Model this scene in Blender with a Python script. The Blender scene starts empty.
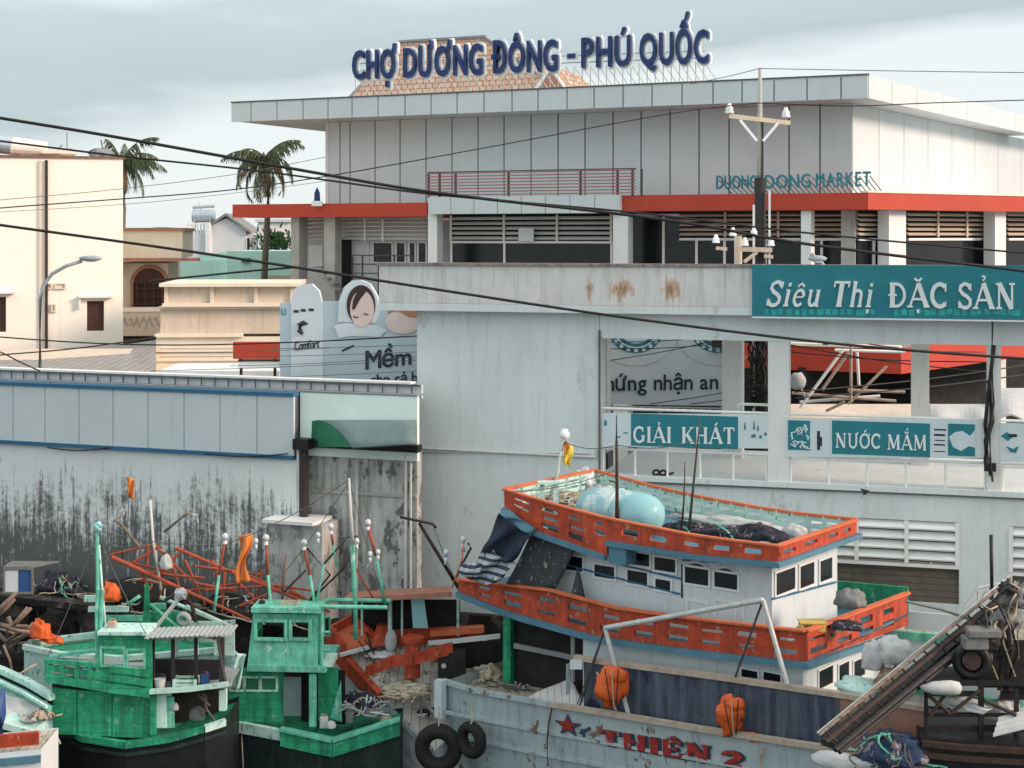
import bpy, math, random
from mathutils import Vector, noise
random.seed(7)
SC = bpy.context.scene
COL = SC.collection
F, CX, Y0, H = 1550.0, 512.0, 235.0, 12.0     # focal length in pixels, horizon row, eye height above the water

def U(px, py, Y):
    """pixel of the survey photograph + distance -> point of the place"""
    return Vector(((px-CX)/F*Y, Y, H-(py-Y0)/F*Y))
def V(*a): return Vector(a)
def R(a): return math.radians(a)
def lerp(a, b, t): return a+(b-a)*t
def interp(pts, x):
    if x <= pts[0][0]: return pts[0][1]
    for (a, b), (c, d) in zip(pts, pts[1:]):
        if x <= c: return b+(d-b)*(x-a)/max(1e-9, c-a)
    return pts[-1][1]

class Fr:
    """upright plane frame: u along, v away from the viewer, z up"""
    def __init__(s, o, d):
        s.o = Vector((o[0], o[1], 0)); s.u = Vector((d[0], d[1], 0)).normalized(); s.n = Vector((-s.u.y, s.u.x, 0))
    def p(s, u, v, z): return s.o+s.u*u+s.n*v+Vector((0, 0, z))
    def hit(s, px, py, v=0):
        d = Vector(((px-CX)/F, 1, -(py-Y0)/F)); t = (v+s.o.dot(s.n))/d.dot(s.n)
        q = d*t; return (q-s.o).dot(s.u), H+q.z
    def hu(s, px, v=0): return s.hit(px, Y0, v)[0]
    def rect(s, x0, y0, x1, y1, v=0):
        xm = (x0+x1)/2
        return s.hu(x0, v), s.hu(x1, v), s.hit(xm, y1, v)[1], s.hit(xm, y0, v)[1]
    def sub(s, u, v, turn=0):
        """frame starting at (u, v) running along +v (an end wall)"""
        return Fr(s.p(u, v, 0), s.n)

def root_of(o):
    while o.parent: o = o.parent
    return o

class MB:
    def __init__(s): s.v = []; s.f = []
    def add(s, vs, fs):
        n = len(s.v); s.v += [Vector(x) for x in vs]; s.f += [tuple(i+n for i in f) for f in fs]; return s
    def hexa(s, c): # 8 corners: bottom ring 4, top ring 4
        return s.add(c, [(3,2,1,0),(4,5,6,7),(0,1,5,4),(1,2,6,5),(2,3,7,6),(3,0,4,7)])
    def box(s, fr, u0, u1, v0, v1, z0, z1):
        if u1 < u0: u0, u1 = u1, u0
        if z1 < z0: z0, z1 = z1, z0
        P = fr.p
        return s.hexa([P(u0,v0,z0),P(u1,v0,z0),P(u1,v1,z0),P(u0,v1,z0),P(u0,v0,z1),P(u1,v0,z1),P(u1,v1,z1),P(u0,v1,z1)])
    def bx(s, x0, x1, y0, y1, z0, z1):
        return s.box(W, x0, x1, y0, y1, z0, z1)
    def prism(s, fr, poly, v0, v1, dv=None):
        n = len(poly)
        a = [fr.p(u, v0, z) for u, z in poly]; b = [fr.p(u, v1, z) for u, z in poly]
        return s.add(a+b, [tuple(range(n)), tuple(reversed(range(n, 2*n)))]+[(i, i+n, (i+1) % n+n, (i+1) % n) for i in range(n)])
    def slab(s, pts, h, down=True):
        """polygon of points thickened downwards by h"""
        n = len(pts); a = [Vector(p) for p in pts]; b = [p-Vector((0, 0, h)) for p in a]
        return s.add(a+b, [tuple(range(n)), tuple(reversed(range(n, 2*n)))]+[(i, i+n, (i+1) % n+n, (i+1) % n) for i in range(n)])
    def tube(s, p, q, r, r2=None, seg=8, cap=True):
        p = Vector(p); q = Vector(q); r2 = r if r2 is None else r2
        d = (q-p)
        if d.length < 1e-6: return s
        d.normalize(); a = d.orthogonal().normalized(); b = d.cross(a)
        vs = [p+(a*math.cos(t)+b*math.sin(t))*r for t in [2*math.pi*i/seg for i in range(seg)]]
        vs += [q+(a*math.cos(t)+b*math.sin(t))*r2 for t in [2*math.pi*i/seg for i in range(seg)]]
        fs = [(i, (i+1) % seg, (i+1) % seg+seg, i+seg) for i in range(seg)]
        if cap: fs += [tuple(reversed(range(seg))), tuple(range(seg, 2*seg))]
        return s.add(vs, fs)
    def path(s, pts, r, seg=6):
        pts = [Vector(p) for p in pts]; n = len(pts); vs = []
        ref = Vector((0, 0, 1))
        for i, p in enumerate(pts):
            d = (pts[min(i+1, n-1)]-pts[max(i-1, 0)]).normalized()
            a = d.cross(ref)
            if a.length < 1e-3: a = d.cross(Vector((1, 0, 0)))
            a.normalize(); b = d.cross(a)
            rr = r[i] if isinstance(r, (list, tuple)) else r
            vs += [p+(a*math.cos(t)+b*math.sin(t))*rr for t in [2*math.pi*k/seg for k in range(seg)]]
        fs = [(i*seg+k, i*seg+(k+1) % seg, (i+1)*seg+(k+1) % seg, (i+1)*seg+k) for i in range(n-1) for k in range(seg)]
        fs += [tuple(reversed(range(seg))), tuple(range((n-1)*seg, n*seg))]
        return s.add(vs, fs)
    def grid(s, fn, nu, nv, closeu=False):
        vs = [fn(i/nu, j/nv) for i in range(nu+1) for j in range(nv+1)]
        fs = [(i*(nv+1)+j, (i+1)*(nv+1)+j, (i+1)*(nv+1)+j+1, i*(nv+1)+j+1) for i in range(nu) for j in range(nv)]
        return s.add(vs, fs)
    def shell(s, fn, nu, nv, off):
        """sheet of real thickness: fn(s,t) and fn+off, closed"""
        off = Vector(off)
        A = [fn(i/nu, j/nv) for i in range(nu+1) for j in range(nv+1)]; n = len(A)
        B = [a+off for a in A]; fs = []
        id_ = lambda i, j: i*(nv+1)+j
        for i in range(nu):
            for j in range(nv):
                q = (id_(i,j), id_(i+1,j), id_(i+1,j+1), id_(i,j+1))
                fs += [q, tuple(x+n for x in reversed(q))]
        edge = [(id_(i,0), id_(i+1,0)) for i in range(nu)]+[(id_(i+1,nv), id_(i,nv)) for i in range(nu)]
        edge += [(id_(0,j+1), id_(0,j)) for j in range(nv)]+[(id_(nu,j), id_(nu,j+1)) for j in range(nv)]
        fs += [(b, a, a+n, b+n) for a, b in edge]
        return s.add(A+B, fs)
    def blob(s, c, rx, ry, rz, nz=.25, freq=2.0, seg=14, rings=9, flat=None, ux=None):
        c = Vector(c); sd = Vector((random.uniform(0, 50), random.uniform(0, 50), 0)); vs = []; fs = []
        ux = (ux or Vector((1, 0, 0))).normalized(); uy = Vector((-ux.y, ux.x, 0))
        for j in range(rings+1):
            th = math.pi*j/rings
            for i in range(seg):
                ph = 2*math.pi*i/seg
                d = Vector((math.sin(th)*math.cos(ph), math.sin(th)*math.sin(ph), math.cos(th)))
                k = 1+nz*noise.noise(d*freq+sd)+nz*.5*noise.noise(d*freq*2.7+sd)
                q = Vector((d.x*rx*k, d.y*ry*k, d.z*rz*k))
                if flat is not None and q.z < -flat*rz: q.z = -flat*rz
                vs.append(c+ux*q.x+uy*q.y+Vector((0, 0, q.z)))
        for j in range(rings):
            for i in range(seg):
                fs.append((j*seg+i, (j+1)*seg+i, (j+1)*seg+(i+1) % seg, j*seg+(i+1) % seg))
        return s.add(vs, fs)
    def torus(s, c, n, R_, r, seg=24, k=10):
        c = Vector(c); n = Vector(n).normalized(); a = n.orthogonal().normalized(); b = n.cross(a); vs = []; fs = []
        for i in range(seg):
            t = 2*math.pi*i/seg; d = a*math.cos(t)+b*math.sin(t)
            for j in range(k):
                w = 2*math.pi*j/k
                vs.append(c+d*(R_+r*math.cos(w))+n*(r*1.15*math.sin(w)))
        for i in range(seg):
            for j in range(k):
                fs.append((i*k+j, ((i+1) % seg)*k+j, ((i+1) % seg)*k+(j+1) % k, i*k+(j+1) % k))
        return s.add(vs, fs)
    def wall(s, P, u0, u1, z0, z1, v0, v1, holes=(), nu=1):
        """wall with real openings; P(u,v,z) maps to the place"""
        us = sorted(set([u0, u1]+[min(max(h[i], u0), u1) for h in holes for i in (0, 1)]+[lerp(u0, u1, i/nu) for i in range(1, nu)]))
        zs = sorted(set([z0, z1]+[min(max(h[i], z0), z1) for h in holes for i in (2, 3)]))
        nu_, nz_ = len(us)-1, len(zs)-1
        def solid(i, j):
            if i < 0 or j < 0 or i >= nu_ or j >= nz_: return False
            a = (us[i]+us[i+1])/2; b = (zs[j]+zs[j+1])/2
            return not any(h[0] < a < h[1] and h[2] < b < h[3] for h in holes)
        for i in range(nu_):
            for j in range(nz_):
                if not solid(i, j): continue
                c = [P(us[i],v0,zs[j]),P(us[i+1],v0,zs[j]),P(us[i+1],v1,zs[j]),P(us[i],v1,zs[j]),
                     P(us[i],v0,zs[j+1]),P(us[i+1],v0,zs[j+1]),P(us[i+1],v1,zs[j+1]),P(us[i],v1,zs[j+1])]
                fs = [(0,1,5,4), (2,3,7,6)]
                if not solid(i, j-1): fs.append((3,2,1,0))
                if not solid(i, j+1): fs.append((4,5,6,7))
                if not solid(i-1, j): fs.append((3,0,4,7))
                if not solid(i+1, j): fs.append((1,2,6,5))
                s.add(c, fs)
        return s
    def build(s, name, mat, parent=None, smooth=False, label=None, cat=None, group=None, kind=None, bevel=0):
        if not s.v: return None
        me = bpy.data.meshes.new(name)
        if parent is not None: base = root_of(parent).location.copy()
        else:
            xs = [v.x for v in s.v]; ys = [v.y for v in s.v]; zs = [v.z for v in s.v]
            base = Vector(((min(xs)+max(xs))/2, (min(ys)+max(ys))/2, min(zs)))
        me.from_pydata([v-base for v in s.v], [], s.f)
        me.validate(); me.update()
        me.materials.append(mat)
        if smooth: me.polygons.foreach_set('use_smooth', [True]*len(me.polygons))
        o = bpy.data.objects.new(name, me); COL.objects.link(o)
        if parent is not None: o.parent = parent
        else: o.location = base
        if label: o['label'] = label
        if cat: o['category'] = cat
        if group: o['group'] = group
        if kind: o['kind'] = kind
        if bevel:
            b = o.modifiers.new('bevel', 'BEVEL'); b.width = bevel; b.segments = 2; b.limit_method = 'ANGLE'
        return o
W = Fr((0, 0, 0), (1, 0))

def pieces(mb):
    par = list(range(len(mb.v)))
    def fd(i):
        while par[i] != i: par[i] = par[par[i]]; i = par[i]
        return i
    for f in mb.f:
        for i in f[1:]: par[fd(i)] = fd(f[0])
    gr = {}
    for f in mb.f: gr.setdefault(fd(f[0]), []).append(f)
    out = []
    for fs in gr.values():
        ids = sorted({i for f in fs for i in f}); mp_ = {i: k for k, i in enumerate(ids)}; q = MB(); q.add([mb.v[i] for i in ids], [tuple(mp_[i] for i in f) for f in fs]); out.append(q)
    return out
def each(mb, name, mat, parent, **kw):
    for q in pieces(mb): q.build(name, mat, parent, **kw)
def thing(name, label, cat, loc, group=None):
    o = bpy.data.objects.new(name, None); COL.objects.link(o); o.location = Vector(loc); o.empty_display_size = .3
    o['label'] = label; o['category'] = cat
    if group: o['group'] = group
    return o
def copy_tree(o, parent=None):
    c = o.copy(); COL.objects.link(c); c.parent = parent
    for ch in list(o.children): copy_tree(ch, c)
    return c
bpy.context.view_layer.update()

# ------------------------------------------------------------------ materials
def M(name, col, rough=.65, var=.12, scale=1.5, metal=0.0, bump=.15, bscale=14, streak=0, scol=(.05,.045,.04), peel=0, pcol=(.3,.15,.08), pscale=2.0, spots=None, spec=.35, stripe=None, moldz=None, planks=None):
    m = bpy.data.materials.new(name); m.use_nodes = True; nt = m.node_tree; N = nt.nodes; L = nt.links
    b = N['Principled BSDF']; b.inputs['Roughness'].default_value = rough; b.inputs['Metallic'].default_value = metal
    b.inputs['Specular IOR Level'].default_value = spec
    geo = N.new('ShaderNodeNewGeometry')
    def mapped(sx, sy, sz):
        mp = N.new('ShaderNodeMapping'); mp.inputs['Scale'].default_value = (sx, sy, sz); L.new(geo.outputs['Position'], mp.inputs['Vector']); return mp.outputs[0]
    def noise_(vec, sc, det=4, rg=.55):
        n = N.new('ShaderNodeTexNoise'); n.inputs['Scale'].default_value = sc; n.inputs['Detail'].default_value = det; n.inputs['Roughness'].default_value = rg
        L.new(vec, n.inputs['Vector']); return n.outputs['Fac']
    def ramp(fac, a, b_, lo=(0,0,0,1), hi=(1,1,1,1)):
        r = N.new('ShaderNodeValToRGB'); r.color_ramp.elements[0].position = a; r.color_ramp.elements[1].position = b_
        r.color_ramp.elements[0].color = lo; r.color_ramp.elements[1].color = hi; L.new(fac, r.inputs[0]); return r.outputs[0]
    def mix(fac, a, b_, mode='MIX'):
        x = N.new('ShaderNodeMix'); x.data_type = 'RGBA'; x.blend_type = mode
        if isinstance(fac, float): x.inputs['Factor'].default_value = fac
        else: L.new(fac, x.inputs['Factor'])
        for k, v in (('A', a), ('B', b_)):
            i = [q for q in x.inputs if q.name == k and q.type == 'RGBA'][0]
            if isinstance(v, tuple): i.default_value = (*v[:3], 1)
            else: L.new(v, i)
        return [q for q in x.outputs if q.type == 'RGBA'][0]
    def math_(op, a, b_=0.0, clamp=False):
        x = N.new('ShaderNodeMath'); x.operation = op; x.use_clamp = clamp
        for k, v in ((0, a), (1, b_)):
            if isinstance(v, (int, float)): x.inputs[k].default_value = v
            else: L.new(v, x.inputs[k])
        return x.outputs[0]
    p1 = mapped(1, 1, 1)
    lo = tuple(c*(1-var) for c in col); hi = tuple(min(1, c*(1+var)) for c in col)
    c = ramp(noise_(p1, scale, 6, .65), .3, .7, (*lo, 1), (*hi, 1))
    if stripe:   # (colour, pitch, width fraction, axis)
        sep = N.new('ShaderNodeSeparateXYZ'); L.new(geo.outputs['Position'], sep.inputs[0])
        ax = {'x': 0, 'y': 1, 'z': 2}[stripe[3]]
        fr_ = math_('FRACT', math_('DIVIDE', math_('ADD', sep.outputs[ax], 100.0), stripe[1]))
        c = mix(math_('LESS_THAN', fr_, stripe[2]), c, stripe[0])
    if streak:
        st = noise_(mapped(3.2, 3.2, .28), 1.6, 6, .7); f = ramp(st, .62-.22*streak, .80-.12*streak)
        c = mix(math_('MULTIPLY', f, min(1.0, .35+.5*streak)), c, scol)
    if peel:
        f = ramp(noise_(mapped(1, 1, .6), pscale, 7, .7), .62-.16*peel, .65-.16*peel); c = mix(f, c, pcol)
    if spots:
        sep = N.new('ShaderNodeSeparateXYZ'); L.new(geo.outputs['Position'], sep.inputs[0]); mk = None
        for x0, hw in spots:
            q = math_('SUBTRACT', 1.0, math_('DIVIDE', math_('ABSOLUTE', math_('SUBTRACT', sep.outputs[0], x0)), hw), True)
            mk = q if mk is None else math_('MAXIMUM', mk, q)
        mk = math_('MULTIPLY', mk, math_('SUBTRACT', 1.0, math_('DIVIDE', math_('ABSOLUTE', math_('SUBTRACT', sep.outputs[2], 10.62)), .55), True))
        n1 = noise_(mapped(7, 7, 1.6), 1.3, 6, .7); t = math_('ADD', math_('MULTIPLY', mk, .50), n1)
        c = mix(math_('MULTIPLY', ramp(t, .72, .80), .85), c, pcol)
        c = mix(math_('MULTIPLY', ramp(t, .88, .93), .6), c, tuple(x*.45 for x in pcol))
    if moldz:
        z0, z1, mc = moldz
        sep = N.new('ShaderNodeSeparateXYZ'); L.new(geo.outputs['Position'], sep.inputs[0])
        h = math_('DIVIDE', math_('SUBTRACT', z1, sep.outputs[2]), z1-z0)          # 0 at z1, 1 at z0
        s1 = noise_(mapped(9, 9, .5), 1.0, 6, .75); s2 = noise_(mapped(1, 1, 1), .8, 4, .6); s3 = noise_(p1, 7.0, 6, .75)
        t = math_('ADD', math_('ADD', math_('MULTIPLY', s1, 1.25), math_('MULTIPLY', s2, .6)), math_('MULTIPLY', s3, .75))
        t = math_('SUBTRACT', math_('ADD', t, math_('MULTIPLY', h, .62)), 1.0)
        f = ramp(t, .40, .66)
        f = math_('MULTIPLY', f, ramp(math_('ADD', h, math_('MULTIPLY', math_('SUBTRACT', s1, .5), 1.6)), .0, .22))
        c = mix(math_('MULTIPLY', f, .9), c, mc)
    L.new(c, b.inputs['Base Color'])
    if bump:
        bp = N.new('ShaderNodeBump'); bp.inputs['Strength'].default_value = bump; bp.inputs['Distance'].default_value = .03
        L.new(noise_(p1, bscale, 5, .6), bp.inputs['Height']); L.new(bp.outputs[0], b.inputs['Normal'])
    r = N.new('ShaderNodeMapRange'); r.inputs['To Min'].default_value = max(.05, rough-.12); r.inputs['To Max'].default_value = min(1, rough+.12)
    L.new(noise_(p1, scale*2.3, 4), r.inputs['Value']); L.new(r.outputs[0], b.inputs['Roughness'])
    return m
m = {}
def D(k, *a, **kw): m[k] = M(k, *a, **kw)
D('panel_grey', (.57,.62,.63), rough=.45, var=.05, scale=.5, bump=.03, streak=.15, scol=(.3,.31,.31))
D('dark_joint', (.10,.11,.115), var=.1)
D('white_paint', (.72,.73,.72), var=.05, bump=.08, streak=.15, scol=(.35,.34,.31))
D('white_trim', (.78,.78,.76), rough=.5, var=.05)
D('plaster_pale', (.66,.71,.71), rough=.85, var=.07, scale=.55, bump=.2, streak=.5, scol=(.50,.52,.51), peel=.04, pcol=(.56,.57,.56), pscale=1.4)  # pale cool plaster with faint streaks and patches
D('parapet', (.68,.67,.64), rough=.9, var=.08, bump=.25, streak=.6, scol=(.36,.33,.30), spots=[(2.79, .6), (4.06, .45), (2.0, .2)], pcol=(.50,.31,.20))
D('parapet_cap', (.30,.27,.25), rough=.95, var=.25, scale=5, streak=.8)
D('red_fascia', (.45,.050,.024), rough=.5, var=.08, scale=.8, bump=.04, streak=.12, scol=(.3,.03,.02))
D('glass_dark', (.010,.013,.015), rough=.15, var=.4, scale=.5, bump=0, spec=.35)
D('dark_inside', (.02,.02,.02), rough=.9, var=.4, scale=2)  # near-black colour paints in the shade of unlit interiors
D('railing_red', (.33,.12,.12), rough=.5)
D('railing_dark', (.06,.055,.055), rough=.5)
D('navy_letter', (.012,.035,.14), rough=.35, var=.1)
D('letter_white', (.82,.84,.86), rough=.45, var=.03)
D('teal_letter', (.03,.20,.24), rough=.4)
D('sign_teal', (.018,.19,.235), rough=.5, var=.07, scale=1.0, bump=.02)
D('sign_teal_light', (.03,.36,.34), rough=.5, var=.3, scale=4)
D('sign_white', (.70,.76,.76), rough=.5, var=.05)
D('sign_panel', (.60,.68,.70), rough=.5, var=.06)
D('billboard_pale', (.46,.56,.61), rough=.5, var=.07, scale=.35, bump=.02)
D('billboard_light', (.62,.69,.72), rough=.5, var=.05, bump=.02)
D('skin_print', (.68,.55,.51), rough=.5, var=.08, scale=1.5)
D('hair_print', (.05,.025,.03), rough=.5)
D('ink', (.02,.03,.045), rough=.5)
D('ink_teal', (.02,.20,.25), rough=.5)
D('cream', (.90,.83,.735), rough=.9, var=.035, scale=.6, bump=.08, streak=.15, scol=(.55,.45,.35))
D('cream_deep', (.70,.60,.48), rough=.9, var=.06, streak=.25, scol=(.4,.33,.25))  # deeper cream paint for walls, trims and vents
D('yellow_cream', (.80,.72,.58), rough=.9, var=.05, streak=.2, scol=(.5,.42,.3))
D('tan', (.62,.52,.42), rough=.9, var=.08, streak=.4, scol=(.33,.27,.22))
D('coping_brown', (.22,.11,.07), rough=.9, var=.2)
D('terracotta', (.40,.20,.13), rough=.85, var=.2, scale=4)
D('brown_wood', (.075,.03,.022), rough=.6)
D('mint', (.60,.90,.79), rough=.8, var=.06, streak=.2, scol=(.2,.4,.35))
D('mint_white', (.78,.90,.85), rough=.8, var=.05)
D('house_grey', (.58,.61,.63), rough=.9, var=.06)
D('house_dark', (.25,.27,.28), rough=.9, var=.1)
D('roof_dark', (.20,.20,.21), rough=.9, var=.25, scale=3, streak=.3)
D('roof_sheet', (.30,.28,.26), rough=.85, var=.2, scale=2, stripe=((.16,.15,.14), .35, .12, 'x'))
D('blue_trim', (.03,.13,.24), rough=.5, var=.12)
D('mold_wall', (.70,.73,.72), rough=.95, var=.06, scale=.6, bump=.3, moldz=(1.9, 5.6, (.05,.05,.048)))
D('mold_concrete', (.48,.49,.47), rough=.95, var=.25, scale=1.6, bump=.4, streak=.75, scol=(.05,.05,.045), peel=.55, pcol=(.15,.15,.14), pscale=1.7)
D('quay_dark', (.020,.018,.016), rough=.95, var=.5, scale=1.5, bump=.8, bscale=4, peel=.3, pcol=(.09,.08,.07))
D('land', (.16,.15,.14), rough=.95, var=.2, scale=.1)
D('green_cover', (.015,.16,.08), rough=.6, var=.2)
D('cover_teal', (.13,.19,.185), rough=.6, var=.12, streak=.2)
D('pipe_dark', (.04,.028,.028), rough=.7)
D('pipe_white', (.55,.56,.54), rough=.6, streak=.3)
D('pier', (.42,.42,.40), rough=.95, var=.2, bump=.4, streak=.6, scol=(.10,.10,.09), peel=.5, pcol=(.22,.22,.21), pscale=2.5)
D('concrete', (.42,.41,.38), rough=.95, var=.12, bump=.3, streak=.4)
D('pole_concrete', (.40,.40,.38), rough=.9, var=.12, streak=.2)
D('pole_black', (.02,.018,.018), rough=.7)
D('cream_arm', (.62,.52,.38), rough=.7)
D('porcelain', (.75,.77,.78), rough=.25, var=.03)
D('cable_black', (.015,.015,.016), rough=.6, bump=0)
D('cable_grey', (.10,.095,.09), rough=.7, bump=0)
D('lamp_grey', (.30,.33,.36), rough=.45)
D('palm_trunk', (.16,.13,.10), rough=.95, var=.3, scale=6)
D('palm_leaf', (.055,.075,.030), rough=.6, var=.35, scale=2)
D('palm_dry', (.16,.11,.045), rough=.7, var=.3)
D('leaf_green', (.03,.09,.02), rough=.6, var=.4)
D('hill_haze', (.14,.18,.19), rough=1, var=.2, scale=.02)  # distance haze mixed into the hill colour as bluish grey
D('shutter_brown', (.17,.14,.11), rough=.85, var=.22, scale=3, bump=.4, streak=.3, stripe=((.10,.085,.07), .16, .14, 'z'))
D('boat_blue_grey', (.36,.43,.445), rough=.55, var=.10, scale=1.2, bump=.15, streak=.55, scol=(.10,.115,.12), peel=.16, pcol=(.16,.12,.09), pscale=3.0)
D('boat_white', (.56,.63,.65), rough=.5, var=.06, bump=.08, streak=.3, scol=(.2,.21,.2))
D('boat_white_trim', (.66,.70,.71), rough=.5, var=.05, bump=.05)
D('boat_orange', (.47,.066,.025), rough=.55, var=.35, scale=3, bump=.3, streak=.85, scol=(.17,.03,.02), peel=.10, pcol=(.42,.24,.17), pscale=6)
D('boat_orange_light', (.60,.15,.06), rough=.6, var=.2, scale=3, streak=.3, scol=(.25,.05,.03))
D('boat_blue', (.085,.20,.27), rough=.5, var=.15, streak=.25)
D('stained_panel', (.034,.046,.075), rough=.6, var=.5, scale=1.6, bump=.15, streak=.9, scol=(.12,.15,.18), peel=.34, pcol=(.012,.014,.045), pscale=.8)
D('rust_panel', (.28,.15,.11), rough=.8, var=.2, streak=.4, scol=(.12,.06,.05))
D('rail_wood', (.42,.34,.27), rough=.8, var=.2, scale=4, streak=.3)
D('deck_wood', (.47,.40,.32), rough=.9, var=.25, scale=3, bump=.4, peel=.3, pcol=(.22,.18,.14), pscale=3, stripe=((.16,.13,.10), .17, .10, 'x'))
D('rope', (.45,.37,.27), rough=.95, var=.3, scale=12)
D('boat_green', (.022,.32,.165), rough=.55, var=.4, scale=3.5, bump=.35, streak=.9, scol=(.012,.08,.05), peel=.07, pcol=(.16,.40,.30), pscale=6, stripe=((.012,.15,.08), .21, .05, 'z'))
D('boat_green_light', (.14,.50,.37), rough=.6, var=.35, scale=3.5, bump=.3, streak=.8, scol=(.04,.20,.13), peel=.12, pcol=(.36,.58,.50), pscale=5)
D('boat_teal_white', (.48,.68,.62), rough=.6, var=.15, streak=.35, scol=(.06,.25,.2), peel=.25, pcol=(.1,.33,.27), pscale=8)
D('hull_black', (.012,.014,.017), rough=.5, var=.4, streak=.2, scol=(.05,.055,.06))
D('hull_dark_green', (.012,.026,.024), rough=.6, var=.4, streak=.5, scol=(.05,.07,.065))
D('orange_frame', (.34,.07,.035), rough=.7, var=.25, scale=4, streak=.5, scol=(.15,.05,.035))
D('tank_blue', (.26,.50,.53), rough=.35, var=.06, scale=1, bump=.03, peel=.3, pcol=(.55,.66,.66), pscale=1.1)
D('net_dark', (.03,.03,.045), rough=.95, var=.6, scale=9, bump=1.0, bscale=18, peel=.35, pcol=(.22,.19,.2), pscale=5)
D('net_blue', (.03,.05,.10), rough=.95, var=.5, scale=6, bump=1.0, bscale=14, peel=.3, pcol=(.30,.24,.26), pscale=3)
D('net_rope', (.32,.28,.22), rough=.95, var=.5, scale=9, bump=1.0, bscale=12, peel=.35, pcol=(.08,.08,.07), pscale=5)
D('cloth_dark', (.045,.055,.06), rough=.9, var=.3, scale=3, bump=.4, peel=.12, pcol=(.3,.3,.3), pscale=8)
D('cloth_stripe', (.36,.40,.42), rough=.9, var=.3, scale=6, bump=.8, peel=.35, pcol=(.03,.045,.08), pscale=7, stripe=((.035,.05,.085), .15, .45, 'z'))
D('cloth_navy', (.02,.028,.05), rough=.9, var=.4, scale=5, bump=.5)
D('deck_pale', (.72,.69,.63), rough=.9, var=.25, scale=4, bump=.4, peel=.35, pcol=(.25,.22,.18), pscale=2.5, stripe=((.22,.19,.16), .2, .08, 'x'))
D('roof_brown', (.40,.18,.12), rough=.8, var=.2, scale=3, streak=.4)
D('zinc_plain', (.38,.40,.40), rough=.5, var=.2)
D('sack_white', (.46,.47,.465), rough=.85, var=.10, scale=5, bump=.6, bscale=7)
D('sack_brown', (.24,.17,.11), rough=.95, var=.25, scale=9, bump=.6)
D('tarp_white', (.66,.66,.65), rough=.8, var=.1, scale=3, bump=.4, stripe=((.42,.42,.42), .16, .12, 'x'))
D('orange_plastic', (.66,.11,.02), rough=.5, var=.15, scale=5, bump=.4)
D('flag_orange', (.75,.22,.05), rough=.8, var=.12, scale=5)
D('flag_yellow', (.70,.50,.05), rough=.8, var=.3, scale=8)
D('rubber', (.012,.012,.013), rough=.8, var=.3, scale=8, bump=.3)
D('steel_rail', (.50,.51,.50), rough=.5, var=.15, scale=6, streak=.3)
D('rust_dark', (.045,.028,.022), rough=.8, var=.4, scale=6)
D('machine_black', (.014,.013,.013), rough=.55, var=.5, scale=5, bump=.4)
D('machine_grey', (.17,.17,.165), rough=.6, var=.25, scale=5, bump=.3, streak=.3)
D('zinc_sheet', (.42,.44,.44), rough=.5, var=.2, stripe=((.15,.16,.16), .12, .3, 'y'))
D('name_red', (.30,.03,.025), rough=.5, var=.3, scale=6, peel=.15, pcol=(.3,.36,.38), pscale=6)
D('name_blue', (.03,.06,.09), rough=.5)
D('steel_tank', (.45,.52,.58), rough=.3, metal=.4)
D('bulb', (.55,.60,.62), rough=.1, var=.02, bump=0)
D('bird_black', (.03,.03,.03), rough=.7)
D('driftwood', (.20,.15,.12), rough=.95, var=.4, scale=6)
D('crate_blue', (.03,.08,.22), rough=.5)
D('yellow_crate', (.62,.45,.12), rough=.5)

def tile_mat():
    mt = bpy.data.materials.new('roof_tile'); mt.use_nodes = True; nt = mt.node_tree; N = nt.nodes; L = nt.links; b = N['Principled BSDF']
    tc = N.new('ShaderNodeNewGeometry'); sep = N.new('ShaderNodeSeparateXYZ'); L.new(tc.outputs['Position'], sep.inputs[0])
    cb = N.new('ShaderNodeCombineXYZ'); L.new(sep.outputs[0], cb.inputs[0]); 
    L.new(sep.outputs[2], cb.inputs[1])
    br = N.new('ShaderNodeTexBrick'); L.new(cb.outputs[0], br.inputs['Vector']); br.inputs['Scale'].default_value = 1
    br.inputs['Brick Width'].default_value = .34; br.inputs['Row Height'].default_value = .30; br.inputs['Mortar Size'].default_value = .035
    br.inputs['Color1'].default_value = (.46,.27,.18,1); br.inputs['Color2'].default_value = (.56,.38,.27,1); br.inputs['Mortar'].default_value = (.26,.15,.11,1)
    L.new(br.outputs['Color'], b.inputs['Base Color']); b.inputs['Roughness'].default_value = .85
    bp = N.new('ShaderNodeBump'); bp.inputs['Strength'].default_value = .6; L.new(br.outputs['Fac'], bp.inputs['Height']); bp.invert = True; L.new(bp.outputs[0], b.inputs['Normal'])
    return mt
m['roof_tile'] = tile_mat()
def water_mat():
    mt = bpy.data.materials.new('harbour_water'); mt.use_nodes = True; nt = mt.node_tree; N = nt.nodes; L = nt.links; b = N['Principled BSDF']
    b.inputs['Base Color'].default_value = (.004,.007,.008,1); b.inputs['Roughness'].default_value = .12; b.inputs['Specular IOR Level'].default_value = .25
    g = N.new('ShaderNodeNewGeometry'); n = N.new('ShaderNodeTexNoise'); n.inputs['Scale'].default_value = 2.2; n.inputs['Detail'].default_value = 4; L.new(g.outputs['Position'], n.inputs['Vector'])
    bp = N.new('ShaderNodeBump'); bp.inputs['Strength'].default_value = .5; bp.inputs['Distance'].default_value = .12; L.new(n.outputs['Fac'], bp.inputs['Height']); L.new(bp.outputs[0], b.inputs['Normal'])
    return mt
m['water'] = water_mat()

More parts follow.
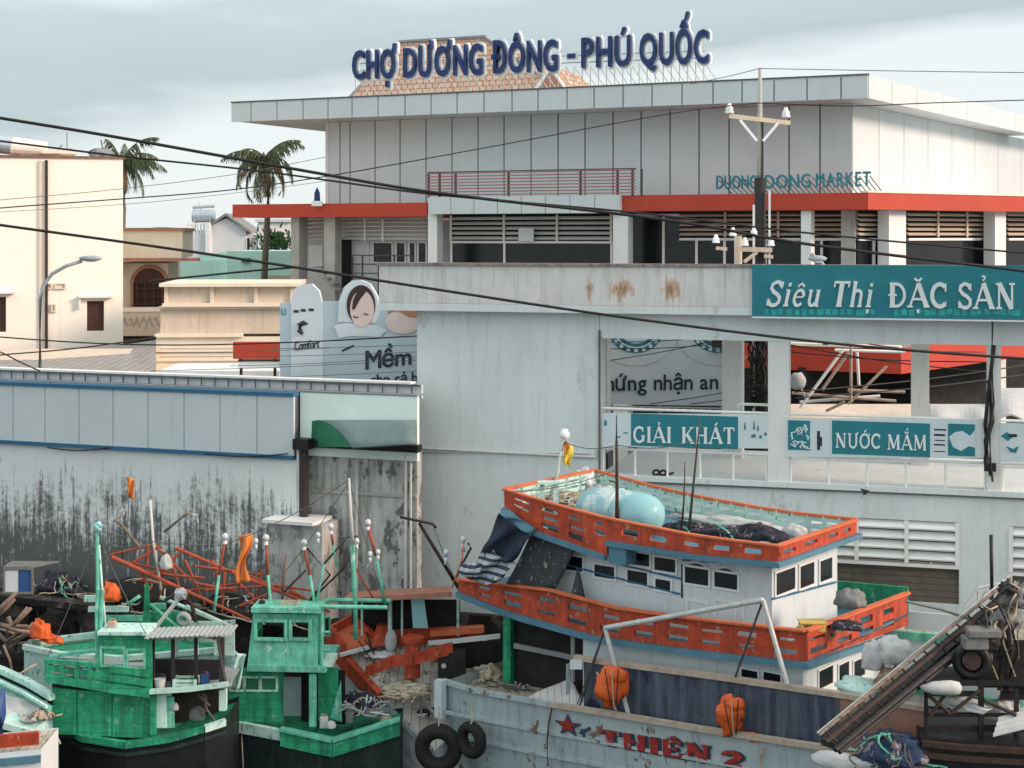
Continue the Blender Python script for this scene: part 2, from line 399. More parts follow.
# ------------------------------------------------------------------ lettering
_gc = {}
def glyph(ch, bold=0.0, shear=0.0):
    k = (ch, bold, shear)
    if k in _gc: return _gc[k]
    if ch in 'ƠỢ':
        vs, fs = glyph('O'); vs = list(vs); fs = list(fs); sh = [[(.60, .60), (.66, .54), (.80, .66), (.84, .82), (.74, .82), (.71, .70)]]
        if ch == 'Ợ': sh.append([(.33, -.22), (.45, -.22), (.45, -.10), (.33, -.10)])
        for q in sh:
            n0 = len(vs); n = len(q); vs += [(x, y, .5) for x, y in q]+[(x, y, -.5) for x, y in q]
            fs += [tuple(range(n0, n0+n)), tuple(reversed(range(n0+n, n0+2*n)))]+[(n0+i, n0+n+i, n0+n+(i+1) % n, n0+(i+1) % n) for i in range(n)]
        _gc[k] = (vs, fs); return _gc[k]
    c = bpy.data.curves.new('lettering', 'FONT'); c.body = ch; c.extrude = .5; c.offset = bold; c.resolution_u = 3
    o = bpy.data.objects.new('lettering', c); COL.objects.link(o); bpy.context.view_layer.update()
    me = bpy.data.meshes.new_from_object(o.evaluated_get(bpy.context.evaluated_depsgraph_get()))
    vs = [tuple(v.co) for v in me.vertices]; fs = [tuple(p.vertices) for p in me.polygons]
    bpy.data.objects.remove(o); bpy.data.curves.remove(c); bpy.data.meshes.remove(me)
    _gc[k] = (vs, fs); return _gc[k]
def plan(text, gap=.09, space=.3):
    x = 0; out = []
    for ch in text:
        if ch == ' ': x += space; continue
        vs, fs = glyph(ch); a = min(v[0] for v in vs); b = max(v[0] for v in vs)
        out.append((ch, x-a)); x += (b-a)+gap
    return out, x-gap
def put_text(fn, text, thick, bold=0.0, gap=.09, space=.3, split=False, slant=0.0, cap=.73):
    """fn(s,t,d): s,t in 0..1 over the word box (t=1 is cap height), d metres towards the viewer"""
    pl, Wd = plan(text, gap, space); res = []; mb = MB()
    for ch, x in pl:
        vs, fs = glyph(ch); q = MB() if split else mb
        offs = [(0, 0)] if bold <= 0 else [(0, 0)]+[(bold*math.cos(R(k_*45+22)), bold*math.sin(R(k_*45+22))) for k_ in range(8)]
        for j_, (ox, oy) in enumerate(offs):
            q.add([fn((v[0]+x+ox)/Wd+slant*v[1], (v[1]+oy)/cap, (v[2]+.5)*thick+(.0007*j_ if v[2] > 0 else 0)) for v in vs], fs)
        if split: res.append((ch, q))
    return res if split else mb
def quad_fn(fr, v, tl, tr, br, bl):
    """corner pixels on plane v -> fn(s,t,d)"""
    P = [fr.hit(*c, v) for c in (tl, tr, br, bl)]
    def fn(s, t, d):
        top = (lerp(P[0][0], P[1][0], s), lerp(P[0][1], P[1][1], s)); bot = (lerp(P[3][0], P[2][0], s), lerp(P[3][1], P[2][1], s))
        return fr.p(lerp(bot[0], top[0], t), v-d, lerp(bot[1], top[1], t))
    return fn
def arc(cx, cy, rx, ry, a0, a1, n=10):
    return [(cx+rx*math.cos(R(lerp(a0, a1, i/n))), cy+ry*math.sin(R(lerp(a0, a1, i/n)))) for i in range(n+1)]
T_, t_ = .17, .075
def sf(x, y, w=.13): return ([(x-w, y), (x+w, y)], .06)
ACUTE = lambda x: ([(x-.03, 1.1), (x+.12, 1.27)], .09)
CIRC = lambda x, y=1.1: ([(x-.15, y), (x, y+.13), (x+.15, y)], .07)
BREVE = lambda x: (arc(x, 1.24, .15, .13, 190, 350), .07)
HOOK = lambda x, y=1.08: ([(x, y), (x, y+.06)]+arc(x, y+.13, .07, .06, -60, 160, 6), .06)
DOTB = lambda x: ([(x-.06, -.16), (x+.06, -.16)], .12)
HORN = lambda x, y: (arc(x-.02, y+.1, .14, .14, -90, 30, 5), .07)
A_ = [([(.06, .03), (.42, 1)], t_), ([(.42, 1), (.8, .03)], T_), ([(.2, .34), (.66, .34)], t_), sf(.06, .03), sf(.8, .03)]
O_ = [(arc(.42, .5, .34, .46, 0, 360, 22), .13)]
U_ = [([(.17, 1), (.17, .32)]+arc(.43, .32, .26, .30, 180, 360, 9)+[(.69, 1)], .12), sf(.17, .97), sf(.69, .97, .1)]
SER = {
 'I': (.4, [([(.2, 0), (.2, 1)], T_), sf(.2, .03), sf(.2, .97)]),
 'T': (.8, [([(.4, 0), (.4, 1)], T_), ([(.05, .95), (.75, .95)], .08), ([(.07, .76), (.07, .98)], .06), ([(.73, .76), (.73, .98)], .06), sf(.4, .03)]),
 'H': (.92, [([(.2, 0), (.2, 1)], T_), ([(.72, 0), (.72, 1)], T_), ([(.2, .5), (.72, .5)], t_), sf(.2, .03), sf(.2, .97), sf(.72, .03), sf(.72, .97)]),
 'E': (.74, [([(.2, 0), (.2, 1)], T_), ([(.1, .96), (.66, .96)], .08), ([(.1, .04), (.68, .04)], .08), ([(.2, .5), (.52, .5)], .07), ([(.66, .76), (.66, .98)], .06), ([(.68, .02), (.68, .26)], .06), ([(.52, .4), (.52, .6)], .06)]),
 'C': (.8, [(arc(.44, .5, .34, .46, 48, 312, 16), .14), ([(.69, .66), (.69, .98)], .06), ([(.69, .05), (.69, .25)], .05)]),
 'G': (.86, [(arc(.44, .5, .34, .46, 48, 318, 16), .14), ([(.69, .68), (.69, .98)], .06), ([(.72, .08), (.72, .42)], .14), sf(.7, .42)]),
 'D': (.86, [([(.2, 0), (.2, 1)], T_), ([(.08, .96), (.36, .96)]+arc(.36, .5, .38, .46, 90, -90, 12)+[(.08, .04)], .10)]),
 'N': (.94, [([(.18, 0), (.18, 1)], t_), ([(.18, 1), (.74, .02)], T_), ([(.76, 0), (.76, 1)], t_), sf(.16, .97), sf(.18, .03), sf(.76, .97)]),
 'M': (1.12, [([(.16, 0), (.2, 1)], t_), ([(.2, 1), (.55, .1)], T_), ([(.55, .1), (.88, 1)], t_), ([(.92, 0), (.9, 1)], T_), sf(.16, .03), sf(.18, .97, .1), sf(.92, .03), sf(.92, .97, .12)]),
 'K': (.9, [([(.2, 0), (.2, 1)], T_), ([(.28, .42), (.74, .97)], t_), ([(.4, .56), (.78, .03)], T_), sf(.2, .03), sf(.2, .97), sf(.74, .97), sf(.78, .03)]),
 'S': (.72, [([(.60, .78), (.5, .93), (.34, .97), (.17, .88), (.14, .72), (.26, .58), (.46, .47), (.60, .34), (.60, .16), (.48, .05), (.32, .03), (.18, .09), (.10, .24)], .12), ([(.62, .7), (.62, .98)], .05), ([(.09, .02), (.09, .3)], .05)]),
 'A': (.88, A_), 'O': (.84, O_), 'U': (.88, U_),
 '2': (.74, [([(.12, .74)]+arc(.36, .72, .25, .24, 160, -20, 9)+[(.14, .08)], .15), ([(.08, .07), (.66, .07)], .13), ([(.66, .02), (.66, .2)], .06)]),
 'i': (.36, [([(.18, .02), (.18, .66)], .12), sf(.18, .03, .12), ([(.06, .64), (.18, .64)], .05), ([(.12, .86), (.24, .86)], .11)]),
 'e': (.58, [([(.1, .37), (.48, .37)], .05), (arc(.3, .34, .21, .31, 8, 318, 14), .10)]),
 'u': (.66, [([(.16, .66), (.16, .24)]+arc(.31, .24, .15, .2, 180, 330, 6), .10), ([(.5, .03), (.5, .66)], .12), sf(.54, .03, .08), ([(.06, .64), (.16, .64)], .05), ([(.4, .64), (.5, .64)], .05)]),
 'h': (.66, [([(.15, .02), (.15, 1)], .12), ([(.17, .45)]+arc(.33, .46, .17, .18, 150, 0, 7)+[(.5, .02)], .10), sf(.15, .03, .1), sf(.5, .03, .1), ([(.04, .97), (.15, .97)], .05)]),
}
def comp(k, base, *ex): SER[k] = (SER[base][0], SER[base][1]+list(ex))
comp('Đ', 'D', ([(.02, .5), (.4, .5)], .07)); comp('Ặ', 'A', BREVE(.42), DOTB(.42)); comp('Ả', 'A', HOOK(.42)); comp('Á', 'A', ACUTE(.42))
comp('Ư', 'U', HORN(.69, .94)); comp('Ớ', 'O', HORN(.66, .86), ACUTE(.42)); comp('Ắ', 'A', BREVE(.42), ([(.42, 1.3), (.52, 1.45)], .07)); comp('Ê', 'E', CIRC(.4))
SER['ê'] = (.58, SER['e'][1]+[CIRC(.3, .78)]); SER['ị'] = (.36, SER['i'][1]+[DOTB(.18)])
def serif_text(fn, text, thick, wmul=1.0, gap=.06, space=.35, slant=0.0, grow=0.0, aspect=1.0):
    x = 0; pl = []
    for ch in text:
        if ch == ' ': x += space; continue
        pl.append((ch, x)); x += SER[ch][0]+gap
    Wd = x-gap; mb = MB(); k = 0
    def one(poly, w):
        nonlocal k
        k += 1; dd = thick+.0007*(k % 24); n = len(poly); Lf = []; Rt = []
        for i, (a, b) in enumerate(poly):
            p = poly[max(i-1, 0)]; q = poly[min(i+1, n-1)]
            dx, dy = q[0]-p[0], q[1]-p[1]; l = math.hypot(dx, dy) or 1; nx, ny = -dy/l*w/2, dx/l*w/2
            ex = dx/l*grow if i == n-1 else (-dx/l*grow if i == 0 else 0); ey = dy/l*grow if i == n-1 else (-dy/l*grow if i == 0 else 0)
            Lf.append((a+nx+ex, b+ny+ey)); Rt.append((a-nx+ex, b-ny+ey))
        ring = Lf+Rt[::-1]
        for i in range(n-1):
            q = [Lf[i], Rt[i], Rt[i+1], Lf[i+1]]
            pts = [fn((a+x0)/Wd+slant*b, b, dd) for a, b in q]+[fn((a+x0)/Wd+slant*b, b, 0) for a, b in q]
            mb.add(pts, [(0,1,2,3), (7,6,5,4), (0,4,5,1), (1,5,6,2), (2,6,7,3), (3,7,4,0)])
    for ch, x0 in pl:
        for poly, w in SER[ch][1]: one(poly, w*wmul+grow*2)
    return mb
def window(fr, parent, x0, y0, x1, y1, v, mf, mp, fw=.05, proud=.04, name='window', mull=0, recess=.02):
    u0, u1, z0, z1 = fr.rect(x0, y0, x1, y1, v); a = MB()
    a.wall(fr.p, u0-fw, u1+fw, z0-fw, z1+fw, v-proud, v+.03, [(u0, u1, z0, z1)])
    for i in range(mull):
        c = lerp(u0, u1, (i+1)/(mull+1)); a.box(fr, c-fw/2.5, c+fw/2.5, v-proud*.8, v+.02, z0-.001, z1+.001)
    w = a.build(name, mf, parent)
    MB().box(fr, u0-.003, u1+.003, v-proud+recess, v+.028, z0-.003, z1+.003).build('pane', mp, w)
    return w
# ------------------------------------------------------------------ camera, sky, sun
cam = bpy.data.cameras.new('camera'); co = bpy.data.objects.new('camera', cam); COL.objects.link(co); SC.camera = co
cam.sensor_width = 36; cam.lens = F/1024*36; cam.shift_y = -(384-Y0)/1024; co.location = (0, 0, H); co.rotation_euler = (R(90), 0, 0)
cam.clip_start = .5; cam.clip_end = 12000
SUNV = Vector((.85, -.27, .40)).normalized()
ld = bpy.data.lights.new('sun', 'SUN'); ld.energy = 2.3; ld.angle = R(16); ld.color = (1, .75, .61)
lo = bpy.data.objects.new('sun', ld); COL.objects.link(lo); lo.rotation_euler = (-SUNV).to_track_quat('-Z', 'Y').to_euler(); lo.location = (30, -20, 40)
w = bpy.data.worlds.new('World'); SC.world = w; w.use_nodes = True; nt = w.node_tree; N = nt.nodes; L = nt.links
bg = N['Background']; bg.inputs['Strength'].default_value = .1
sky = N.new('ShaderNodeTexSky'); sky.sky_type = 'NISHITA'; sky.sun_disc = False; sky.sun_elevation = math.asin(SUNV.z); sky.sun_rotation = math.atan2(SUNV.x, SUNV.y)
tc = N.new('ShaderNodeTexCoord'); mp = N.new('ShaderNodeMapping'); mp.inputs['Scale'].default_value = (1, 1, 4.5); L.new(tc.outputs['Generated'], mp.inputs[0])
nz = N.new('ShaderNodeTexNoise'); nz.inputs['Scale'].default_value = 2.6; nz.inputs['Detail'].default_value = 5; nz.inputs['Roughness'].default_value = .5; L.new(mp.outputs[0], nz.inputs['Vector'])
sp = N.new('ShaderNodeSeparateXYZ'); L.new(tc.outputs['Generated'], sp.inputs[0])
def wm(op, a, b, clamp=False):
    x = N.new('ShaderNodeMath'); x.operation = op; x.use_clamp = clamp
    for i, v in ((0, a), (1, b)):
        if isinstance(v, (int, float)): x.inputs[i].default_value = v
        else: L.new(v, x.inputs[i])
    return x.outputs[0]
# grey cloud bank above a paler band near the horizon, heavier towards the left
h = wm('MULTIPLY', wm('SUBTRACT', sp.outputs[2], .092), 9.0)
h = wm('SUBTRACT', h, wm('MULTIPLY', sp.outputs[0], .7))
t = wm('ADD', wm('ADD', h, .0), wm('MULTIPLY', wm('SUBTRACT', nz.outputs['Fac'], .5), 1.5))
cr = N.new('ShaderNodeValToRGB'); L.new(t, cr.inputs[0]); e = cr.color_ramp.elements
e[0].position = 0; e[0].color = (.52, .555, .565, 1); e[1].position = .22; e[1].color = (.315, .37, .388, 1)
x = e.new(.62); x.color = (.36, .42, .445, 1); x = e.new(1.0); x.color = (.68, .74, .745, 1)
sc_ = N.new('ShaderNodeVectorMath'); sc_.operation = 'SCALE'; L.new(cr.outputs[0], sc_.inputs[0]); sc_.inputs['Scale'].default_value = 10.0
mx = N.new('ShaderNodeMix'); mx.data_type = 'RGBA'; mx.inputs['Factor'].default_value = .93
ia = [q for q in mx.inputs if q.type == 'RGBA']; L.new(sky.outputs[0], ia[0]); L.new(sc_.outputs[0], ia[1])
L.new([q for q in mx.outputs if q.type == 'RGBA'][0], bg.inputs['Color'])
vs = SC.view_settings; vs.view_transform = 'Standard'; vs.look = 'None'; vs.exposure = 0.76; vs.gamma = 1.0
SC.cycles.use_denoising = True; SC.cycles.max_bounces = 6

# ------------------------------------------------------------------ water, land, quay, hills
MB().add([(-300,-60,-1.2),(300,-60,-1.2),(300,60,-1.2),(-300,60,-1.2)], [(0,1,2,3)]).build('water', m['water'], kind='structure')
FL = Fr(U(300, 457, 41), (.94, -.342))         # grey store on the left
FH = Fr(U(600, 478, 40.4), (.9626, -.271))        # white shop building
q = MB(); a0 = FL.p(-60, -.8, 1.9); a1 = FL.p(.2, -.8, 1.9); a2 = FL.p(3.4, -.35, 1.9); a3 = FH.p(-4.6, -.25, 1.9); a4 = FH.p(60, -.25, 1.9)
front = [a0, a1, a2, a3, a4]; back = [V(400, 6000, 1.9), V(-400, 6000, 1.9)]
q.add([p for p in front]+[V(6000, 9000, 1.9), V(-6000, 9000, 1.9)], [(0,1,2,3,4,5,6)])
q.build('ground', m['land'], kind='structure')
q = MB()
fr_ = [V(p.x, p.y, 0) for p in front]
for a, b in zip(front, front[1:]):
    q.hexa([V(a.x, a.y, -3), V(b.x, b.y, -3), V(b.x, b.y+.8, -3), V(a.x, a.y+.8, -3), V(a.x, a.y, 1.93), V(b.x, b.y, 1.93), V(b.x, b.y+.8, 1.93), V(a.x, a.y+.8, 1.93)])
q.build('quay', m['quay_dark'], kind='structure')
# dark rocks and rubble along the foot of the quay
q = MB()
for i in range(90):
    u = random.uniform(-17, 3); q.blob(FL.p(u, random.uniform(-1.6, -.7), random.uniform(-1.1, 1.9)), random.uniform(.3, .8), random.uniform(.3, .6), random.uniform(.2, .5), .6, 1.6, 7, 5)
q.build('rubble', m['quay_dark'], kind='stuff', label='dark heap of stones and mud along the foot of the quay', cat='rubble')
hm = MB()
def hf(s, t):
    x = lerp(-700, 500, s); top = 12+900/1550*(5+3.5*noise.noise(V(x*.012, 3, 0))+2*noise.noise(V(x*.05, 9, 0)))
    return V(x, lerp(850, 1500, t), lerp(0, top, min(1, t*5)) if t < .2 else lerp(top, top+6*noise.noise(V(x*.02, t*5, 0)), t))
hm.grid(hf, 160, 12).build('hills', m['hill_haze'], smooth=False, kind='structure')

# ------------------------------------------------------------------ palms beyond the houses
def palm(cx, cy, Y, base_z, crown_px, nfr, label, lean=0, seed=1, dense=1.0):
    random.seed(seed); c = U(cx, cy, Y); b = U(cx+lean, cy, Y); b.z = base_z
    o = thing('palm_tree', label, 'palm tree', b, 'coconut palms behind the houses')
    t = MB(); pts = [b.lerp(c, k/10)+V(.25*math.sin(k*.35+seed), 0, 0) for k in range(11)]; pts[-1] = c
    t.path(pts, [lerp(.24, .13, k/10) for k in range(11)], 8).build('trunk', m['palm_trunk'], o, smooth=True)
    Lr = crown_px/F*Y
    cr_ = {'palm_leaf': MB(), 'palm_dry': MB()}
    for i in range(nfr):
        az = 2*math.pi*i/nfr+random.uniform(-.25, .25); el = random.uniform(-.75, 1.15); ln = Lr*random.uniform(.8, 1.12)
        droop = random.uniform(.5, 1.1)*(1.25 if el < .2 else .8)
        mb = cr_['palm_dry' if el < -.25 and random.random() < .6 else 'palm_leaf']
        d = V(math.cos(az), math.sin(az)*.8, 0); pts = []
        p = c.copy()
        for k in range(13):
            ang = el-droop*2.0*(k/12)**1.3; pts.append(p.copy()); p = p+(d*math.cos(ang)+V(0, 0, math.sin(ang)))*ln/12
        mb.path(pts, [.05*(1-k/14) for k in range(13)], 4)
        for k in range(2, 48):
            s = k/48*12; i0 = min(int(s), 11); q_ = pts[i0].lerp(pts[i0+1], s-i0); tn = (pts[i0+1]-pts[i0]).normalized()
            sd = tn.cross(V(0, 0, 1)).normalized()
            if random.random() > dense: continue
            for sg in (-1, 1):
                ll = Lr*.34*math.sin(math.pi*min(1, .12+.88*k/48))**.6*random.uniform(.6, 1.15); dr = (sd*sg*.42+tn*.5+V(0, 0, -1.0+random.uniform(-.3, .5))).normalized(); e_ = q_+dr*ll; wv = tn*.035
                mb.add([q_-wv, q_+wv, q_.lerp(e_, .6)+wv*.8, e_, q_.lerp(e_, .6)-wv*.8], [(0,1,2,3,4)])
    cr_['palm_leaf'].build('crown', m['palm_leaf'], o)
    cr_['palm_dry'].build('dry_frond', m['palm_dry'], o)
    n = MB()
    for i in range(7): n.blob(c+V(random.uniform(-.4, .4), random.uniform(-.4, .4), random.uniform(-.7, -.1)), .16, .16, .2, .1, 1, 7, 5)
    n.build('coconut', m['palm_dry'], o); return o
palm(265, 158, 82, 2, 50, 21, 'tall coconut palm with a bare trunk standing left of the market hall', lean=2, seed=4, dense=.8)
palm(121, 163, 100, 2, 46, 22, 'coconut palm half hidden behind the tall cream building', lean=-4, seed=11, dense=.9)

# ------------------------------------------------------------------ far grey houses
def rail_posts(mb, fr, u0, u1, v, z0, z1, n, r=.03):
    for i in range(n+1):
        u = lerp(u0, u1, i/n); mb.box(fr, u-r, u+r, v-r, v+r, z0, z1)
B1 = Fr(U(190, 250, 120), (1, .05))
o = thing('grey_house', 'pale grey house with a pointed gable and side yard far behind the mint wall', 'house', B1.p(3, 3, 1.9))
u0, u1, z0, z1 = B1.rect(211, 222, 246, 262); um = B1.hu(226); zt = B1.hit(226, 216)[1]
MB().prism(B1, [(u0, 1.9), (u1, 1.9), (u1, z1-.6), (um, zt-.15), (u0, z1-.3)], 0, 7).build('wall', m['house_grey'], o)
MB().prism(B1, [(u0-.3, z1-.5), (um, zt), (u1+.4, z1-.9), (u1+.4, z1-.7), (um, zt+.22), (u0-.3, z1-.28)], -.3, 7.2).build('roof', m['roof_dark'], o)
window(B1, o, 247, 238, 250, 252, 0, m['white_trim'], m['glass_dark'])
u0, u1, z0, z1 = B1.rect(246, 233, 261, 262)
MB().box(B1, u0, u1, .4, 6, 1.9, z1).build('annex_wall', m['white_paint'], o)
a = MB(); [a.box(B1, u0+k*.32+.15, u0+k*.32+.3, .3, .37, z1-1.9, z1-.3) for k in range(3)]; a.build('annex_slats', m['house_dark'], o)
o = thing('grey_house', 'low pale grey block with a railed top left of the grey gable house', 'house', B1.p(0, 3, 1.9))
u0, u1, z0, z1 = B1.rect(190, 234, 212, 262); MB().box(B1, u0, u1, -1, 5, 1.9, z1).build('wall', m['house_grey'], o)
a = MB(); rail_posts(a, B1, u0, u1, -.9, z1, z1+.75, 7, .06); a.box(B1, u0, u1, -.98, -.84, z1+.7, z1+.82); a.build('railing', m['white_trim'], o)
MB().box(B1, lerp(u0, u1, .8), u1, -1.2, -.9, 1.9, z1+.9).build('chimney', m['white_paint'], o)
o = thing('water_tank', 'steel water tank on a thin stand above the far grey block', 'tank', B1.p(1, 2, 8))
cu, cz = B1.hit(203, 220, 1); c = B1.p(cu, 1, cz)
MB().tube(c+V(-.8, 0, .3), c+V(.9, 0, .3), .5, seg=14).build('drum', m['steel_tank'], o)
a = MB()
for x, y in ((-.6, -.4), (.6, -.4), (.6, .4), (-.6, .4)): a.tube(c+V(x, y, .1), c+V(x*1.3, y, -1.6), .05)
a.tube(c+V(0, 0, 0), c+V(-.3, 0, 1.4), .04); a.box(B1, cu-.9, cu+.9, .6, 1.4, cz-.35, cz-.27); a.tube(c+V(-.8, 0, 1.0), c+V(.9, 0, 1.1), .14, seg=8); a.build('stand', m['steel_rail'], o)
B2 = Fr(U(262, 250, 105), (1, .1))
o = thing('white_house', 'plain whitish house behind the trunk of the tall palm', 'house', B2.p(1, 3, 1.9))
u0, u1, z0, z1 = B2.rect(258, 222, 293, 262); MB().box(B2, u0, u1, 0, 6, 1.9, z1).build('wall', m['white_paint'], o)
a = MB(); a.box(B2, u0-.2, u1, -.2, 6.2, z1, z1+.2); a.build('roof', m['house_grey'], o)
window(B2, o, 276, 232, 284, 243, 0, m['white_trim'], m['glass_dark'])
c = U(276, 245, 92)
o = thing('roof_bush', 'small dark green bush growing on the mint rooftop', 'bush', c-V(0, 0, 1))
a = MB()
for i in range(260):
    p = c+V(random.gauss(0, .55), random.gauss(0, .5), random.gauss(.1, .38)); d = V(random.gauss(0, 1), random.gauss(0, 1), random.gauss(.4, 1)).normalized()*.42; s_ = d.orthogonal().normalized()*.09
    a.add([p-s_, p+s_, p+d+s_*.2, p+d-s_*.2], [(0,1,2,3)])
a.build('foliage', m['leaf_green'], o); MB().tube(c-V(0, 0, 1.2), c, .1, .05).build('stem', m['palm_trunk'], o)
B3 = Fr(U(180, 277, 84), (1, .02))
o = thing('mint_building', 'low mint green rooftop block between the pale houses and the market', 'building', B3.p(3, 2, 1.9))
u0, u1, z0, z1 = B3.rect(181, 260, 230, 290); MB().box(B3, u0, u1, 0, 6, 1.9, z1).build('wall', m['mint'], o)
u2, u3, z2, z3 = B3.rect(228, 251, 291, 275); MB().box(B3, u2, u3, -.3, 6, 1.9, z3).build('wall', m['mint'], o)
MB().prism(B3, [(u0, z1), (u2+.1, z1), (u2+.1, z3)], .1, 5.9).build('sloping_parapet', m['mint'], o)
u4, u5, z4, z5 = B3.rect(265, 275, 292, 290); MB().box(B3, u4, u5, -.55, -.3, 1.9, z5).build('side_wall', m['tan'], o)
u4, u5, z4, z5 = B3.rect(243, 257, 251, 262); a = MB(); a.box(B3, u4, u5, -.5, -.3, z4, z5-.05); a.build('green_hatch', m['green_cover'], o)

# ------------------------------------------------------------------ cream building on the left
FA = Fr(U(123, 340, 66), (.96, .28))
o = thing('cream_building', 'tall plain cream building with two small brown windows at the left edge', 'building', FA.p(-3, 4, 1.9))
u1 = FA.hu(123); zt = FA.hit(60, 158)[1]; hs = []
for x0, y0, x1, y1 in ((-6, 297, 6, 332), (87, 301, 104, 331)): hs.append(FA.rect(x0, y0, x1, y1))
MB().wall(FA.p, u1-16, u1, 1.9, zt, 0, 9, hs).build('wall', m['cream'], o)
MB().box(FA, u1-16.1, u1+.08, -.08, 9.1, zt, zt+.09).build('roof_coping', m['coping_brown'], o)
for x0, y0, x1, y1 in ((-6, 297, 6, 332), (87, 301, 104, 331)):
    w_ = window(FA, o, x0, y0, x1, y1, .18, m['cream_deep'], m['brown_wood'], fw=.0, mull=1)
    u0_, u1_, z0_, z1_ = FA.rect(x0, y0, x1, y1)
    MB().box(FA, u0_-.35, u1_+.35, -.28, -.002, z1_+.14, z1_+.22).box(FA, u0_-.35, u0_-.25, -.2, -.002, z1_-.3, z1_+.14).build('drip_hood', m['white_paint'], o)
for px, r in ((40.5, .035), (46.5, .06)):
    u = FA.hu(px); MB().tube(FA.p(u, -.08, FA.hit(px, 352)[1]), FA.p(u, -.08, zt-.1), r).build('downpipe', m['rust_dark'] if r > .05 else m['cream_deep'], o)
for x0, y0, x1, y1 in ((45, 283, 52, 289), (55, 283, 66, 289), (51, 304, 56, 312)):
    u0_, u1_, z0_, z1_ = FA.rect(x0, y0, x1, y1); a = MB(); a.wall(FA.p, u0_, u1_, z0_, z1_, -.1, -.002, [(u0_+.06, u1_-.06, z0_+.05, z1_-.05)]); a.box(FA, u0_+.05, u1_-.05, -.03, -.004, z0_+.04, z1_-.04); a.build('vent', m['cream_deep'], o)
def on_roof(px, v=2): return FA.p(FA.hu(px, v), v, zt+.16)
c = on_roof(22); o = thing('rooftop_tank', 'cream cylinder tank lying on the cream building roof', 'tank', c)
MB().tube(c+V(-.4, 0, .42), c+V(1.0, .2, .30), .40, .32, 16).build('drum', m['cream'], o); a = MB(); a.box(FA, FA.hu(20, 2), FA.hu(36, 2), 1.8, 2.2, zt+.16, zt+.22); a.build('cradle', m['house_dark'], o)
c = on_roof(6); o = thing('rooftop_tank', 'small blue steel tank on the far left corner of the cream roof', 'tank', c)
a = MB()
a.tube(c+V(-.5, 0, .5), c+V(.3, 0, .4), .36, seg=16); a.build('drum', m['steel_tank'], o)
a = MB()
for dx in (-.45, .25): a.tube(c+V(dx, 0, 0), c+V(dx, 0, .5), .06)
a.build('stand', m['house_dark'], o)
c = on_roof(67); o = thing('roof_antenna', 'thin bare antenna rod on the cream building roof', 'antenna', c)
a = MB(); a.tube(c, c+V(0, 0, 1.05), .025); a.build('rod', m['house_dark'], o); MB().tube(c, c+V(0, 0, .12), .12, seg=10).build('foot', m['concrete'], o)
c = on_roof(55); o = thing('roof_junk', 'low pile of grey scrap on the cream building roof', 'scrap pile', c)
a = MB(); a.blob(c+V(0, 0, .1), .9, .5, .22, .5, 2, 10, 6); a.build('scrap', m['tan'], o); a = MB(); a.tube(c+V(-.6, 0, .2), c+V(.7, .1, .32), .04); a.tube(c+V(-.2, 0, .1), c+V(.3, .1, .5), .03); a.build('pipe', m['house_dark'], o)
c = on_roof(101); o = thing('roof_junk', 'small dark clutter at the right end of the cream roof', 'scrap pile', c)
a = MB(); a.blob(c+V(0, 0, .1), .5, .3, .3, .5, 2, 10, 6); a.build('scrap', m['house_dark'], o); a = MB(); a.tube(c+V(.1, 0, .2), c+V(.0, 0, .75), .03); a.build('stick', m['driftwood'], o)

# ------------------------------------------------------------------ yellow house with the arched balcony
FB = Fr(U(123, 300, 72), (.99, .12))
o = thing('arched_house', 'pale yellow house with an arched brown grille balcony', 'house', FB.p(2, 3, 1.9))
ue = FB.hu(182); u0 = FB.hu(110); zt = FB.hit(150, 231)[1]; zr = FB.hit(150, 258)[1]
MB().box(FB, u0, ue, .3, 6, zr, zt).build('upper_wall', m['yellow_cream'], o)
MB().box(FB, u0, ue+.1, .2, 6.1, zt, zt+.15).build('roof_coping', m['terracotta'], o)
uw = FB.hu(167); ua, ub, za, zb = FB.rect(132, 268, 165, 308)
mb = MB(); mb.wall(FB.p, u0, uw, 1.9, zr-.25, .5, 5.8, [(ua, ub, za, lerp(za, zb, .6))]); 
uc = (ua+ub)/2; r_ = (ub-ua)/2; zc = lerp(za, zb, .6)
mb.build('wall', m['cream_deep'], o)
MB().prism(FB, [(uc+r_*math.cos(R(a)), zc+(zb-zc)*math.sin(R(a))) for a in range(0, 181, 12)], .47, .495).build('arch_fill', m['brown_wood'], o)
mb = MB(); pts = [FB.p(uc+(r_+.06)*math.cos(R(a)), .44, zc+(zb-zc+.06)*math.sin(R(a))) for a in range(0, 181, 12)]; mb.path(pts, .09, 6); mb.box(FB, ua-.12, ua, .40, .5, za, zc).box(FB, ub, ub+.12, .40, .5, za, zc); mb.build('arch_trim', m['terracotta'], o)
g = MB(); g.box(FB, ua, ub, .6, .66, za, zc)
for k in range(4): u = lerp(ua, ub, (k+.5)/4); g.box(FB, u-.04, u+.04, .42, .6, za, zb-.2)
for k in range(3): z = lerp(za, zc, (k+.4)/3); g.box(FB, ua, ub, .425, .595, z-.03, z+.03)
g.build('window_grille', m['brown_wood'], o)
MB().box(FB, u0, FB.hu(200), -.4, .3, zr-.14, zr).build('cornice', m['terracotta'], o)
MB().box(FB, u0, FB.hu(182), -.25, .28, zr, zr+.35).build('eave_band', m['yellow_cream'], o)
ua, ub, za, zb = FB.rect(123, 311, 165, 335)
a = MB(); a.box(FB, u0, ub, -.6, -.5, za, zb); a.build('balcony_panel', m['tan'], o)
a = MB(); 
for k in range(5): a.path([FB.p(lerp(ua, ub, (k+j*.25)/5.2), -.63, lerp(za, zb, .2+.6*abs(math.sin(j*.9+k)))) for j in range(5)], .03, 5)
a.build('balcony_relief', m['concrete'], o)
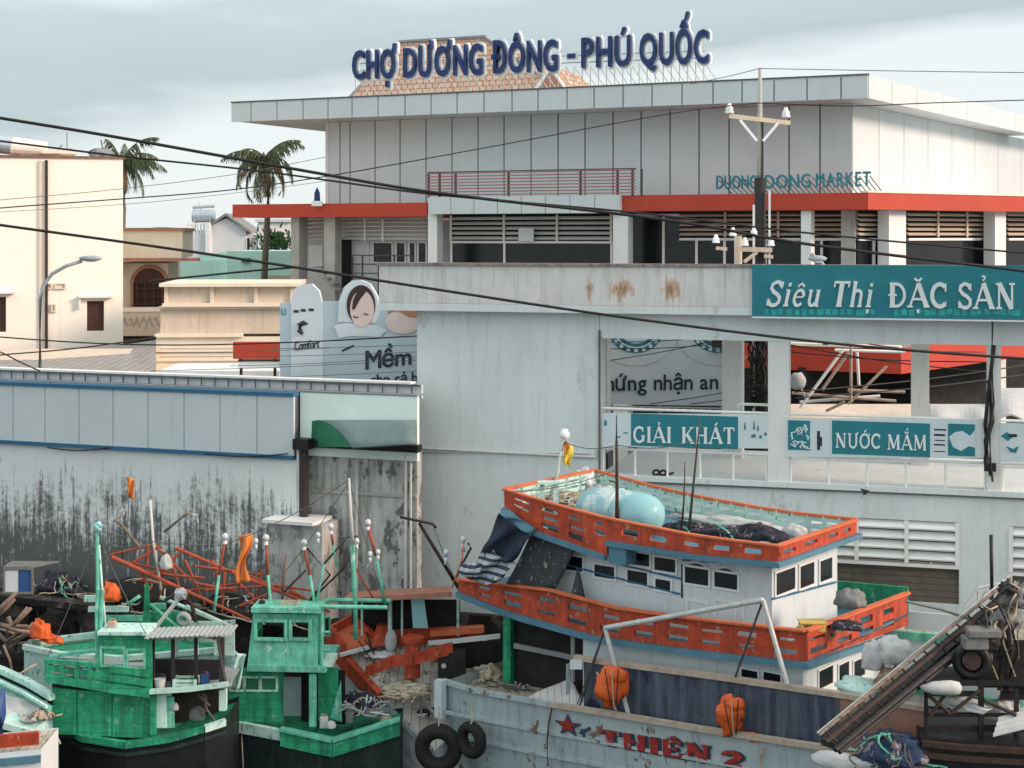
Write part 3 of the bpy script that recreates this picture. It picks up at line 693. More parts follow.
MB().box(FB, u0, ub+.1, -.65, .3, zb, zb+.18).build('balcony_rail', m['cream'], o); MB().box(FB, u0, ub, -.5, .5, za-.35, za-.1).build('balcony_slab', m['pipe_dark'], o)
# ------------------------------------------------------------------ terrace building
FC = Fr(U(155, 300, 60), (.995, .08))
o = thing('terrace_building', 'tan and cream terrace building with stepped cornices behind the grey store', 'building', FC.p(2, 3, 1.9))
def band(name, x0, y0, x1, y1, v, k, v1=5): 
    u0, u1, z0, z1 = FC.rect(x0, y0, x1, y1); MB().box(FC, u0, u1, v, v1, z0, z1).build(name, m[k], o); return u0, u1, z0, z1
band('cornice', 160, 283, 300, 286.5, -.25, 'yellow_cream'); u0, u1, z0, z1 = band('frieze', 166, 286.5, 299, 303, .1, 'tan')
for px in (166, 212, 256, 292): u = FC.hu(px); MB().box(FC, u-.07, u+.07, -.02, .1, z0, z1).build('pilaster', m['cream_deep'], o)
band('cornice', 163, 303, 300, 306.5, -.2, 'yellow_cream'); band('cornice', 158, 306.5, 300, 309, -.05, 'cream_deep'); band('wall', 160, 309, 300, 334, .12, 'tan')
band('cornice', 155, 334, 243, 337, -.15, 'yellow_cream'); band('lower_wall', 156, 337, 300, 400, .0, 'yellow_cream'); 
a = MB()
for py in (352, 361): z = FC.hit(200, py)[1]; a.box(FC, FC.hu(157), FC.hu(240), -.05, -.002, z-.02, z+.02)
a.build('string_course', m['tan'], o)
# low sheet roof beside it
a = MB(); p = [U(-10, 352, 60), U(120, 345, 62), U(156, 340, 62), U(156, 380, 50), U(-10, 380, 50)]
a.slab([p[4], p[3], p[2], p[1], p[0]], .12)
o = thing('shed', 'low shed with a brownish corrugated roof below the cream building', 'shed', U(80, 380, 52)-V(0, 0, 5))
a.build('roof', m['roof_sheet'], o); a = MB(); a.hexa([V(U(-10,0,51).x, 51, 1.9), V(U(156,0,51).x, 51, 1.9), V(U(156,0,60).x, 60, 1.9), V(U(-10,0,60).x, 60, 1.9), V(U(-10,0,51).x, 51, 7.1), V(U(156,0,51).x, 51, 7.1), V(U(156,0,60).x, 60, 7.6), V(U(-10,0,60).x, 60, 7.6)]); a.build('wall', m['tan'], o)
a = MB(); a.box(W, U(158,0,49).x, U(279,0,49).x, 49, 52, 1.9, U(0, 371, 49).z); o = a.build('low_wall', m['white_paint'], label='low whitewashed wall behind the blue trimmed store, under the red shop sign', cat='wall')
FR_ = Fr(U(233, 350, 47), (1, 0))
o = thing('shop_sign', 'plain dark red signboard with a white strip below it, left of the big billboard', 'sign', U(256, 365, 47)-V(0, 0, 1))
u0, u1, z0, z1 = FR_.rect(233, 342, 280, 359); MB().box(FR_, u0, u1, 0, .15, z0, z1).build('board', m['red_fascia'], o)
u0, u1, z0, z1 = FR_.rect(238, 362, 281, 368); MB().box(FR_, u0, u1, .02, .12, z0, z1).build('white_strip', m['sign_white'], o)
a = MB()
for px in (240, 274): u = FR_.hu(px); a.box(FR_, u-.04, u+.04, .16, .24, 1.9, z1+.3)
u0, u1, z0, z1 = FR_.rect(243, 334, 280, 336); a.box(FR_, u0, u1, .1, .16, z0, z1)
u0, u1, z0, z1 = FR_.rect(238, 359.5, 281, 361.5); a.box(FR_, u0, u1, .0, .13, z0, z1); a.build('frame', m['pipe_dark'], o)
# street lamp
def street_lamp(label, bx, by, pts, Y, hx, hy, hl):
    b = U(bx, by, Y); o = thing('street_lamp', label, 'street lamp', b, 'street lamps behind the waterfront')
    P = [b]+[U(x, y, Y) for x, y in pts]; MB().path(P, [.09]+[.06]*len(pts), 8).build('pole', m['lamp_grey'], o, smooth=True)
    a = MB(); h0 = U(hx, hy, Y); d = (P[-1]-P[-2]).normalized(); a.blob(h0+d*hl*.45, hl*.62, .16, .10, .05, 1, 12, 8, ux=V(d.x, 0, 0) if abs(d.x) > .1 else None); a.build('lamp_head', m['lamp_grey'], o, smooth=True)
    MB().blob(h0+d*hl*.5-V(0, 0, .07), hl*.35, .1, .06, .0, 1, 10, 6).build('lamp_glass', m['bulb'], o)
street_lamp('curved grey street lamp in front of the tall cream building', 40, 395, [(40, 300), (43, 286), (52, 274), (66, 266), (82, 261)], 50, 82, 261, .62)
street_lamp('small street lamp head showing above the teal sign parapet', 826, 345, [(826, 275), (824, 266), (820, 261), (815, 257), (811, 254)], 46, 812, 254.5, -.45)
# ------------------------------------------------------------------ market hall
c0 = U(868, 98, 58); FJ = Fr(c0, (.904, -.427)); zt, zb = H+(Y0-75)/F*58, H+(Y0-98)/F*58
rd = (V(1480-CX, F, 0)).normalized(); FK = Fr(c0, rd)             # the right-hand face
mk = thing('market_hall', 'large grey panelled market hall with red canopies and a flat overhanging roof', 'market hall', FJ.p(-14, 8, 1.9))
def Pj(u, v, z): return FJ.p(u, v, z)
uL = FJ.hu(231)
# roof slab (soffit) + fascia panels
A = FJ.p(uL, 0, 0); B = FJ.p(0, 0, 0); Cc = FK.p(26, 0, 0); Dd = FK.p(26, -20, 0) if False else FJ.p(uL, 22, 0)
def up(p, z): return V(p.x, p.y, z)
pc = FK.p(26, 0, 0); pd = FJ.p(uL, 26, 0)
ins = .12
a = MB(); pts = [FJ.p(uL+ins, ins, zt-.35), FJ.p(-ins, ins, zt-.35), up(FK.p(26, -ins*0+.12, 0), zt-.35), FJ.p(uL+ins, 24, zt-.35)]
a.slab([FJ.p(uL+ins, .1, zb+.35), FJ.p(-.1, .1, zb+.35), FK.p(26, .15, zb+.35), FJ.p(uL+ins, 24, zb+.35)], .32)
a.build('roof_slab', m['panel_grey'], mk)
def panels(fr, u0, u1, z0, z1, v0, v1, n, gap, mb):
    for i in range(n): mb.box(fr, lerp(u0, u1, i/n)+gap/2, lerp(u0, u1, (i+1)/n)-gap/2, v0, v1, z0, z1)
fj = MB(); jx = [231, 251, 277, 303, 328, 352, 378, 405, 431, 457, 484, 512, 538, 567, 594, 623, 652, 682, 713, 742, 774, 807, 841, 868]
for a_, b_ in zip(jx, jx[1:]): fj.box(FJ, FJ.hu(a_)+.025, FJ.hu(b_)-.025, 0, .09, zb, zt)
fj.build('fascia', m['panel_grey'], mk)
MB().box(FJ, uL+.02, -.1, .095, .14, zb+.03, zt-.02).build('fascia_joint', m['dark_joint'], mk)
fk = MB(); kx = [868, 892, 917, 943, 967, 991, 1015, 1040, 1066, 1093]
us = [FK.hu(x) for x in kx]
for i, (a_, b_) in enumerate(zip(us, us[1:])): fk.box(FK, a_+(.1 if i == 0 else .025), b_-.025, 0, .09, zb, zt)
fk.build('fascia', m['panel_grey'], mk); MB().box(FK, .12, us[-1], .095, .14, zb+.03, zt-.02).build('fascia_joint', m['house_grey'], mk)
a = MB(); a.box(FJ, uL, 0.02, -.04, .15, zt+.002, zt+.06); a.build('roof_edge_trim', m['dark_joint'], mk)
# soffit end returning at the far left
# upper walls
vw = 2.3
zw = H+(Y0-208)/F*58       # bottom of hall wall = canopy level
w0, w1 = FJ.hu(326, vw), FJ.hu(852.5, vw)
jx = [326, 340, 350, 375, 400, 426, 452, 478, 504, 531, 558, 585, 613, 641, 670, 699, 729, 759, 789, 820, 852.5]
zwt = zb+.02
a = MB()
for a_, b_ in zip(jx, jx[1:]): a.box(FJ, FJ.hu(a_, vw)+.03, FJ.hu(b_, vw)-.03, vw, vw+.12, zw-.5, zwt)
a.build('wall_panel', m['panel_grey'], mk)
MB().box(FJ, w0+.01, w1-.02, vw+.125, vw+.4, 1.9, zwt-.01).build('wall_backing', m['dark_joint'], mk)
MB().box(FJ, w0-.02, w0+.12, vw-.02, vw+.5, zw-.5, zwt).build('wall_end', m['white_paint'], mk)
cw = FJ.p(w1, vw, 0); FQ = Fr(cw, rd)
a = MB(); kx = [852.5, 879, 904, 928, 952, 975, 998, 1021, 1046, 1072]
ks = [FQ.hu(x) for x in kx]
for a_, b_ in zip(ks, ks[1:]): a.box(FQ, a_+.03, b_-.03, 0, .12, zw-.5, zwt)
a.build('wall_panel', m['panel_grey'], mk)
MB().box(FQ, .03, ks[-1], .125, .3, 1.9, zwt-.01).build('wall_backing', m['dark_joint'], mk)
# soffit strips (dark recess between roof and wall)
# canopies
r1 = FJ.rect(620, 196, 868, 211.5, 0); zc1, zc0 = H+(Y0-192.5)/F*58, H+(Y0-209.5)/F*58
ck = Fr(c0, V(2600-CX, F, 0))
MB().box(FJ, FJ.hu(620), -.02, 0, vw-.02, zc0, zc1).build('canopy', m['red_fascia'], mk)
MB().prism(ck, [(0, zc0), (20, zc0), (20, zc1), (0, zc1)], 0, .25).build('canopy', m['red_fascia'], mk)
MB().slab([ck.p(.02, .26, zc0+.25), ck.p(20, .26, zc0+.25), FQ.p(20, -.02, zc0+.25), FQ.p(.02, -.02, zc0+.25)], .2).build('canopy_underside', m['white_paint'], mk)
MB().box(ck, -.02, 20, -.03, .3, zc1+.002, zc1+.07).build('canopy_flashing', m['yellow_cream'], mk)
zl1, zl0 = FJ.hit(330, 203.5)[1], FJ.hit(330, 217)[1]
MB().box(FJ, FJ.hu(232.5), FJ.hu(427), 0, vw-.02, zl0, zl1).build('canopy', m['red_fascia'], mk)
# centre bay
u0, u1, z0, z1 = FJ.rect(428, 196, 620, 213.5, -.25); a = MB()
for i in range(8): a.box(FJ, lerp(u0, u1, i/8)+.015, lerp(u0, u1, (i+1)/8)-.015, -.25, -.15, z0, z1)
a.build('bay_fascia', m['panel_grey'], mk); MB().box(FJ, u0+.01, u1-.01, -.14, vw-.02, z0+.03, z1-.03).build('bay_roof', m['white_paint'], mk)
rl = MB(); rp = MB(); ur0, ur1 = FJ.hu(428, -.1), FJ.hu(641, .5); zr0, zr1 = FJ.hit(530, 197)[1], FJ.hit(530, 172)[1]
for k in range(8): z = lerp(zr0+.12, zr1, k/7); rl.box(FJ, ur0, ur1, -.13, -.09, z-.022, z+.022)
for px in (428, 439, 455, 508, 580, 617, 632, 641): u = FJ.hu(px, -.1); rp.box(FJ, u-.04, u+.04, -.08, 0, zr0, zr1+.03)
r_ = rl.build('roof_railing', m['railing_red'], mk); each(rp, 'post', m['railing_dark'], r_)
MB().box(FJ, ur0, ur1, -.14, -.07, zr1+.035, zr1+.08).build('top_rail', m['railing_dark'], r_)
# columns
def column(fr, x0, x1, v, y0, d=.55, k='white_paint'):
    u0, u1 = fr.hu(x0, v), fr.hu(x1, v); MB().box(fr, u0, u1, v, v+d, 1.9, fr.hit((x0+x1)/2, y0, v)[1]).build('column', m[k], mk)
column(FJ, 428, 437, .0, 213.8); column(FJ, 613, 628, .0, 213.8); column(FJ, 801, 811, .2, 210.5); column(FJ, 324, 335, .5, 217.3, k='concrete'); column(FJ, 291, 299, .5, 217.3, .7, k='concrete'); column(FJ, 841, 855, 1.2, 210.5, k='concrete')
column(ck, 889, 906, .4, 210.5); column(ck, 995, 1006, .4, 210.5)
# glazed ground-to-canopy front: louvre bands over dark glass
def louvres(fr, x0, x1, y0, y1, v, n, k='white_paint', posts=()):
    u0, u1 = fr.hu(x0, v), fr.hu(x1, v); xm = (x0+x1)/2; z0, z1 = fr.hit(xm, y1, v)[1], fr.hit(xm, y0, v)[1]; a = MB(); h = (z1-z0)/n
    for i in range(n):
        z = z0+h*i; a.hexa([fr.p(u0, v-.06, z+.02), fr.p(u1, v-.06, z+.02), fr.p(u1, v+.06, z+h*.60), fr.p(u0, v+.06, z+h*.60), fr.p(u0, v-.09, z+.06), fr.p(u1, v-.09, z+.06), fr.p(u1, v+.03, z+h*.68), fr.p(u0, v+.03, z+h*.68)])
    for px in posts: u = fr.hu(px, v); a.box(fr, u-.05, u+.05, v-.13, v-.095, z0-.05, z1)
    return a.build('louvre_band', m[k], mk)
def glazing(fr, x0, x1, y0, y1, v, mull=(), k='glass_dark'):
    u0, u1 = fr.hu(x0, v), fr.hu(x1, v); xm = (x0+x1)/2; z0, z1 = fr.hit(xm, y1, v)[1], fr.hit(xm, y0, v)[1]
    g_ = MB().box(fr, u0, u1, v, v+.06, z0, z1).build('window', m[k], mk)
    a = MB()
    for px in mull: u = fr.hu(px, v); a.box(fr, u-.05, u+.05, v-.08, v-.003, z0, z1)
    a.box(fr, u0, u1, v-.10, v-.004, z1-.1, z1); a.build('frame', m['white_trim'], g_)
vg = 2.0
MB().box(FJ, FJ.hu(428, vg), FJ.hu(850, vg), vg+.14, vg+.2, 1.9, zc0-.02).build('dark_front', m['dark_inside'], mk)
louvres(FJ, 452, 613, 215, 240, vg, 5, posts=(452, 505, 558, 612)); glazing(FJ, 452, 613, 241, 272, vg, (452, 505, 612))
glazing(FJ, 437, 450, 218, 272, vg, (), 'house_dark')
louvres(FJ, 680, 801, 212, 236, vg, 5, 'tan', posts=(726, 779)); glazing(FJ, 628, 680, 214, 272, vg, (664,)); glazing(FJ, 680, 801, 238, 275, vg, (697, 725, 766))
louvres(FJ, 815, 850, 212, 236, vg+.05, 5, 'tan'); glazing(FJ, 813, 850, 238, 275, vg+.04, (822,))
kb = Fr(ck.p(.6, 1.0, 0), ck.u)
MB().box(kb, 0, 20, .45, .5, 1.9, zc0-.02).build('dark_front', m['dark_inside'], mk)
louvres(kb, 858, 889, 212, 236, .2, 5, 'tan'); louvres(kb, 907, 995, 212, 236, .2, 5, 'tan', posts=(936, 965)); louvres(kb, 1007, 1060, 212, 236, .2, 5, 'tan'); glazing(kb, 858, 889, 238, 275, .2, (873,)); glazing(kb, 907, 995, 238, 275, .2); glazing(kb, 1007, 1060, 238, 275, .2)
# left bay with louvres, windows and pale wall
MB().box(FJ, FJ.hu(292, 1.6), FJ.hu(427, 1.6), 2.25, 2.3, 1.9, zl0).build('wall', m['panel_grey'], mk)
MB().box(FJ, FJ.hu(338, 1.6), FJ.hu(345, 1.6), 1.9, 2.2, 1.9, zl0-.9).build('dark_doorway', m['dark_inside'], mk)
louvres(FJ, 301, 324, 219, 240, 1.7, 5, posts=(307,)); louvres(FJ, 338, 427, 219, 240, 1.7, 5, 'white_paint', posts=(366, 384))
for x0, x1 in ((301, 306), (374, 392), (397, 405), (410, 415), (419, 426)): window(FJ, mk, x0, 243, x1, 262, 2.2, m['white_trim'], m['glass_dark'], fw=.05)
window(FJ, mk, 309, 246, 322, 268, 2.2, m['white_trim'], m['sign_white'], fw=.04)
window(FJ, mk, 347, 243, 368, 262, 2.2, m['white_trim'], m['house_grey'], fw=.05)
st = MB(); z0_ = FJ.hit(330, 305, .3)[1]
for k in range(9): st.box(FJ, FJ.hu(313, .3)+k*.28, FJ.hu(313, .3)+k*.28+.3, .2, .9, FJ.hit(320, 268, .3)[1]-k*.24, FJ.hit(320, 268, .3)[1]-k*.24+.06)
st.build('outside_stair', m['house_dark'], mk)
a = MB()
for k in range(3): a.box(FJ, FJ.hu(352, .3), FJ.hu(412, .3), .25, .3, FJ.hit(380, 256+k*9, .3)[1], FJ.hit(380, 256+k*9, .3)[1]+.05)
for px in (352, 362, 378, 394, 412): u = FJ.hu(px, .3); a.box(FJ, u-.03, u+.03, .31, .36, 9, FJ.hit(380, 255, .3)[1])
a.build('balcony_railing', m['railing_dark'], mk)
u0, u1, z0, z1 = FJ.rect(519, 228, 534, 241, 1.75); s_ = MB().box(FJ, u0, u1, 1.7, 1.75, z0, z1); s_.build('notice_board', m['sign_white'], mk)

# tiled hip roof behind the parapet
FT = Fr(U(345, 95, 84), (.904, -.427)); 
o = thing('tiled_roof', 'orange tiled hip roof rising behind the flat market roof and its letters', 'roof', FT.p(4, 2, zt-.4))
e0, e1 = FT.hu(345), FT.hu(566); ze = FT.hit(455, 98)[1]; r0, r1 = FT.hit(401, 42, 3.2)[0], FT.hit(484, 42, 3.2)[0]; zr = FT.hit(440, 40, 3.2)[1]
a = MB(); P_ = FT.p
zm = FT.hit(540, 70, 1.2)[1]; um = FT.hit(552, 70, 1.2)[0]
a.add([P_(e0, 0, ze), P_(e1, 0, ze), P_(um, 1.6, zm), P_(r1, 3.2, zr), P_(r0, 3.2, zr), P_(e0, 6.4, ze), P_(e1, 6.4, ze), P_(um, 4.8, zm)], [(0,1,2,3,4), (0,4,5), (5,4,3,7,6), (3,2,7), (1,6,7,2), (0,5,6,1)])
a.build('tiles', m['roof_tile'], o)
MB().tube(P_(r0-.1, 3.2, zr), P_(r1+.1, 3.2, zr), .13).tube(P_(r1, 3.2, zr), P_(e1, 0, ze+.02), .09).tube(P_(r0, 3.2, zr), P_(e0, 0, ze+.02), .09).build('ridge', m['roof_dark'], o)
g0, g1 = FT.hit(536, 86, -.4)[0], FT.hit(566, 86, -.4)[0]; gm = (g0+g1)/2; zg = FT.hit(551, 70, -.4)[1]; zgb = FT.hit(551, 92, -.4)[1]
MB().prism(FT, [(g0, zgb), (g1, zgb), (gm, zg)], -.4, .6).build('gable', m['terracotta'], o)
a = MB(); a.path([P_(g0-.1, -.45, zgb), P_(gm, -.45, zg+.1), P_(g1+.1, -.45, zgb)], .10, 6); a.build('gable_trim', m['white_trim'], o)

# rooftop letters
rs = thing('rooftop_sign', 'big navy blue roof letters with white edges reading CHỢ DƯƠNG ĐÔNG - PHÚ QUỐC', 'sign', FJ.p(-12, 1, zt))
vs_ = .9
for txt, xa, xb, ta, tb, ba, bb in (('CHỢ', 354, 396.5, 50, 48, 79, 77.5), ('DƯƠNG', 405, 483, 47.5, 42.5, 77, 74), ('ĐÔNG', 493, 558, 41.5, 38.5, 73, 70.5), ('PHÚ', 583, 631, 37, 34, 67.5, 65), ('QUỐC', 641, 709, 33, 28.5, 65, 62.5)):
    fn = quad_fn(FJ, vs_, (xa, ta), (xb, tb), (xb, bb), (xa, ba))
    fb = put_text(fn, txt, .16, bold=.022, split=True, gap=.17); 
    bk = put_text(lambda s, t, d: fn(s, t, d-.22), txt, .18, bold=.072, split=True, gap=.17)
    for (ch, f_), (_, b_) in zip(fb, bk):
        w_ = b_.build('letter', m['letter_white'], rs); f_.build('letter_face', m['navy_letter'], w_)
u0, u1, z0, z1 = FJ.rect(566, 52, 577, 60, vs_); w_ = MB().box(FJ, u0, u1, vs_, vs_+.15, z0, z1).build('dash', m['letter_white'], rs); MB().box(FJ, u0+.07, u1-.07, vs_-.06, vs_-.002, z0+.07, z1-.07).build('dash_face', m['navy_letter'], w_)
a = MB(); px = 356
for k in range(44):
    px = 356+k*8.1; yb = lerp(76, 61, (px-356)/350); zq = FJ.hit(px, yb, vs_+.3)[1]
    u = FJ.hu(px, vs_+.3); a.tube(FJ.p(u, vs_+.25, zt-.3), FJ.p(u, vs_+.25, zq), .022, seg=5); a.tube(FJ.p(u+.45, vs_+1.7, zt-.3), FJ.p(u, vs_+.25, zq), .022, seg=5)
for yy in (3, 10): a.tube(FJ.p(FJ.hu(356, vs_+.22), vs_+.22, FJ.hit(356, 73-yy, vs_)[1]), FJ.p(FJ.hu(706, vs_+.22), vs_+.22, FJ.hit(706, 60-yy, vs_)[1]), .03, seg=5)
a.build('support_frame', m['steel_rail'], rs)
# market name over the canopy
ms = thing('canopy_sign', 'teal letters on thin struts over the red canopy reading DUONG DONG MARKET', 'sign', FJ.p(-5, .2, zc1))
for txt, xa, xb, ta, tb, ba, bb in (('DUONG', 717, 757, 175, 174.5, 189, 188.5), ('DONG', 765.5, 811, 174.5, 173, 188.5, 187.5), ('MARKET', 816.5, 871, 172.5, 170.5, 187.5, 186)):
    fn = quad_fn(FJ, .15, (xa, ta), (xb, tb), (xb, bb), (xa, ba))
    for ch, f_ in put_text(fn, txt, .12, bold=.012, split=True, gap=.14): f_.build('letter', m['teal_letter'], ms)
a = MB()
for k in range(30):
    px = 719+k*5.2; u = FJ.hu(px, .2); z = FJ.hit(px, lerp(180, 176, k/29), .2)[1]; a.tube(FJ.p(u, .2, z), FJ.p(u+.35, .9, zc1), .02, seg=5); 
a.build('support_frame', m['railing_dark'], ms)
c = U(317, 202, 68); o = thing('roof_figure', 'small dark blue sign figure on a white stand above the far left red canopy', 'small sign', c-V(0, 0, .3))
FF = Fr(c, (1, 0)); u0, u1, z0, z1 = FF.rect(314, 187, 320, 201); MB().prism(FF, [(u0, z0), (u1, z0), (u1-.02, lerp(z0, z1, .6)), ((u0+u1)/2, z1), (u0+.02, lerp(z0, z1, .6))], 0, .12).build('figure', m['navy_letter'], o); MB().box(FF, u0-.1, u1+.1, -.05, .2, z0-.22, z0).build('stand', m['white_trim'], o)

# ------------------------------------------------------------------ ground-level awnings of the market seen through the terrace
c1 = U(901, 350, 50); FM = Fr(c1, (.90, -.43)); FN = Fr(c1, V(1900-CX, F, 0))
o = thing('market_annex', 'low red roofed market annex seen through the terrace openings', 'annex', FM.p(-2, 4, 1.9))
z1, z0 = U(0, 349, 50).z, U(0, 374, 50).z
MB().box(FM, FM.hu(725), -.02, 0, .3, z0, z1).build('canopy', m['red_fascia'], o); MB().box(FN, 0, 14, 0, .3, z0, z1).build('canopy', m['red_fascia'], o)
MB().slab([FM.p(FM.hu(725), .31, z0+.4), FM.p(0, .31, z0+.4), FN.p(14, .31, z0+.4), FN.p(14, -2, z0+.4)+V(-2, 9, 0), FM.p(FM.hu(725), 9, z0+.4)], .2).build('roof', m['house_dark'], o)
MB().box(FM, FM.hu(725), 0, 4, 4.2, 1.9, z0+.1).box(FN, -1, 14, 3, 3.2, 1.9, z0+.1).build('dark_front', m['dark_inside'], o)  # dark sheets paint in the shade under the annex roof
a = MB(); a.box(FM, FM.hu(788), -.05, -.06, .36, z1+.002, z1+.09); a.build('flashing', m['yellow_cream'], o)
FO = Fr(U(790, 395, 44), (1, 0))
def pole(name, label, pts, Y, r, k, cat):
    P = [U(x, y, Y) for x, y in pts]; MB().path(P, r, 6).build(name, m[k], label=label, cat=cat)
o = thing('pole_bundle', 'bundle of bare whitish poles leaning together behind the terrace railing', 'pole frame', U(845, 412, 45.5))
for i, (p0, p1) in enumerate((((800, 408), (843, 350)), ((822, 390), (849, 352)), ((851, 343), (851, 402)), ((857, 352), (859, 385)), ((848, 404), (887, 366)), ((792, 393), (896, 401)), ((800, 402), (880, 396)), ((845, 402), (826, 411)), ((848, 390), (905, 392)), ((835, 350), (905, 352)))):
    MB().tube(U(*p0, 45.6+i*.1), U(*p1, 45.6+i*.09), .045).build('pole', m['rail_wood'] if i % 3 else m['white_trim'], o)
for i, (x0, y0, x1, y1, k, lab) in enumerate(((930, 404, 990, 422, 'sack_white', 'pale canvas awning low behind the second terrace opening'), (1000, 388, 1060, 418, 'sack_white', 'pale canvas awning at the right edge behind the terrace'), (790, 404, 930, 424, 'tan', 'worn brownish canvas awning under the leaning poles'))):
    Y = 45.8+i*.4; a = MB(); p0, p1 = U(x0, y0, Y+2.5), U(x1, y0, Y+2.5); q0, q1 = U(x0, y1, Y), U(x1, y1, Y)
    a.shell(lambda s, t: p0.lerp(p1, s).lerp(q0.lerp(q1, s), t)+V(0, 0, .12*math.sin(s*9)*t), 14, 4, (0, 0, -.05)); th = thing('awning', lab, 'awning', q0-V(0, 0, 2)); a.build('canvas', m[k], th)
    b_ = MB(); 
    for q_ in (q0, q1, p0, p1): b_.tube(V(q_.x, q_.y, 1.9), q_, .04)
    each(b_, 'leg', m['steel_rail'], th)
o = thing('patio_umbrella', 'folded white parasol lying behind the terrace', 'umbrella', U(798, 385, 45.3)); MB().blob(U(797, 381, 45.3), .28, .2, .24, .3, 2, 12, 8).build('canopy', m['sack_white'], o, smooth=True); MB().tube(U(798, 381, 45.3), U(806, 400, 45.3), .03).build('pole', m['steel_rail'], o)
# ------------------------------------------------------------------ blue-trimmed grey store on the left
o = thing('waterside_store', 'long grey panelled store with blue trim over a mould streaked white wall', 'building', FL.p(-8, 4, 1.9)); P_ = FL.p
uA = FL.hu(-60); zbt, ztp = 6.13, FL.hit(299, 397)[1]
a = MB(); jx = [-60, -25, 13, 45, 79, 113, 148, 184, 220, 257, 294]
for a_, b_ in zip(jx, jx[1:]): a.box(FL, FL.hu(a_)+.012, FL.hu(b_)-.012, 0, .08, zbt+.02, ztp)
a.build('wall_panel', m['panel_grey'], o); MB().box(FL, uA, FL.hu(293), .085, 3, zbt+.03, ztp-.7) if False else MB().box(FL, uA, FL.hu(293), .085, .3, zbt+.03, ztp-.01).build('panel_backing', m['dark_joint'], o)
MB().box(FL, uA, FL.hu(294.5), -.07, .2, zbt-.08, zbt+.018).build('blue_trim', m['blue_trim'], o); MB().box(FL, uA, FL.hu(294), -.05, .3, ztp+.002, ztp+.10).build('blue_trim', m['blue_trim'], o)
MB().box(FL, uA, FL.hu(299), .06, .35, 1.85, zbt-.085).build('lower_wall', m['mold_wall'], o)
uR = FL.hu(417, .3); zc_ = ztp+.12; zd = FL.hit(300, 381, .6)[1]
MB().box(FL, uA, uR, .6, .7, zc_-.1, zd).build('gutter_wall', m['house_grey'], o); MB().box(FL, uA, uR, .3, .75, ztp+.10, ztp+.14).build('ledge', m['house_dark'], o)
a = MB(); n = int((uR-uA)/.42)
for k in range(n+1): u = uA+k*.42; a.box(FL, u-.014, u+.014, .5, .53, zc_, zd+.03)
a.box(FL, uA, uR, .49, .535, zd-.03, zd+.02)
a.build('gutter_bracket', m['dark_joint'], o)
a = MB(); a.box(FL, uA, FL.hu(416, .9), .54, .9, zd+.022, zd+.07); a.build('roof_edge', m['white_trim'], o)
MB().slab([FL.p(uA, .95, zd-.05), FL.p(FL.hu(415, .95), .95, zd-.05), FL.p(FL.hu(408, 6), 6, zd-2.2), FL.p(uA, 6, zd-2.2)], .1).build('roof', m['roof_sheet'], o)
a = MB(); u0 = FL.hu(294.5); a.box(FL, u0, uR, .32, .45, zbt, ztp+.09); a.build('mint_wall', m['mint_white'], o)
a = MB()
for x0, x1, y, sg in ((50, 112, 447, 3), (206, 290, 453, 3)):
    a.path([FL.p(FL.hu(lerp(x0, x1, k/8)), -.11, FL.hit(lerp(x0, x1, k/8), y+sg*math.sin(math.pi*k/8))[1]) for k in range(9)], .018, 5)
each(a, 'hanging_cable', m['cable_black'], o)
# concrete wall + pier + downpipe + awning
o = thing('concrete_wall', 'mould stained concrete wall with thin white pipes beside the big blank white wall', 'wall', FL.p(2.5, 1, 1.9))
u0, u1 = FL.hu(299, .5), FL.hu(417, .5); zt_ = FL.hit(350, 450, .5)[1]
MB().box(FL, u0, u1, .5, .8, 1.85, zt_).build('wall', m['mold_concrete'], o); MB().box(FL, u0, u1, .42, .85, zt_+.002, zt_+.07).build('coping', m['concrete'], o)
zm_ = FL.hit(350, 493, .45)[1]; MB().box(FL, u0+.4, u1, .43, .498, zm_-.03, zm_+.05).build('ledge', m['concrete'], o)
a = MB()
for px, r in ((357, .03), (406, .05), (411, .035)): u = FL.hu(px, .38); a.tube(FL.p(u, .36, 2.4), FL.p(u, .36, zt_-.03), r)
a.tube(FL.p(FL.hu(310, .38), .35, FL.hit(310, 453, .4)[1]), FL.p(FL.hu(408, .38), .35, FL.hit(408, 455, .4)[1]), .03)
each(a, 'pipe', m['pipe_white'], o)
o = thing('downpipe', 'thick dark rusted downpipe beside a white strip at the end of the blue trimmed store', 'pipe', FL.p(.2, 0, 3.5))
u0, u1 = FL.hu(300.5, 0), FL.hu(308, 0); za_, zb_ = FL.hit(304, 521)[1], FL.hit(304, 447)[1]
MB().tube(FL.p((u0+u1)/2, .0, za_), FL.p((u0+u1)/2, .0, zb_), (u1-u0)/2, seg=12).build('pipe', m['pipe_dark'], o)
MB().box(FL, FL.hu(297), FL.hu(299.5), -.03, .05, za_, zb_).build('white_strip', m['pipe_white'], o); MB().box(FL, FL.hu(296), FL.hu(311), -.2, .2, zb_-.05, zb_+.22).build('hopper', m['machine_black'], o)
o = thing('concrete_pier', 'lighter concrete pier with a flat ledge standing before the stained wall', 'pier', FL.p(0, -.6, 1.9))
u0, u1, z0, z1 = FL.rect(268, 524, 322, 610, -.6); MB().box(FL, u0, u1, -.6, .4, z0-.6, z1).build('block', m['pier'], o); MB().box(FL, u0-.1, FL.hu(315, -.6), -.75, .4, z1+.002, z1+.09).build('ledge', m['white_paint'], o)
o = thing('awning', 'curved awning with a green end panel over the stained concrete wall', 'awning', FL.p(2, 0, 6))
rl, rr, el, er = U(318, 420, 41.2), U(416.5, 420, 39.9), U(352, 447, 39.2), U(416.5, 443, 38.6)
def prof(a, b, t): return a.lerp(b, t)+V(0, 0, .17*math.sin(math.pi*t))
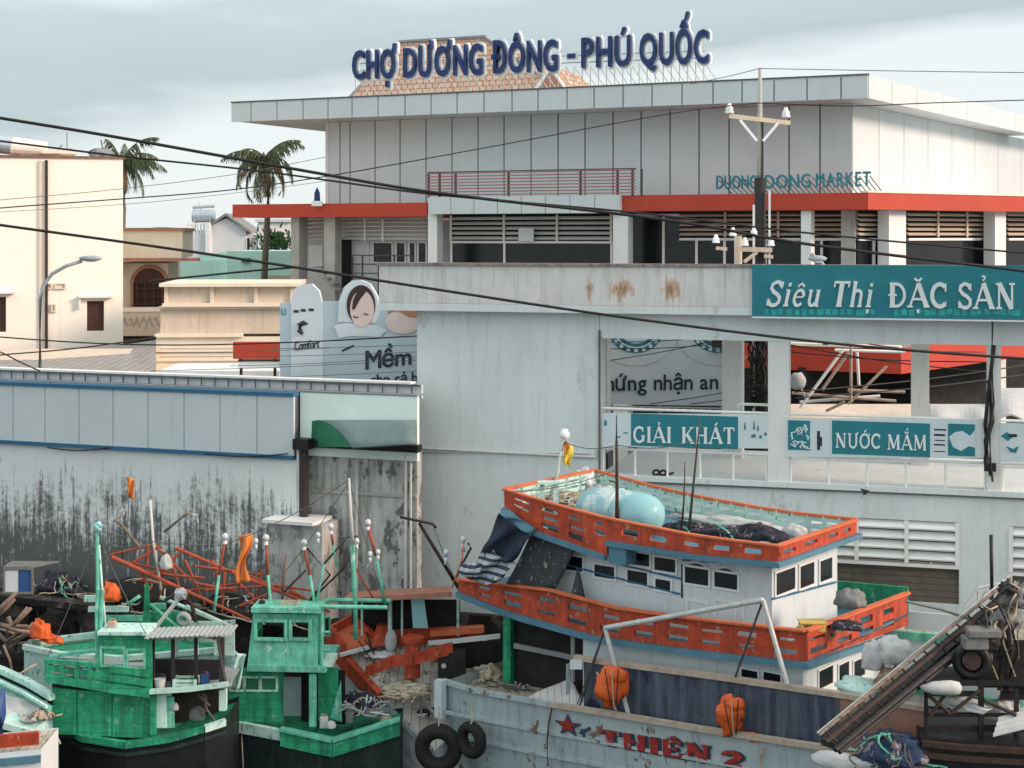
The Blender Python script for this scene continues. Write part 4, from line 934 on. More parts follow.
MB().shell(lambda s, t: prof(rl.lerp(rr, s), el.lerp(er, s), t), 6, 8, (0, .02, -.05)).build('canopy', m['cover_teal'], o, smooth=True)
a = MB(); pl = [prof(rl, el, k/8) for k in range(9)]; pb = [U(314, 447, 41.2), U(309, 421, 41.4)]; ring = pl+pb; n = len(ring); off = V(-.04, .08, 0)
a.add([p+V(-.03, -.02, 0) for p in ring]+[p+off for p in ring], [tuple(range(n)), tuple(reversed(range(n, 2*n)))]+[(i, i+n, (i+1) % n+n, (i+1) % n) for i in range(n)]); a.build('end_panel', m['green_cover'], o)
MB().box(FL, FL.hu(310), FL.hu(416), .1, .4, FL.hit(350, 450)[1], FL.hit(350, 443)[1]).build('gap_shade', m['machine_black'], o)  # solid black strip paints the shade under the awning

# ------------------------------------------------------------------ white shop building on the quay
h = thing('shop_building', 'white two storey waterfront building with an open terrace and teal signs', 'building', FH.p(3, 3, 1.9)); P_ = FH.p
zl = FH.hit(600, 478)[1]; zbm = FH.hit(600, 338)[1]; zpb = FH.hit(600, 312.5)[1]; zpt = FH.hit(600, 264)[1]
uw = FH.hu(417); UE = FH.hu(1110)
MB().box(FH, uw, -.02, 0, .8, 1.85, zpb-.01).build('blank_wall', m['plaster_pale'], h)
def R_(x0, y0, x1, y1, v=0): return FH.rect(x0, y0, x1, y1, v)
h1 = R_(806, 519, 959, 640); h2 = R_(1009, 527, 1045, 640)
MB().wall(FH.p, 0, UE, 1.85, zl-.07, .004, .4, [(h1[0], h1[1], 2.2, h1[3]), (h2[0], h2[1], 2.2, h2[3])]).build('lower_wall', m['plaster_pale'], h)
MB().box(FH, 0, UE, -.06, 5.5, zl-.07, zl+.10).build('terrace_floor', m['plaster_pale'], h)
MB().box(FH, .0, UE, -.075, -.06, zl-.075, zl-.03).build('floor_edge', m['dark_joint'], h)
MB().box(FH, 0, UE, -.02, .35, zbm, zpb-.01).build('beam', m['plaster_pale'], h); MB().box(FH, .2, UE, 4.2, 4.5, zbm, zpb-.01).build('back_beam', m['plaster_pale'], h)
uP = FH.hu(379, -.4)
MB().box(FH, uP, UE, -.4, 5.6, zpb, zpb+.2).build('roof_slab', m['plaster_pale'], h)
MB().box(FH, uP, UE, -.4, -.2, zpb+.205, zpt-.06).build('parapet', m['parapet'], h); MB().box(FH, uP-.03, UE, -.45, -.1, zpt-.055, zpt+.02).build('parapet_coping', m['parapet_cap'], h)
MB().box(FH, uP, UE, -.395, -.3, zpb+.2001, zpb+.2049) if False else None
for x0, x1, v in ((768, 789, 0), (987, 1001, 0)):
    MB().box(FH, FH.hu(x0), FH.hu(x1), v, .45, zl+.101, zbm-.002).build('column', m['white_paint'], h)
for x0, x1, v in ((722, 742, 3.9), (911, 929, 3.9), (1050, 1062, 3.9), (600, 607, 3.9)):
    MB().box(FH, FH.hu(x0, v), FH.hu(x1, v), v, v+.5, zl+.101, zbm-.002).build('column', m['white_paint'], h)
MB().box(FH, FH.hu(745, .1), FH.hu(770, .1), .02, .3, zl+.101, zl+.5) if False else None
# pipes on the blank wall
a = MB(); a.tube(FH.p(FH.hu(417), -.05, FH.hit(417, 448)[1]), FH.p(FH.hu(597), -.05, FH.hit(597, 457)[1]), .035).tube(FH.p(FH.hu(417), -.05, FH.hit(417, 451.5)[1]), FH.p(FH.hu(590), -.05, FH.hit(590, 453)[1]), .02)
a.tube(FH.p(FH.hu(596.5), -.05, FH.hit(597, 457)[1]), FH.p(FH.hu(596.5), -.05, FH.hit(597, 449)[1]), .03)
each(a, 'conduit', m['pipe_white'], h)
MB().tube(FH.p(0, -.06, FH.hit(600, 330)[1]), FH.p(0, -.06, FH.hit(600, 475)[1]), .03).build('downpipe', m['dark_joint'], h)
# louvred vents and shutters below
def vent(hh, y1, panes):
    u0, u1, z0, z1 = hh; xm = 882; zv = FH.hit(xm, y1)[1]; a = MB(); n = 4; hs = (z1-zv)/n
    for i in range(n):
        z = zv+hs*i; a.hexa([FH.p(u0, -.02, z+.02), FH.p(u1, -.02, z+.02), FH.p(u1, .12, z+hs*.8), FH.p(u0, .12, z+hs*.8), FH.p(u0, -.04, z+.06), FH.p(u1, -.04, z+.06), FH.p(u1, .10, z+hs*.9), FH.p(u0, .10, z+hs*.9)])
    for k in range(panes+1): u = lerp(u0+.04, u1-.04, k/panes); a.box(FH, u-.05, u+.05, -.06, -.045, zv-.06, z1)
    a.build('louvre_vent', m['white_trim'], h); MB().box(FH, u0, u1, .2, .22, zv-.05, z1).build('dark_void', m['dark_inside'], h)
    MB().box(FH, u0, u1, -.03, .1, zv-.15, zv-.07).build('lintel', m['white_trim'], h)
    MB().box(FH, u0, u1, .18, .26, 2.2, zv-.16).build('shutter', m['shutter_brown'], h)
vent(h1, 559, 3); vent(h2, 562, 1)
# signs
def board(name, label, cat, x0, x1, ytl, ytr, ybl, ybr, v, th, k):
    A_ = [FH.hit(x0, ybl, v), FH.hit(x1, ybr, v), FH.hit(x1, ytr, v), FH.hit(x0, ytl, v)]
    o = thing(name, label, cat, FH.p(A_[0][0], v, A_[0][1])); MB().prism(FH, [tuple(p) for p in A_], v, v+th).build('board', m[k], o); return o
s1 = board('shop_sign', 'long teal parapet sign in white serif letters reading Siêu Thị ĐẶC SẢN', 'sign', 752, 1060, 265, 265.5, 317.5, 320, -.50, .095, 'sign_teal')
for txt, x0, x1, yt, yb, sl in (('Siêu', 765, 819, 281, 306, .10), ('Thị', 830, 872, 281, 306.5, .10), ('ĐẶC', 888, 948, 283, 307, 0), ('SẢN', 957, 1016, 283, 308.5, 0)):
    serif_text(quad_fn(FH, -.503, (x0, yt), (x1, yt+.3), (x1, yb+.6), (x0, yb)), txt, .05, wmul=1.25, slant=sl).build('lettering', m['sign_white'], s1)
a = MB()
for i in range(34):
    x0 = 764+i*7.6+random.uniform(-1, 1)
    if x0 > 1016 or 872 < x0 < 887: continue
    u0, u1, z0, z1 = FH.rect(x0, 309, x0+random.uniform(4, 7), 314+random.uniform(0, 2), -.5); a.box(FH, u0, u1, -.506, -.501, z0, z1)
each(a, 'light_stroke', m['sign_teal_light'], s1)
u0, u1, z0, z1 = FH.rect(752, 318, 1060, 320, -.5); MB().box(FH, u0, u1, -.52, -.40, zpb-.06, zpb-.02).build('lower_trim', m['sign_white'], s1)
# railing carrying the terrace banners
rg = MB(); zr_ = FH.hit(690, 410)[1]; v0 = -.02
def rail_run(x0, x1, nm):
    u0, u1 = FH.hu(x0), FH.hu(x1); a = MB(); zt2 = FH.hit(685, 411)[1]; zb2 = FH.hit(685, 452)[1]
    a.tube(FH.p(u0, .08, zt2), FH.p(u1, .08, zt2), .035).tube(FH.p(u0, .08, zb2), FH.p(u1, .08, zb2), .035)
    n = max(2, int((u1-u0)/.85))
    for k in range(n+1): u = lerp(u0+.04, u1-.04, k/n); a.tube(FH.p(u, .08, zl+.1), FH.p(u, .08, zb2), .03)
    a.build('terrace_railing', m['white_trim'], h)
rail_run(601, 768, 0); rail_run(789, 987, 0); rail_run(1001, 1100, 0)
a = MB(); a.path([FH.p(FH.hu(738, 1), 1, FH.hit(738, 412, 1)[1]), FH.p(FH.hu(738, 1), 1, FH.hit(738, 406, 1)[1]), FH.p(FH.hu(741, 1), 1, FH.hit(741, 404, 1)[1]), FH.p(FH.hu(770, 1), 1, FH.hit(770, 405, 1)[1])], .04, 6); a.build('bent_handrail', m['white_trim'], h)
def banner(label, x0, x1, yt, yb, dy=1.5): return board('terrace_banner', label, 'banner', x0, x1, yt, yt+dy, yb, yb+dy, -.02, .03, 'sign_panel')
def panel(o, x0, x1, yt, yb, k, v=-.03, nm='panel', th=.008):
    u0, u1, z0, z1 = FH.rect(x0, yt, x1, yb, v); return MB().box(FH, u0, u1, v, v+th, z0, z1).build(nm, m[k], o)
b1 = banner('terrace banner with a teal middle reading GIẢI KHÁT in white serif letters', 602, 768, 413, 447)
panel(b1, 631, 738, 415, 447.5, 'sign_teal')
serif_text(quad_fn(FH, -.032, (633, 426.5), (672, 427), (672, 443), (633, 442.5)), 'GIẢI', .012, 1.1).build('lettering', m['sign_white'], b1)
serif_text(quad_fn(FH, -.032, (681, 427), (735, 427.5), (735, 444), (681, 443.5)), 'KHÁT', .012, 1.1).build('lettering', m['sign_white'], b1)
a = MB()
for x0, y0, x1, y1 in ((744, 422, 746, 430), (753, 421, 755, 430), (757, 425, 759, 431), (751, 434, 756, 438), (759, 435, 762, 439), (764, 432, 767, 436), (615, 436, 621, 438), (623, 432, 628, 434), (604, 420, 607, 426)):
    u0, u1, z0, z1 = FH.rect(x0, y0, x1, y1, -.03); a.prism(FH, [(u0, z0), (u1, z0+.02), (u1-.02, z1), (u0+.01, z1-.02)], -.026, -.0202)
each(a, 'small_picture', m['ink_teal'], b1)
b2 = banner('terrace banner with a teal middle reading NƯỚC MẮM between white picture panels', 786, 986, 418, 457)
panel(b2, 832, 930, 422, 455.5, 'sign_teal'); panel(b2, 788, 810, 420.5, 450, 'sign_teal', nm='weed_picture'); panel(b2, 948, 975, 424, 456, 'sign_teal', nm='fish_picture')
serif_text(quad_fn(FH, -.032, (835, 433), (881, 434), (881, 448.5), (835, 447.5)), 'NƯỚC', .012, 1.1).build('lettering', m['sign_white'], b2)
serif_text(quad_fn(FH, -.032, (887, 434.5), (927, 435.3), (927, 450.5), (887, 449.5)), 'MẮM', .012, 1.1).build('lettering', m['sign_white'], b2)
a = MB(); random.seed(5)
for i in range(16):
    x, y = random.uniform(789, 807), random.uniform(424, 448); pts = [FH.hit(x+random.uniform(-3, 3)+k*1.2, y+random.uniform(-4, 4), -.03) for k in range(4)]
    a.path([FH.p(u, -.032-i*.0005, z) for u, z in pts], .015, 4)
a.build('weed_strokes', m['sign_white'], b2)
a = MB(); pts = [FH.hit(x, y, -.03) for x, y in ((949, 437), (955, 432), (963, 431), (970, 436), (975, 430), (976, 448), (969, 446), (961, 451), (953, 447))]; a.prism(FH, pts, -.040, -.031); a.build('fish_shape', m['sign_panel'], b2)
a = MB()
for x0, y0, x1, y1 in ((817, 431, 820, 450), (819, 437, 822, 446), (934, 429, 946, 430.5), (934, 434, 945, 436), (935, 440, 945, 441), (934, 444, 945, 445.5), (934, 451, 945, 452)):
    u0, u1, z0, z1 = FH.rect(x0, y0, x1, y1, -.03); a.box(FH, u0, u1, -.026, -.0202, z0, z1)
each(a, 'print_mark', m['ink'], b2)
b3 = banner('white terrace banner with a teal fish picture at the right edge of the terrace', 1000, 1060, 423, 462)
a = MB(); pts = [FH.hit(x, y, -.03) for x, y in ((996, 437), (1000, 432), (1008, 431), (1014, 437), (1006, 441), (1012, 447), (1018, 446), (1016, 452), (1006, 452), (1002, 444))]; a.prism(FH, [FH.hit(x+4, y, -.03) for x, y in ((997, 436), (1003, 432), (1009, 437), (1004, 441))], -.03, -.021); a.prism(FH, [FH.hit(x, y, -.03) for x, y in ((1006, 446), (1010, 452), (1016, 453), (1019, 446), (1013, 449))], -.03, -.021); a.build('fish_shape', m['ink_teal'], b3)
panel(b3, 1008, 1017, 434, 437, 'ink', nm='dark_stroke')
o = thing('rope_pile', 'small dark coil of rope under the GIẢI KHÁT banner', 'rope', FH.p(1.2, 0, zl+.1)); a = MB()
for px in (655, 662): u = FH.hu(px); a.torus(FH.p(u, .15, zl+.18), (0, 1, .6), .08, .03, 14, 6)
a.build('coil', m['cable_black'], o); a = MB(); a.tube(FH.p(FH.hu(668), .1, zl+.16), FH.p(FH.hu(673), .1, zl+.2), .03); a.build('loose_end', m['cable_black'], o)

# ------------------------------------------------------------------ big fabric softener billboard (pale blue)
FB_ = Fr(U(280, 380, 47), (.985, -.17))
o = thing('billboard', 'pale blue billboard with a hooded baby picture and the word Mềm', 'billboard', FB_.p(1, .3, 1.9))
def H2(x, y, v=0): return FB_.hit(x, y, v)
MB().prism(FB_, [H2(280, 400), H2(430, 400), H2(430, 298), H2(280, 303)], 0, .12).build('board', m['billboard_pale'], o)
def cut(name, pts, v0, v1, k): return MB().prism(FB_, [H2(x, y, v0) for x, y in pts][::-1], v0, v1).build(name, m[k], o)
cut('bottle_picture', [(291, 382), (291, 300), (295, 288), (303, 284), (312, 284), (319, 291), (322, 303), (323, 382)], -.02, .125, 'billboard_light')
cut('hood_picture', [(338, 322), (339, 300), (344, 287), (352, 280.5), (361, 280), (370, 284), (377, 296), (380, 310), (376, 323)], -.03, .125, 'billboard_light')
def ell(cx, cy, rx, ry, n=18, a0=0, a1=360): return [(cx+rx*math.cos(R(lerp(a0, a1, k/n))), cy+ry*math.sin(R(lerp(a0, a1, k/n)))) for k in range(n+(0 if a1-a0 == 360 else 1))]
cut('head_picture', ell(361, 305, 14.5, 20, 22), -.042, -.032, 'hair_print'); cut('face_picture', ell(362, 309, 12, 18.5, 22), -.052, -.043, 'skin_print')
cut('hair_picture', [(352, 310), (353, 300), (357, 292), (364, 287), (366, 292), (361, 298), (358, 303), (355, 309)], -.060, -.053, 'hair_print')
a = MB()
for x0, y0, x1, y1 in ((354, 316, 359, 317), (364.5, 313, 369, 314.2)): a.path([FB_.p(*(lambda h_: (h_[0], -.056, h_[1]))(H2(lerp(x0, x1, k/4), lerp(y0, y1, k/4)+.8*math.sin(math.pi*k/4)))) for k in range(5)], .018, 4)
a.build('eyes_picture', m['hair_print'], o)
cut('second_face_picture', ell(403, 322, 18, 12, 18), -.04, -.032, 'skin_print'); cut('second_hair_picture', [(388, 314), (392, 311), (400, 312), (408, 317), (416, 318), (424, 310), (424, 306), (388, 307)], -.05, -.041, 'terracotta')
cut('hand_picture', [(334, 326), (345, 323), (375, 325), (387, 330), (380, 337), (352, 336), (339, 338)], -.036, -.0305, 'billboard_light')
put_text(quad_fn(FB_, -.002, (366, 350), (411, 347), (411, 364), (366, 369)), 'Mềm', .02, bold=.022, gap=.07).build('lettering', m['ink'], o)
put_text(quad_fn(FB_, -.002, (371, 374), (424, 371), (424, 381.5), (371, 384)), 'cho cả bé', .02, bold=.012, gap=.08).build('lettering', m['ink'], o)
put_text(quad_fn(FB_, -.022, (294, 341), (319, 339), (319, 347), (294, 350.5)), 'Comfort', .02, bold=.012, gap=.03, slant=.06).build('lettering', m['ink'], o)
put_text(quad_fn(FB_, -.002, (281.5, 308), (286, 308), (286, 315), (281.5, 315)), 'U', .02).build('lettering', m['ink_teal'], o)
a = MB()
for x0, x1, y in ((294, 299, 311), (301, 306, 310), (309, 314, 309.5)): u0, z0 = H2(x0, y+1.6); u1, z1 = H2(x1, y-1); a.box(FB_, u0, u1, -.03, -.021, z0, z1)
each(a, 'print_mark', m['ink'], o)
a = MB(); a.prism(FB_, [H2(x, y) for x, y in ell(303, 329, 5.5, 6.5, 14)][::-1], -.03, -.021); a.build('bear_patch', m['billboard_light'], o)
a = MB(); a.path([FB_.p(*(lambda h_: (h_[0], -.03, h_[1]))(H2(*q_))) for q_ in ((303, 334), (300, 330), (300, 325), (304, 322.5), (308, 324))], [.05, .09, .09, .08, .03], 6); a.build('dark_curl', m['ink'], o)
a = MB(); a.path([FB_.p(*(lambda h_: (h_[0], -.005, h_[1]))(H2(*q_))) for q_ in ((342, 351), (348, 348), (354, 345.5))], .03, 5); a.build('dark_stroke', m['ink'], o)
a = MB()
for px in (290, 340, 400): u = FB_.hu(px, .2); a.box(FB_, u-.06, u+.06, .13, .25, 1.9, H2(px, 305)[1])
each(a, 'post', m['steel_rail'], o)
# second billboard behind the terrace
FC_ = Fr(U(604, 405, 47.5), (.985, -.17))
o = thing('billboard', 'pale billboard with teal seals and the words chứng nhận an behind the terrace', 'billboard', FC_.p(1, .3, 1.9))
def H3(x, y, v=0): return FC_.hit(x, y, v)
MB().prism(FC_, [H3(585, 404), H3(727, 406), H3(727, 322), H3(585, 322)], 0, .12).build('board', m['billboard_light'], o)
def ring(cx, cy, r0, r1, v0, v1, k, nm, a0=0, a1=180, sq=.85, n=28):
    a = MB()
    for i in range(n):
        t0, t1 = R(lerp(a0, a1, i/n)), R(lerp(a0, a1, (i+1)/n))
        q_ = [H3(cx+rr*math.cos(t), cy+rr*sq*math.sin(t), v0) for t in (t0, t1) for rr in (r0, r1)]; a.prism(FC_, [q_[0], q_[1], q_[3], q_[2]], v0, v1)
    return a.build(nm, m[k], o)
for cx in (636, 718):
    ring(cx, 330, 16, 27, -.015, -.001, 'ink_teal', 'seal'); ring(cx, 330, 20, 21.5, -.022, -.016, 'sign_white', 'seal_ring'); ring(cx, 328, 44, 45, -.008, -.001, 'steel_rail', 'halo', 10, 170)
    a = MB()
    for k in range(9): t = R(15+k*18.7); u, z = H3(cx+24*math.cos(t), 330+24*.85*math.sin(t)); a.box(FC_, u-.05, u+.05, -.03, -.016, z-.05, z+.05)
    a.build('seal_marks', m['sign_white'], o)
put_text(quad_fn(FC_, -.002, (597, 374.5), (718, 373), (718, 389), (597, 391)), 'chứng nhận an', .02, bold=.012, gap=.085, space=.28).build('lettering', m['ink'], o)
u0, u1 = FC_.hu(600), FC_.hu(727); a = MB(); a.box(FC_, u0, u1, -.05, .1, H3(650, 411)[1], H3(650, 409)[1]).box(FC_, u0, u1, -.05, .1, H3(650, 406.5)[1]-.03, H3(650, 406.5)[1])
for k in range(16): u = lerp(u0, u1, k/15); a.box(FC_, u-.02, u+.02, -.02, .06, H3(650, 411)[1], H3(650, 406.5)[1])
a.build('truss', m['house_grey'], o)
a = MB()
for px in (610, 660, 722): u = FC_.hu(px, .2); a.box(FC_, u-.06, u+.06, .14, .26, 1.9, H3(px, 330)[1])
each(a, 'post', m['house_dark'], o)
u0, u1, z0, z1 = FC_.rect(706, 338, 727, 404, -.3); 
a = MB(); a.box(FC_, FC_.hu(712, -.3), FC_.hu(724, -.3), -.3, -.15, H3(715, 347)[1], H3(715, 338)[1]); a.build('dark_hatch', m['pipe_dark'], o)

# ------------------------------------------------------------------ utility pole and cables
YP = 46.2; pb = U(760, 400, YP); pb.z = 1.9
o = thing('utility_pole', 'tall utility pole with a tilted cream crossarm rising before the market name', 'utility pole', pb)
MB().tube(pb, U(760, 178, YP), .20, .17, 12).build('pole', m['pole_black'], o, smooth=True)
MB().tube(U(760, 178, YP), U(760, 68, YP), .10, .055, 10).build('pole_top', m['pole_concrete'], o, smooth=True)
a = MB(); a.tube(U(762.5, 180, YP-.12), U(762.5, 120, YP-.12), .03); a.build('cable_run', m['cable_black'], o)
for px in (752.6, 768.2): MB().box(W, U(px-1, 0, YP).x, U(px+1, 0, YP).x, YP-.25, YP-.18, 6, U(0, 205 if px < 760 else 190, YP).z).build('conduit', m['pipe_white'], o)
a0_, a1_ = U(729, 116, YP-.15), U(790, 123, YP-.15)
def bar(mb, p, q_, hw, hd): 
    d = (q_-p).normalized(); n_ = V(0, 1, 0); s_ = d.cross(n_).normalized()
    mb.hexa([p-s_*hw-n_*hd, q_-s_*hw-n_*hd, q_-s_*hw+n_*hd, p-s_*hw+n_*hd, p+s_*hw-n_*hd, q_+s_*hw-n_*hd, q_+s_*hw+n_*hd, p+s_*hw+n_*hd])
a = MB(); bar(a, a0_, a1_, .065, .06); ca = a.build('crossarm', m['cream_arm'], o)
a = MB(); bar(a, U(740, 120, YP-.26), U(757, 141, YP-.26), .04, .03); bar(a, U(778, 123, YP-.26), U(763, 141, YP-.26), .04, .03); a.build('brace', m['porcelain'], o)
def insul(x, y, par, Y=YP-.15, s=1.0):
    c = U(x, y, Y); a = MB()
    for k, (r, dz) in enumerate(((.13, 0), (.10, .10), (.13, .12), (.09, .22), (.10, .24), (.05, .34))): pass
    a.path([c, c+V(0, 0, .07*s), c+V(0, 0, .09*s), c+V(0, 0, .17*s), c+V(0, 0, .19*s), c+V(0, 0, .30*s)], [.13*s, .13*s, .10*s, .12*s, .08*s, .05*s], 12); a.build('insulator', m['porcelain'], par, smooth=True)
insul(729.5, 113.5, ca); insul(786, 117.5, ca)
a = MB(); bar(a, U(737, 249, YP-.3), U(772, 250, YP-.3), .07, .06); bar(a, U(716, 248, YP-.3), U(727, 249, YP-.3), .05, .05); bar(a, U(744, 262, YP-.3), U(757, 252, YP-.3), .05, .04); bar(a, U(764, 256, YP-.3), U(773, 257, YP-.3), .05, .04); ca2 = a.build('lower_crossarm', m['rail_wood'], o)
for x, y in ((716, 243), (745, 246), (754, 236), (771, 246), (733, 236)): insul(x, y, ca2, YP-.3, .85)
a = MB(); a.tube(V(U(738, 0, YP+1).x, YP+.5, 1.9), U(738, 236, YP+.5), .14, .12, 10); a.build('side_post', m['tan'], o)
a = MB(); random.seed(3)
for i in range(22):
    x = random.uniform(750, 766); pts = []
    for k in range(8): pts.append(U(x+random.uniform(-5, 5)*(1 if k % 3 else .3), 338+k*10, YP-.35-random.uniform(0, .3)))
    a.path(pts, .02, 5)
a.build('tangled_cable', m['cable_black'], o)
def cable(label, pts, Y0_, Y1_, r, k='cable_black', n=40):
    xs = [p[0] for p in pts]; out = []
    for i in range(n+1):
        x = lerp(xs[0], xs[-1], i/n)
        # smooth (Catmull-Rom like) vertical course
        j = max(0, min(len(pts)-2, max([q_ for q_ in range(len(pts)) if pts[q_][0] <= x+1e-6] or [0])))
        p0 = pts[max(j-1, 0)]; p1 = pts[j]; p2 = pts[j+1]; p3 = pts[min(j+2, len(pts)-1)]; t = (x-p1[0])/max(1e-6, p2[0]-p1[0])
        m1 = (p2[1]-p0[1])/max(1e-6, p2[0]-p0[0])*(p2[0]-p1[0]); m2 = (p3[1]-p1[1])/max(1e-6, p3[0]-p1[0])*(p2[0]-p1[0])
        y = (2*t**3-3*t**2+1)*p1[1]+(t**3-2*t**2+t)*m1+(-2*t**3+3*t**2)*p2[1]+(t**3-t**2)*m2
        out.append(U(x, y, lerp(Y0_, Y1_, i/n)))
    MB().path(out, r, 6).build('overhead_cable', m[k], label=label, cat='cable', group=None, smooth=True)
cable('thickest black cable sagging from the upper left past the cream building top to the pole', [(-30, 113.5), (0, 118), (110, 136), (300, 170), (430, 192), (620, 214), (700, 225), (780, 240), (875, 253), (1024, 271), (1060, 276)], 34, 36, .040)
cable('second black cable running just below the thickest one across the picture', [(-30, 137), (0, 141), (120, 156), (260, 171), (340, 182), (430, 194), (620, 211), (700, 220), (780, 230), (900, 242), (1024, 253), (1060, 256)], 35, 37, .026)
cable('black cable crossing the baby billboard and the white parapet down to the right edge', [(-30, 221), (0, 225), (180, 250), (300, 268), (440, 290), (600, 314), (760, 335), (870, 347), (1000, 357), (1060, 361)], 33, 34, .034)
cable('thin dark cable climbing from the cream wall across the grey market panels', [(-30, 211), (0, 208), (120, 199), (230, 190), (340, 174), (500, 145), (680, 112), (757, 103)], 38, 46.0, .018)
cable('thin cable from the pole crossarm running right under the market roof edge', [(757, 103), (850, 106), (930, 103), (1060, 99)], 46.0, 42, .016)
cable('faint wire strung from the very top of the pole to the right', [(760, 68.5), (900, 71), (1060, 73)], 45, 44, .012, 'cable_grey')
cable('faint wire dropping left from the top of the pole onto the market roof', [(690, 84), (725, 77), (760, 68.5)], 57, 45, .012, 'cable_grey')
cable('faint upper wire across the cream wall and the left palm', [(-30, 203), (0, 200), (110, 190), (230, 175), (326, 157)], 40, 44, .010, 'cable_grey')
cable('faint lower wire across the cream wall under the dark thin one', [(-30, 213), (0, 212), (140, 203), (260, 190), (326, 181)], 40, 44, .008, 'cable_grey')
cable('short dark cable meeting the long one over the mint rooftop', [(150, 281), (200, 276), (250, 271), (292, 267.5)], 38, 34, .026)
cable('dark wire crossing the red shop sign and the lower billboard', [(-30, 334), (0, 337), (90, 343), (180, 345), (300, 342), (417, 336)], 42, 40, .020)
cable('thin dark wire rising from the blue trimmed roof across the shed roof', [(-30, 358), (0, 355), (60, 350), (110, 344), (156, 337)], 42.8, 46, .022)
cable('sagging dark wire at the left edge above the blue trimmed roof', [(-30, 344), (0, 352), (20, 362), (40, 371)], 42, 42.8, .022)
for i, (a_, b_) in enumerate((((160, 349), (417, 345)), ((160, 357), (417, 352)), ((150, 371), (417, 360)), ((200, 378), (417, 371)), ((230, 366), (417, 357)), ((155, 352.5), (330, 348)))):
    cable(['first', 'second', 'lowest', 'fourth', 'third', 'shortest'][i]+' of the faint wires strung below the word Mềm on the baby billboard', [a_, ((a_[0]+b_[0])/2, (a_[1]+b_[1])/2+1.5), b_], 42.9, 42, .009, 'cable_grey', 16)
for i, (a_, b_) in enumerate((((607, 361), (727, 338)), ((607, 349), (722, 344)), ((607, 342), (700, 338)), ((650, 404), (760, 385)), ((690, 404), (765, 392)))):
    cable(['steep', 'middle', 'upper', 'lower', 'lowest'][i]+' thin wire strung across the seal billboard behind the terrace', [a_, ((a_[0]+b_[0])/2, (a_[1]+b_[1])/2+1.5), b_], 45.6, 45.6, .014, 'cable_black', 14)
for i, (a_, b_) in enumerate((((790, 345), (985, 372)), ((790, 352), (985, 362)), ((795, 398), (1060, 370)), ((795, 392), (1060, 360)), ((868, 344), (985, 352)))):
    cable(['falling', 'flat', 'lower rising', 'upper rising', 'short top'][i]+' wire across the red annex roof behind the terrace', [a_, ((a_[0]+b_[0])/2, (a_[1]+b_[1])/2+3), b_], 45.2, 45.2, .02, 'cable_black' if i < 2 else 'cable_grey', 14)
# drop cables on the front column
cb = MB(); cb.path([FH.p(FH.hu(991+dx), -.56, FH.hit(991, y)[1]) for dx, y in ((1, 320), (0, 360), (2, 400), (-2, 430), (-1, 460), (1, 478))], .03, 6)
cb.path([FH.p(FH.hu(991+dx), -.1, FH.hit(991, y)[1]) for dx, y in ((3, 345), (-3, 395), (-6, 425), (-4, 455), (0, 475))], .05, 6)
cb.path([FH.p(FH.hu(991+dx), -.12, FH.hit(991, y)[1]) for dx, y in ((-2, 380), (1, 420), (-5, 440), (-5, 462))], .07, 6)
o = thing('cable_bundle', 'black bundle of cables hanging down the right terrace column', 'cables', FH.p(FH.hu(991), -.1, 6)); cb.build('cable', m['cable_black'], o)
u0, u1, z0, z1 = FH.rect(984, 463, 996, 471, -.15); MB().box(FH, u0, u1, -.25, -.1, z0, z1).build('junction_box', m['machine_black'], o)
# bird
c = U(868, 493, 33); o = MB()
o.blob(c, .085, .03, .028, .05, 1, 10, 6, ux=V(1, 0, 0)); dd = V(.10, 0, .08)
o.add([c+V(-.05, 0, 0), c+V(.05, 0, .02), c+V(-.02, .16, .09), c+V(-.05, .15, .085)], [(0,1,2,3)]); o.add([c+V(-.05, 0, .0), c+V(.05, 0, .02), c+V(-.01, -.14, .10), c+V(-.05, -.13, .09)], [(0,1,2,3)]); o.add([c+V(-.07, -.01, 0), c+V(-.07, .01, 0), c+V(-.17, .03, -.06), c+V(-.17, -.02, -.06)], [(0,1,2,3)])
b_ = o.build('bird', m['bird_black'], label='small black bird flying in front of the white building above the wheelhouse', cat='bird')
b_.rotation_euler = (0, R(-35), 0)
# ------------------------------------------------------------------ boats
ZW = -1.2
def hull_mesh(near, far, inset=.3, drop=.25, k=4, flare=.7):
    """open hull: skin from the gunwales to below the water plus a deck; near/far listed bow to stern"""
    n = len(near); mb = MB(); rows = []
    for i in range(n):
        a, b = near[i], far[i]; mid = (a+b)/2; row = []
        for j in range(k+1):
            t = j/k; z = lerp(a.z, ZW-.4, t); q = a.lerp(mid, inset*t**1.6); row.append(V(q.x, q.y, z))
        for j in range(k, -1, -1):
            t = j/k; z = lerp(b.z, ZW-.4, t); q = b.lerp(mid, inset*t**1.6); row.append(V(q.x, q.y, z))
        rows.append(row)
    w_ = 2*(k+1); vs = [p for r in rows for p in r]; fs = [(i*w_+j, (i+1)*w_+j, (i+1)*w_+j+1, i*w_+j+1) for i in range(n-1) for j in range(w_-1)]
    fs += [tuple(range(w_)), tuple(reversed(range((n-1)*w_, n*w_)))]
    mb.add(vs, fs); return mb
def deck_mesh(near, far, drop):
    n = len(near); mb = MB(); vs = []
    for a, b in zip(near, far): vs += [a.lerp(b, .01)-V(0, 0, drop), b.lerp(a, .01)-V(0, 0, drop)]
    mb.add(vs, [(2*i, 2*i+2, 2*i+3, 2*i+1) for i in range(n-1)]); return mb
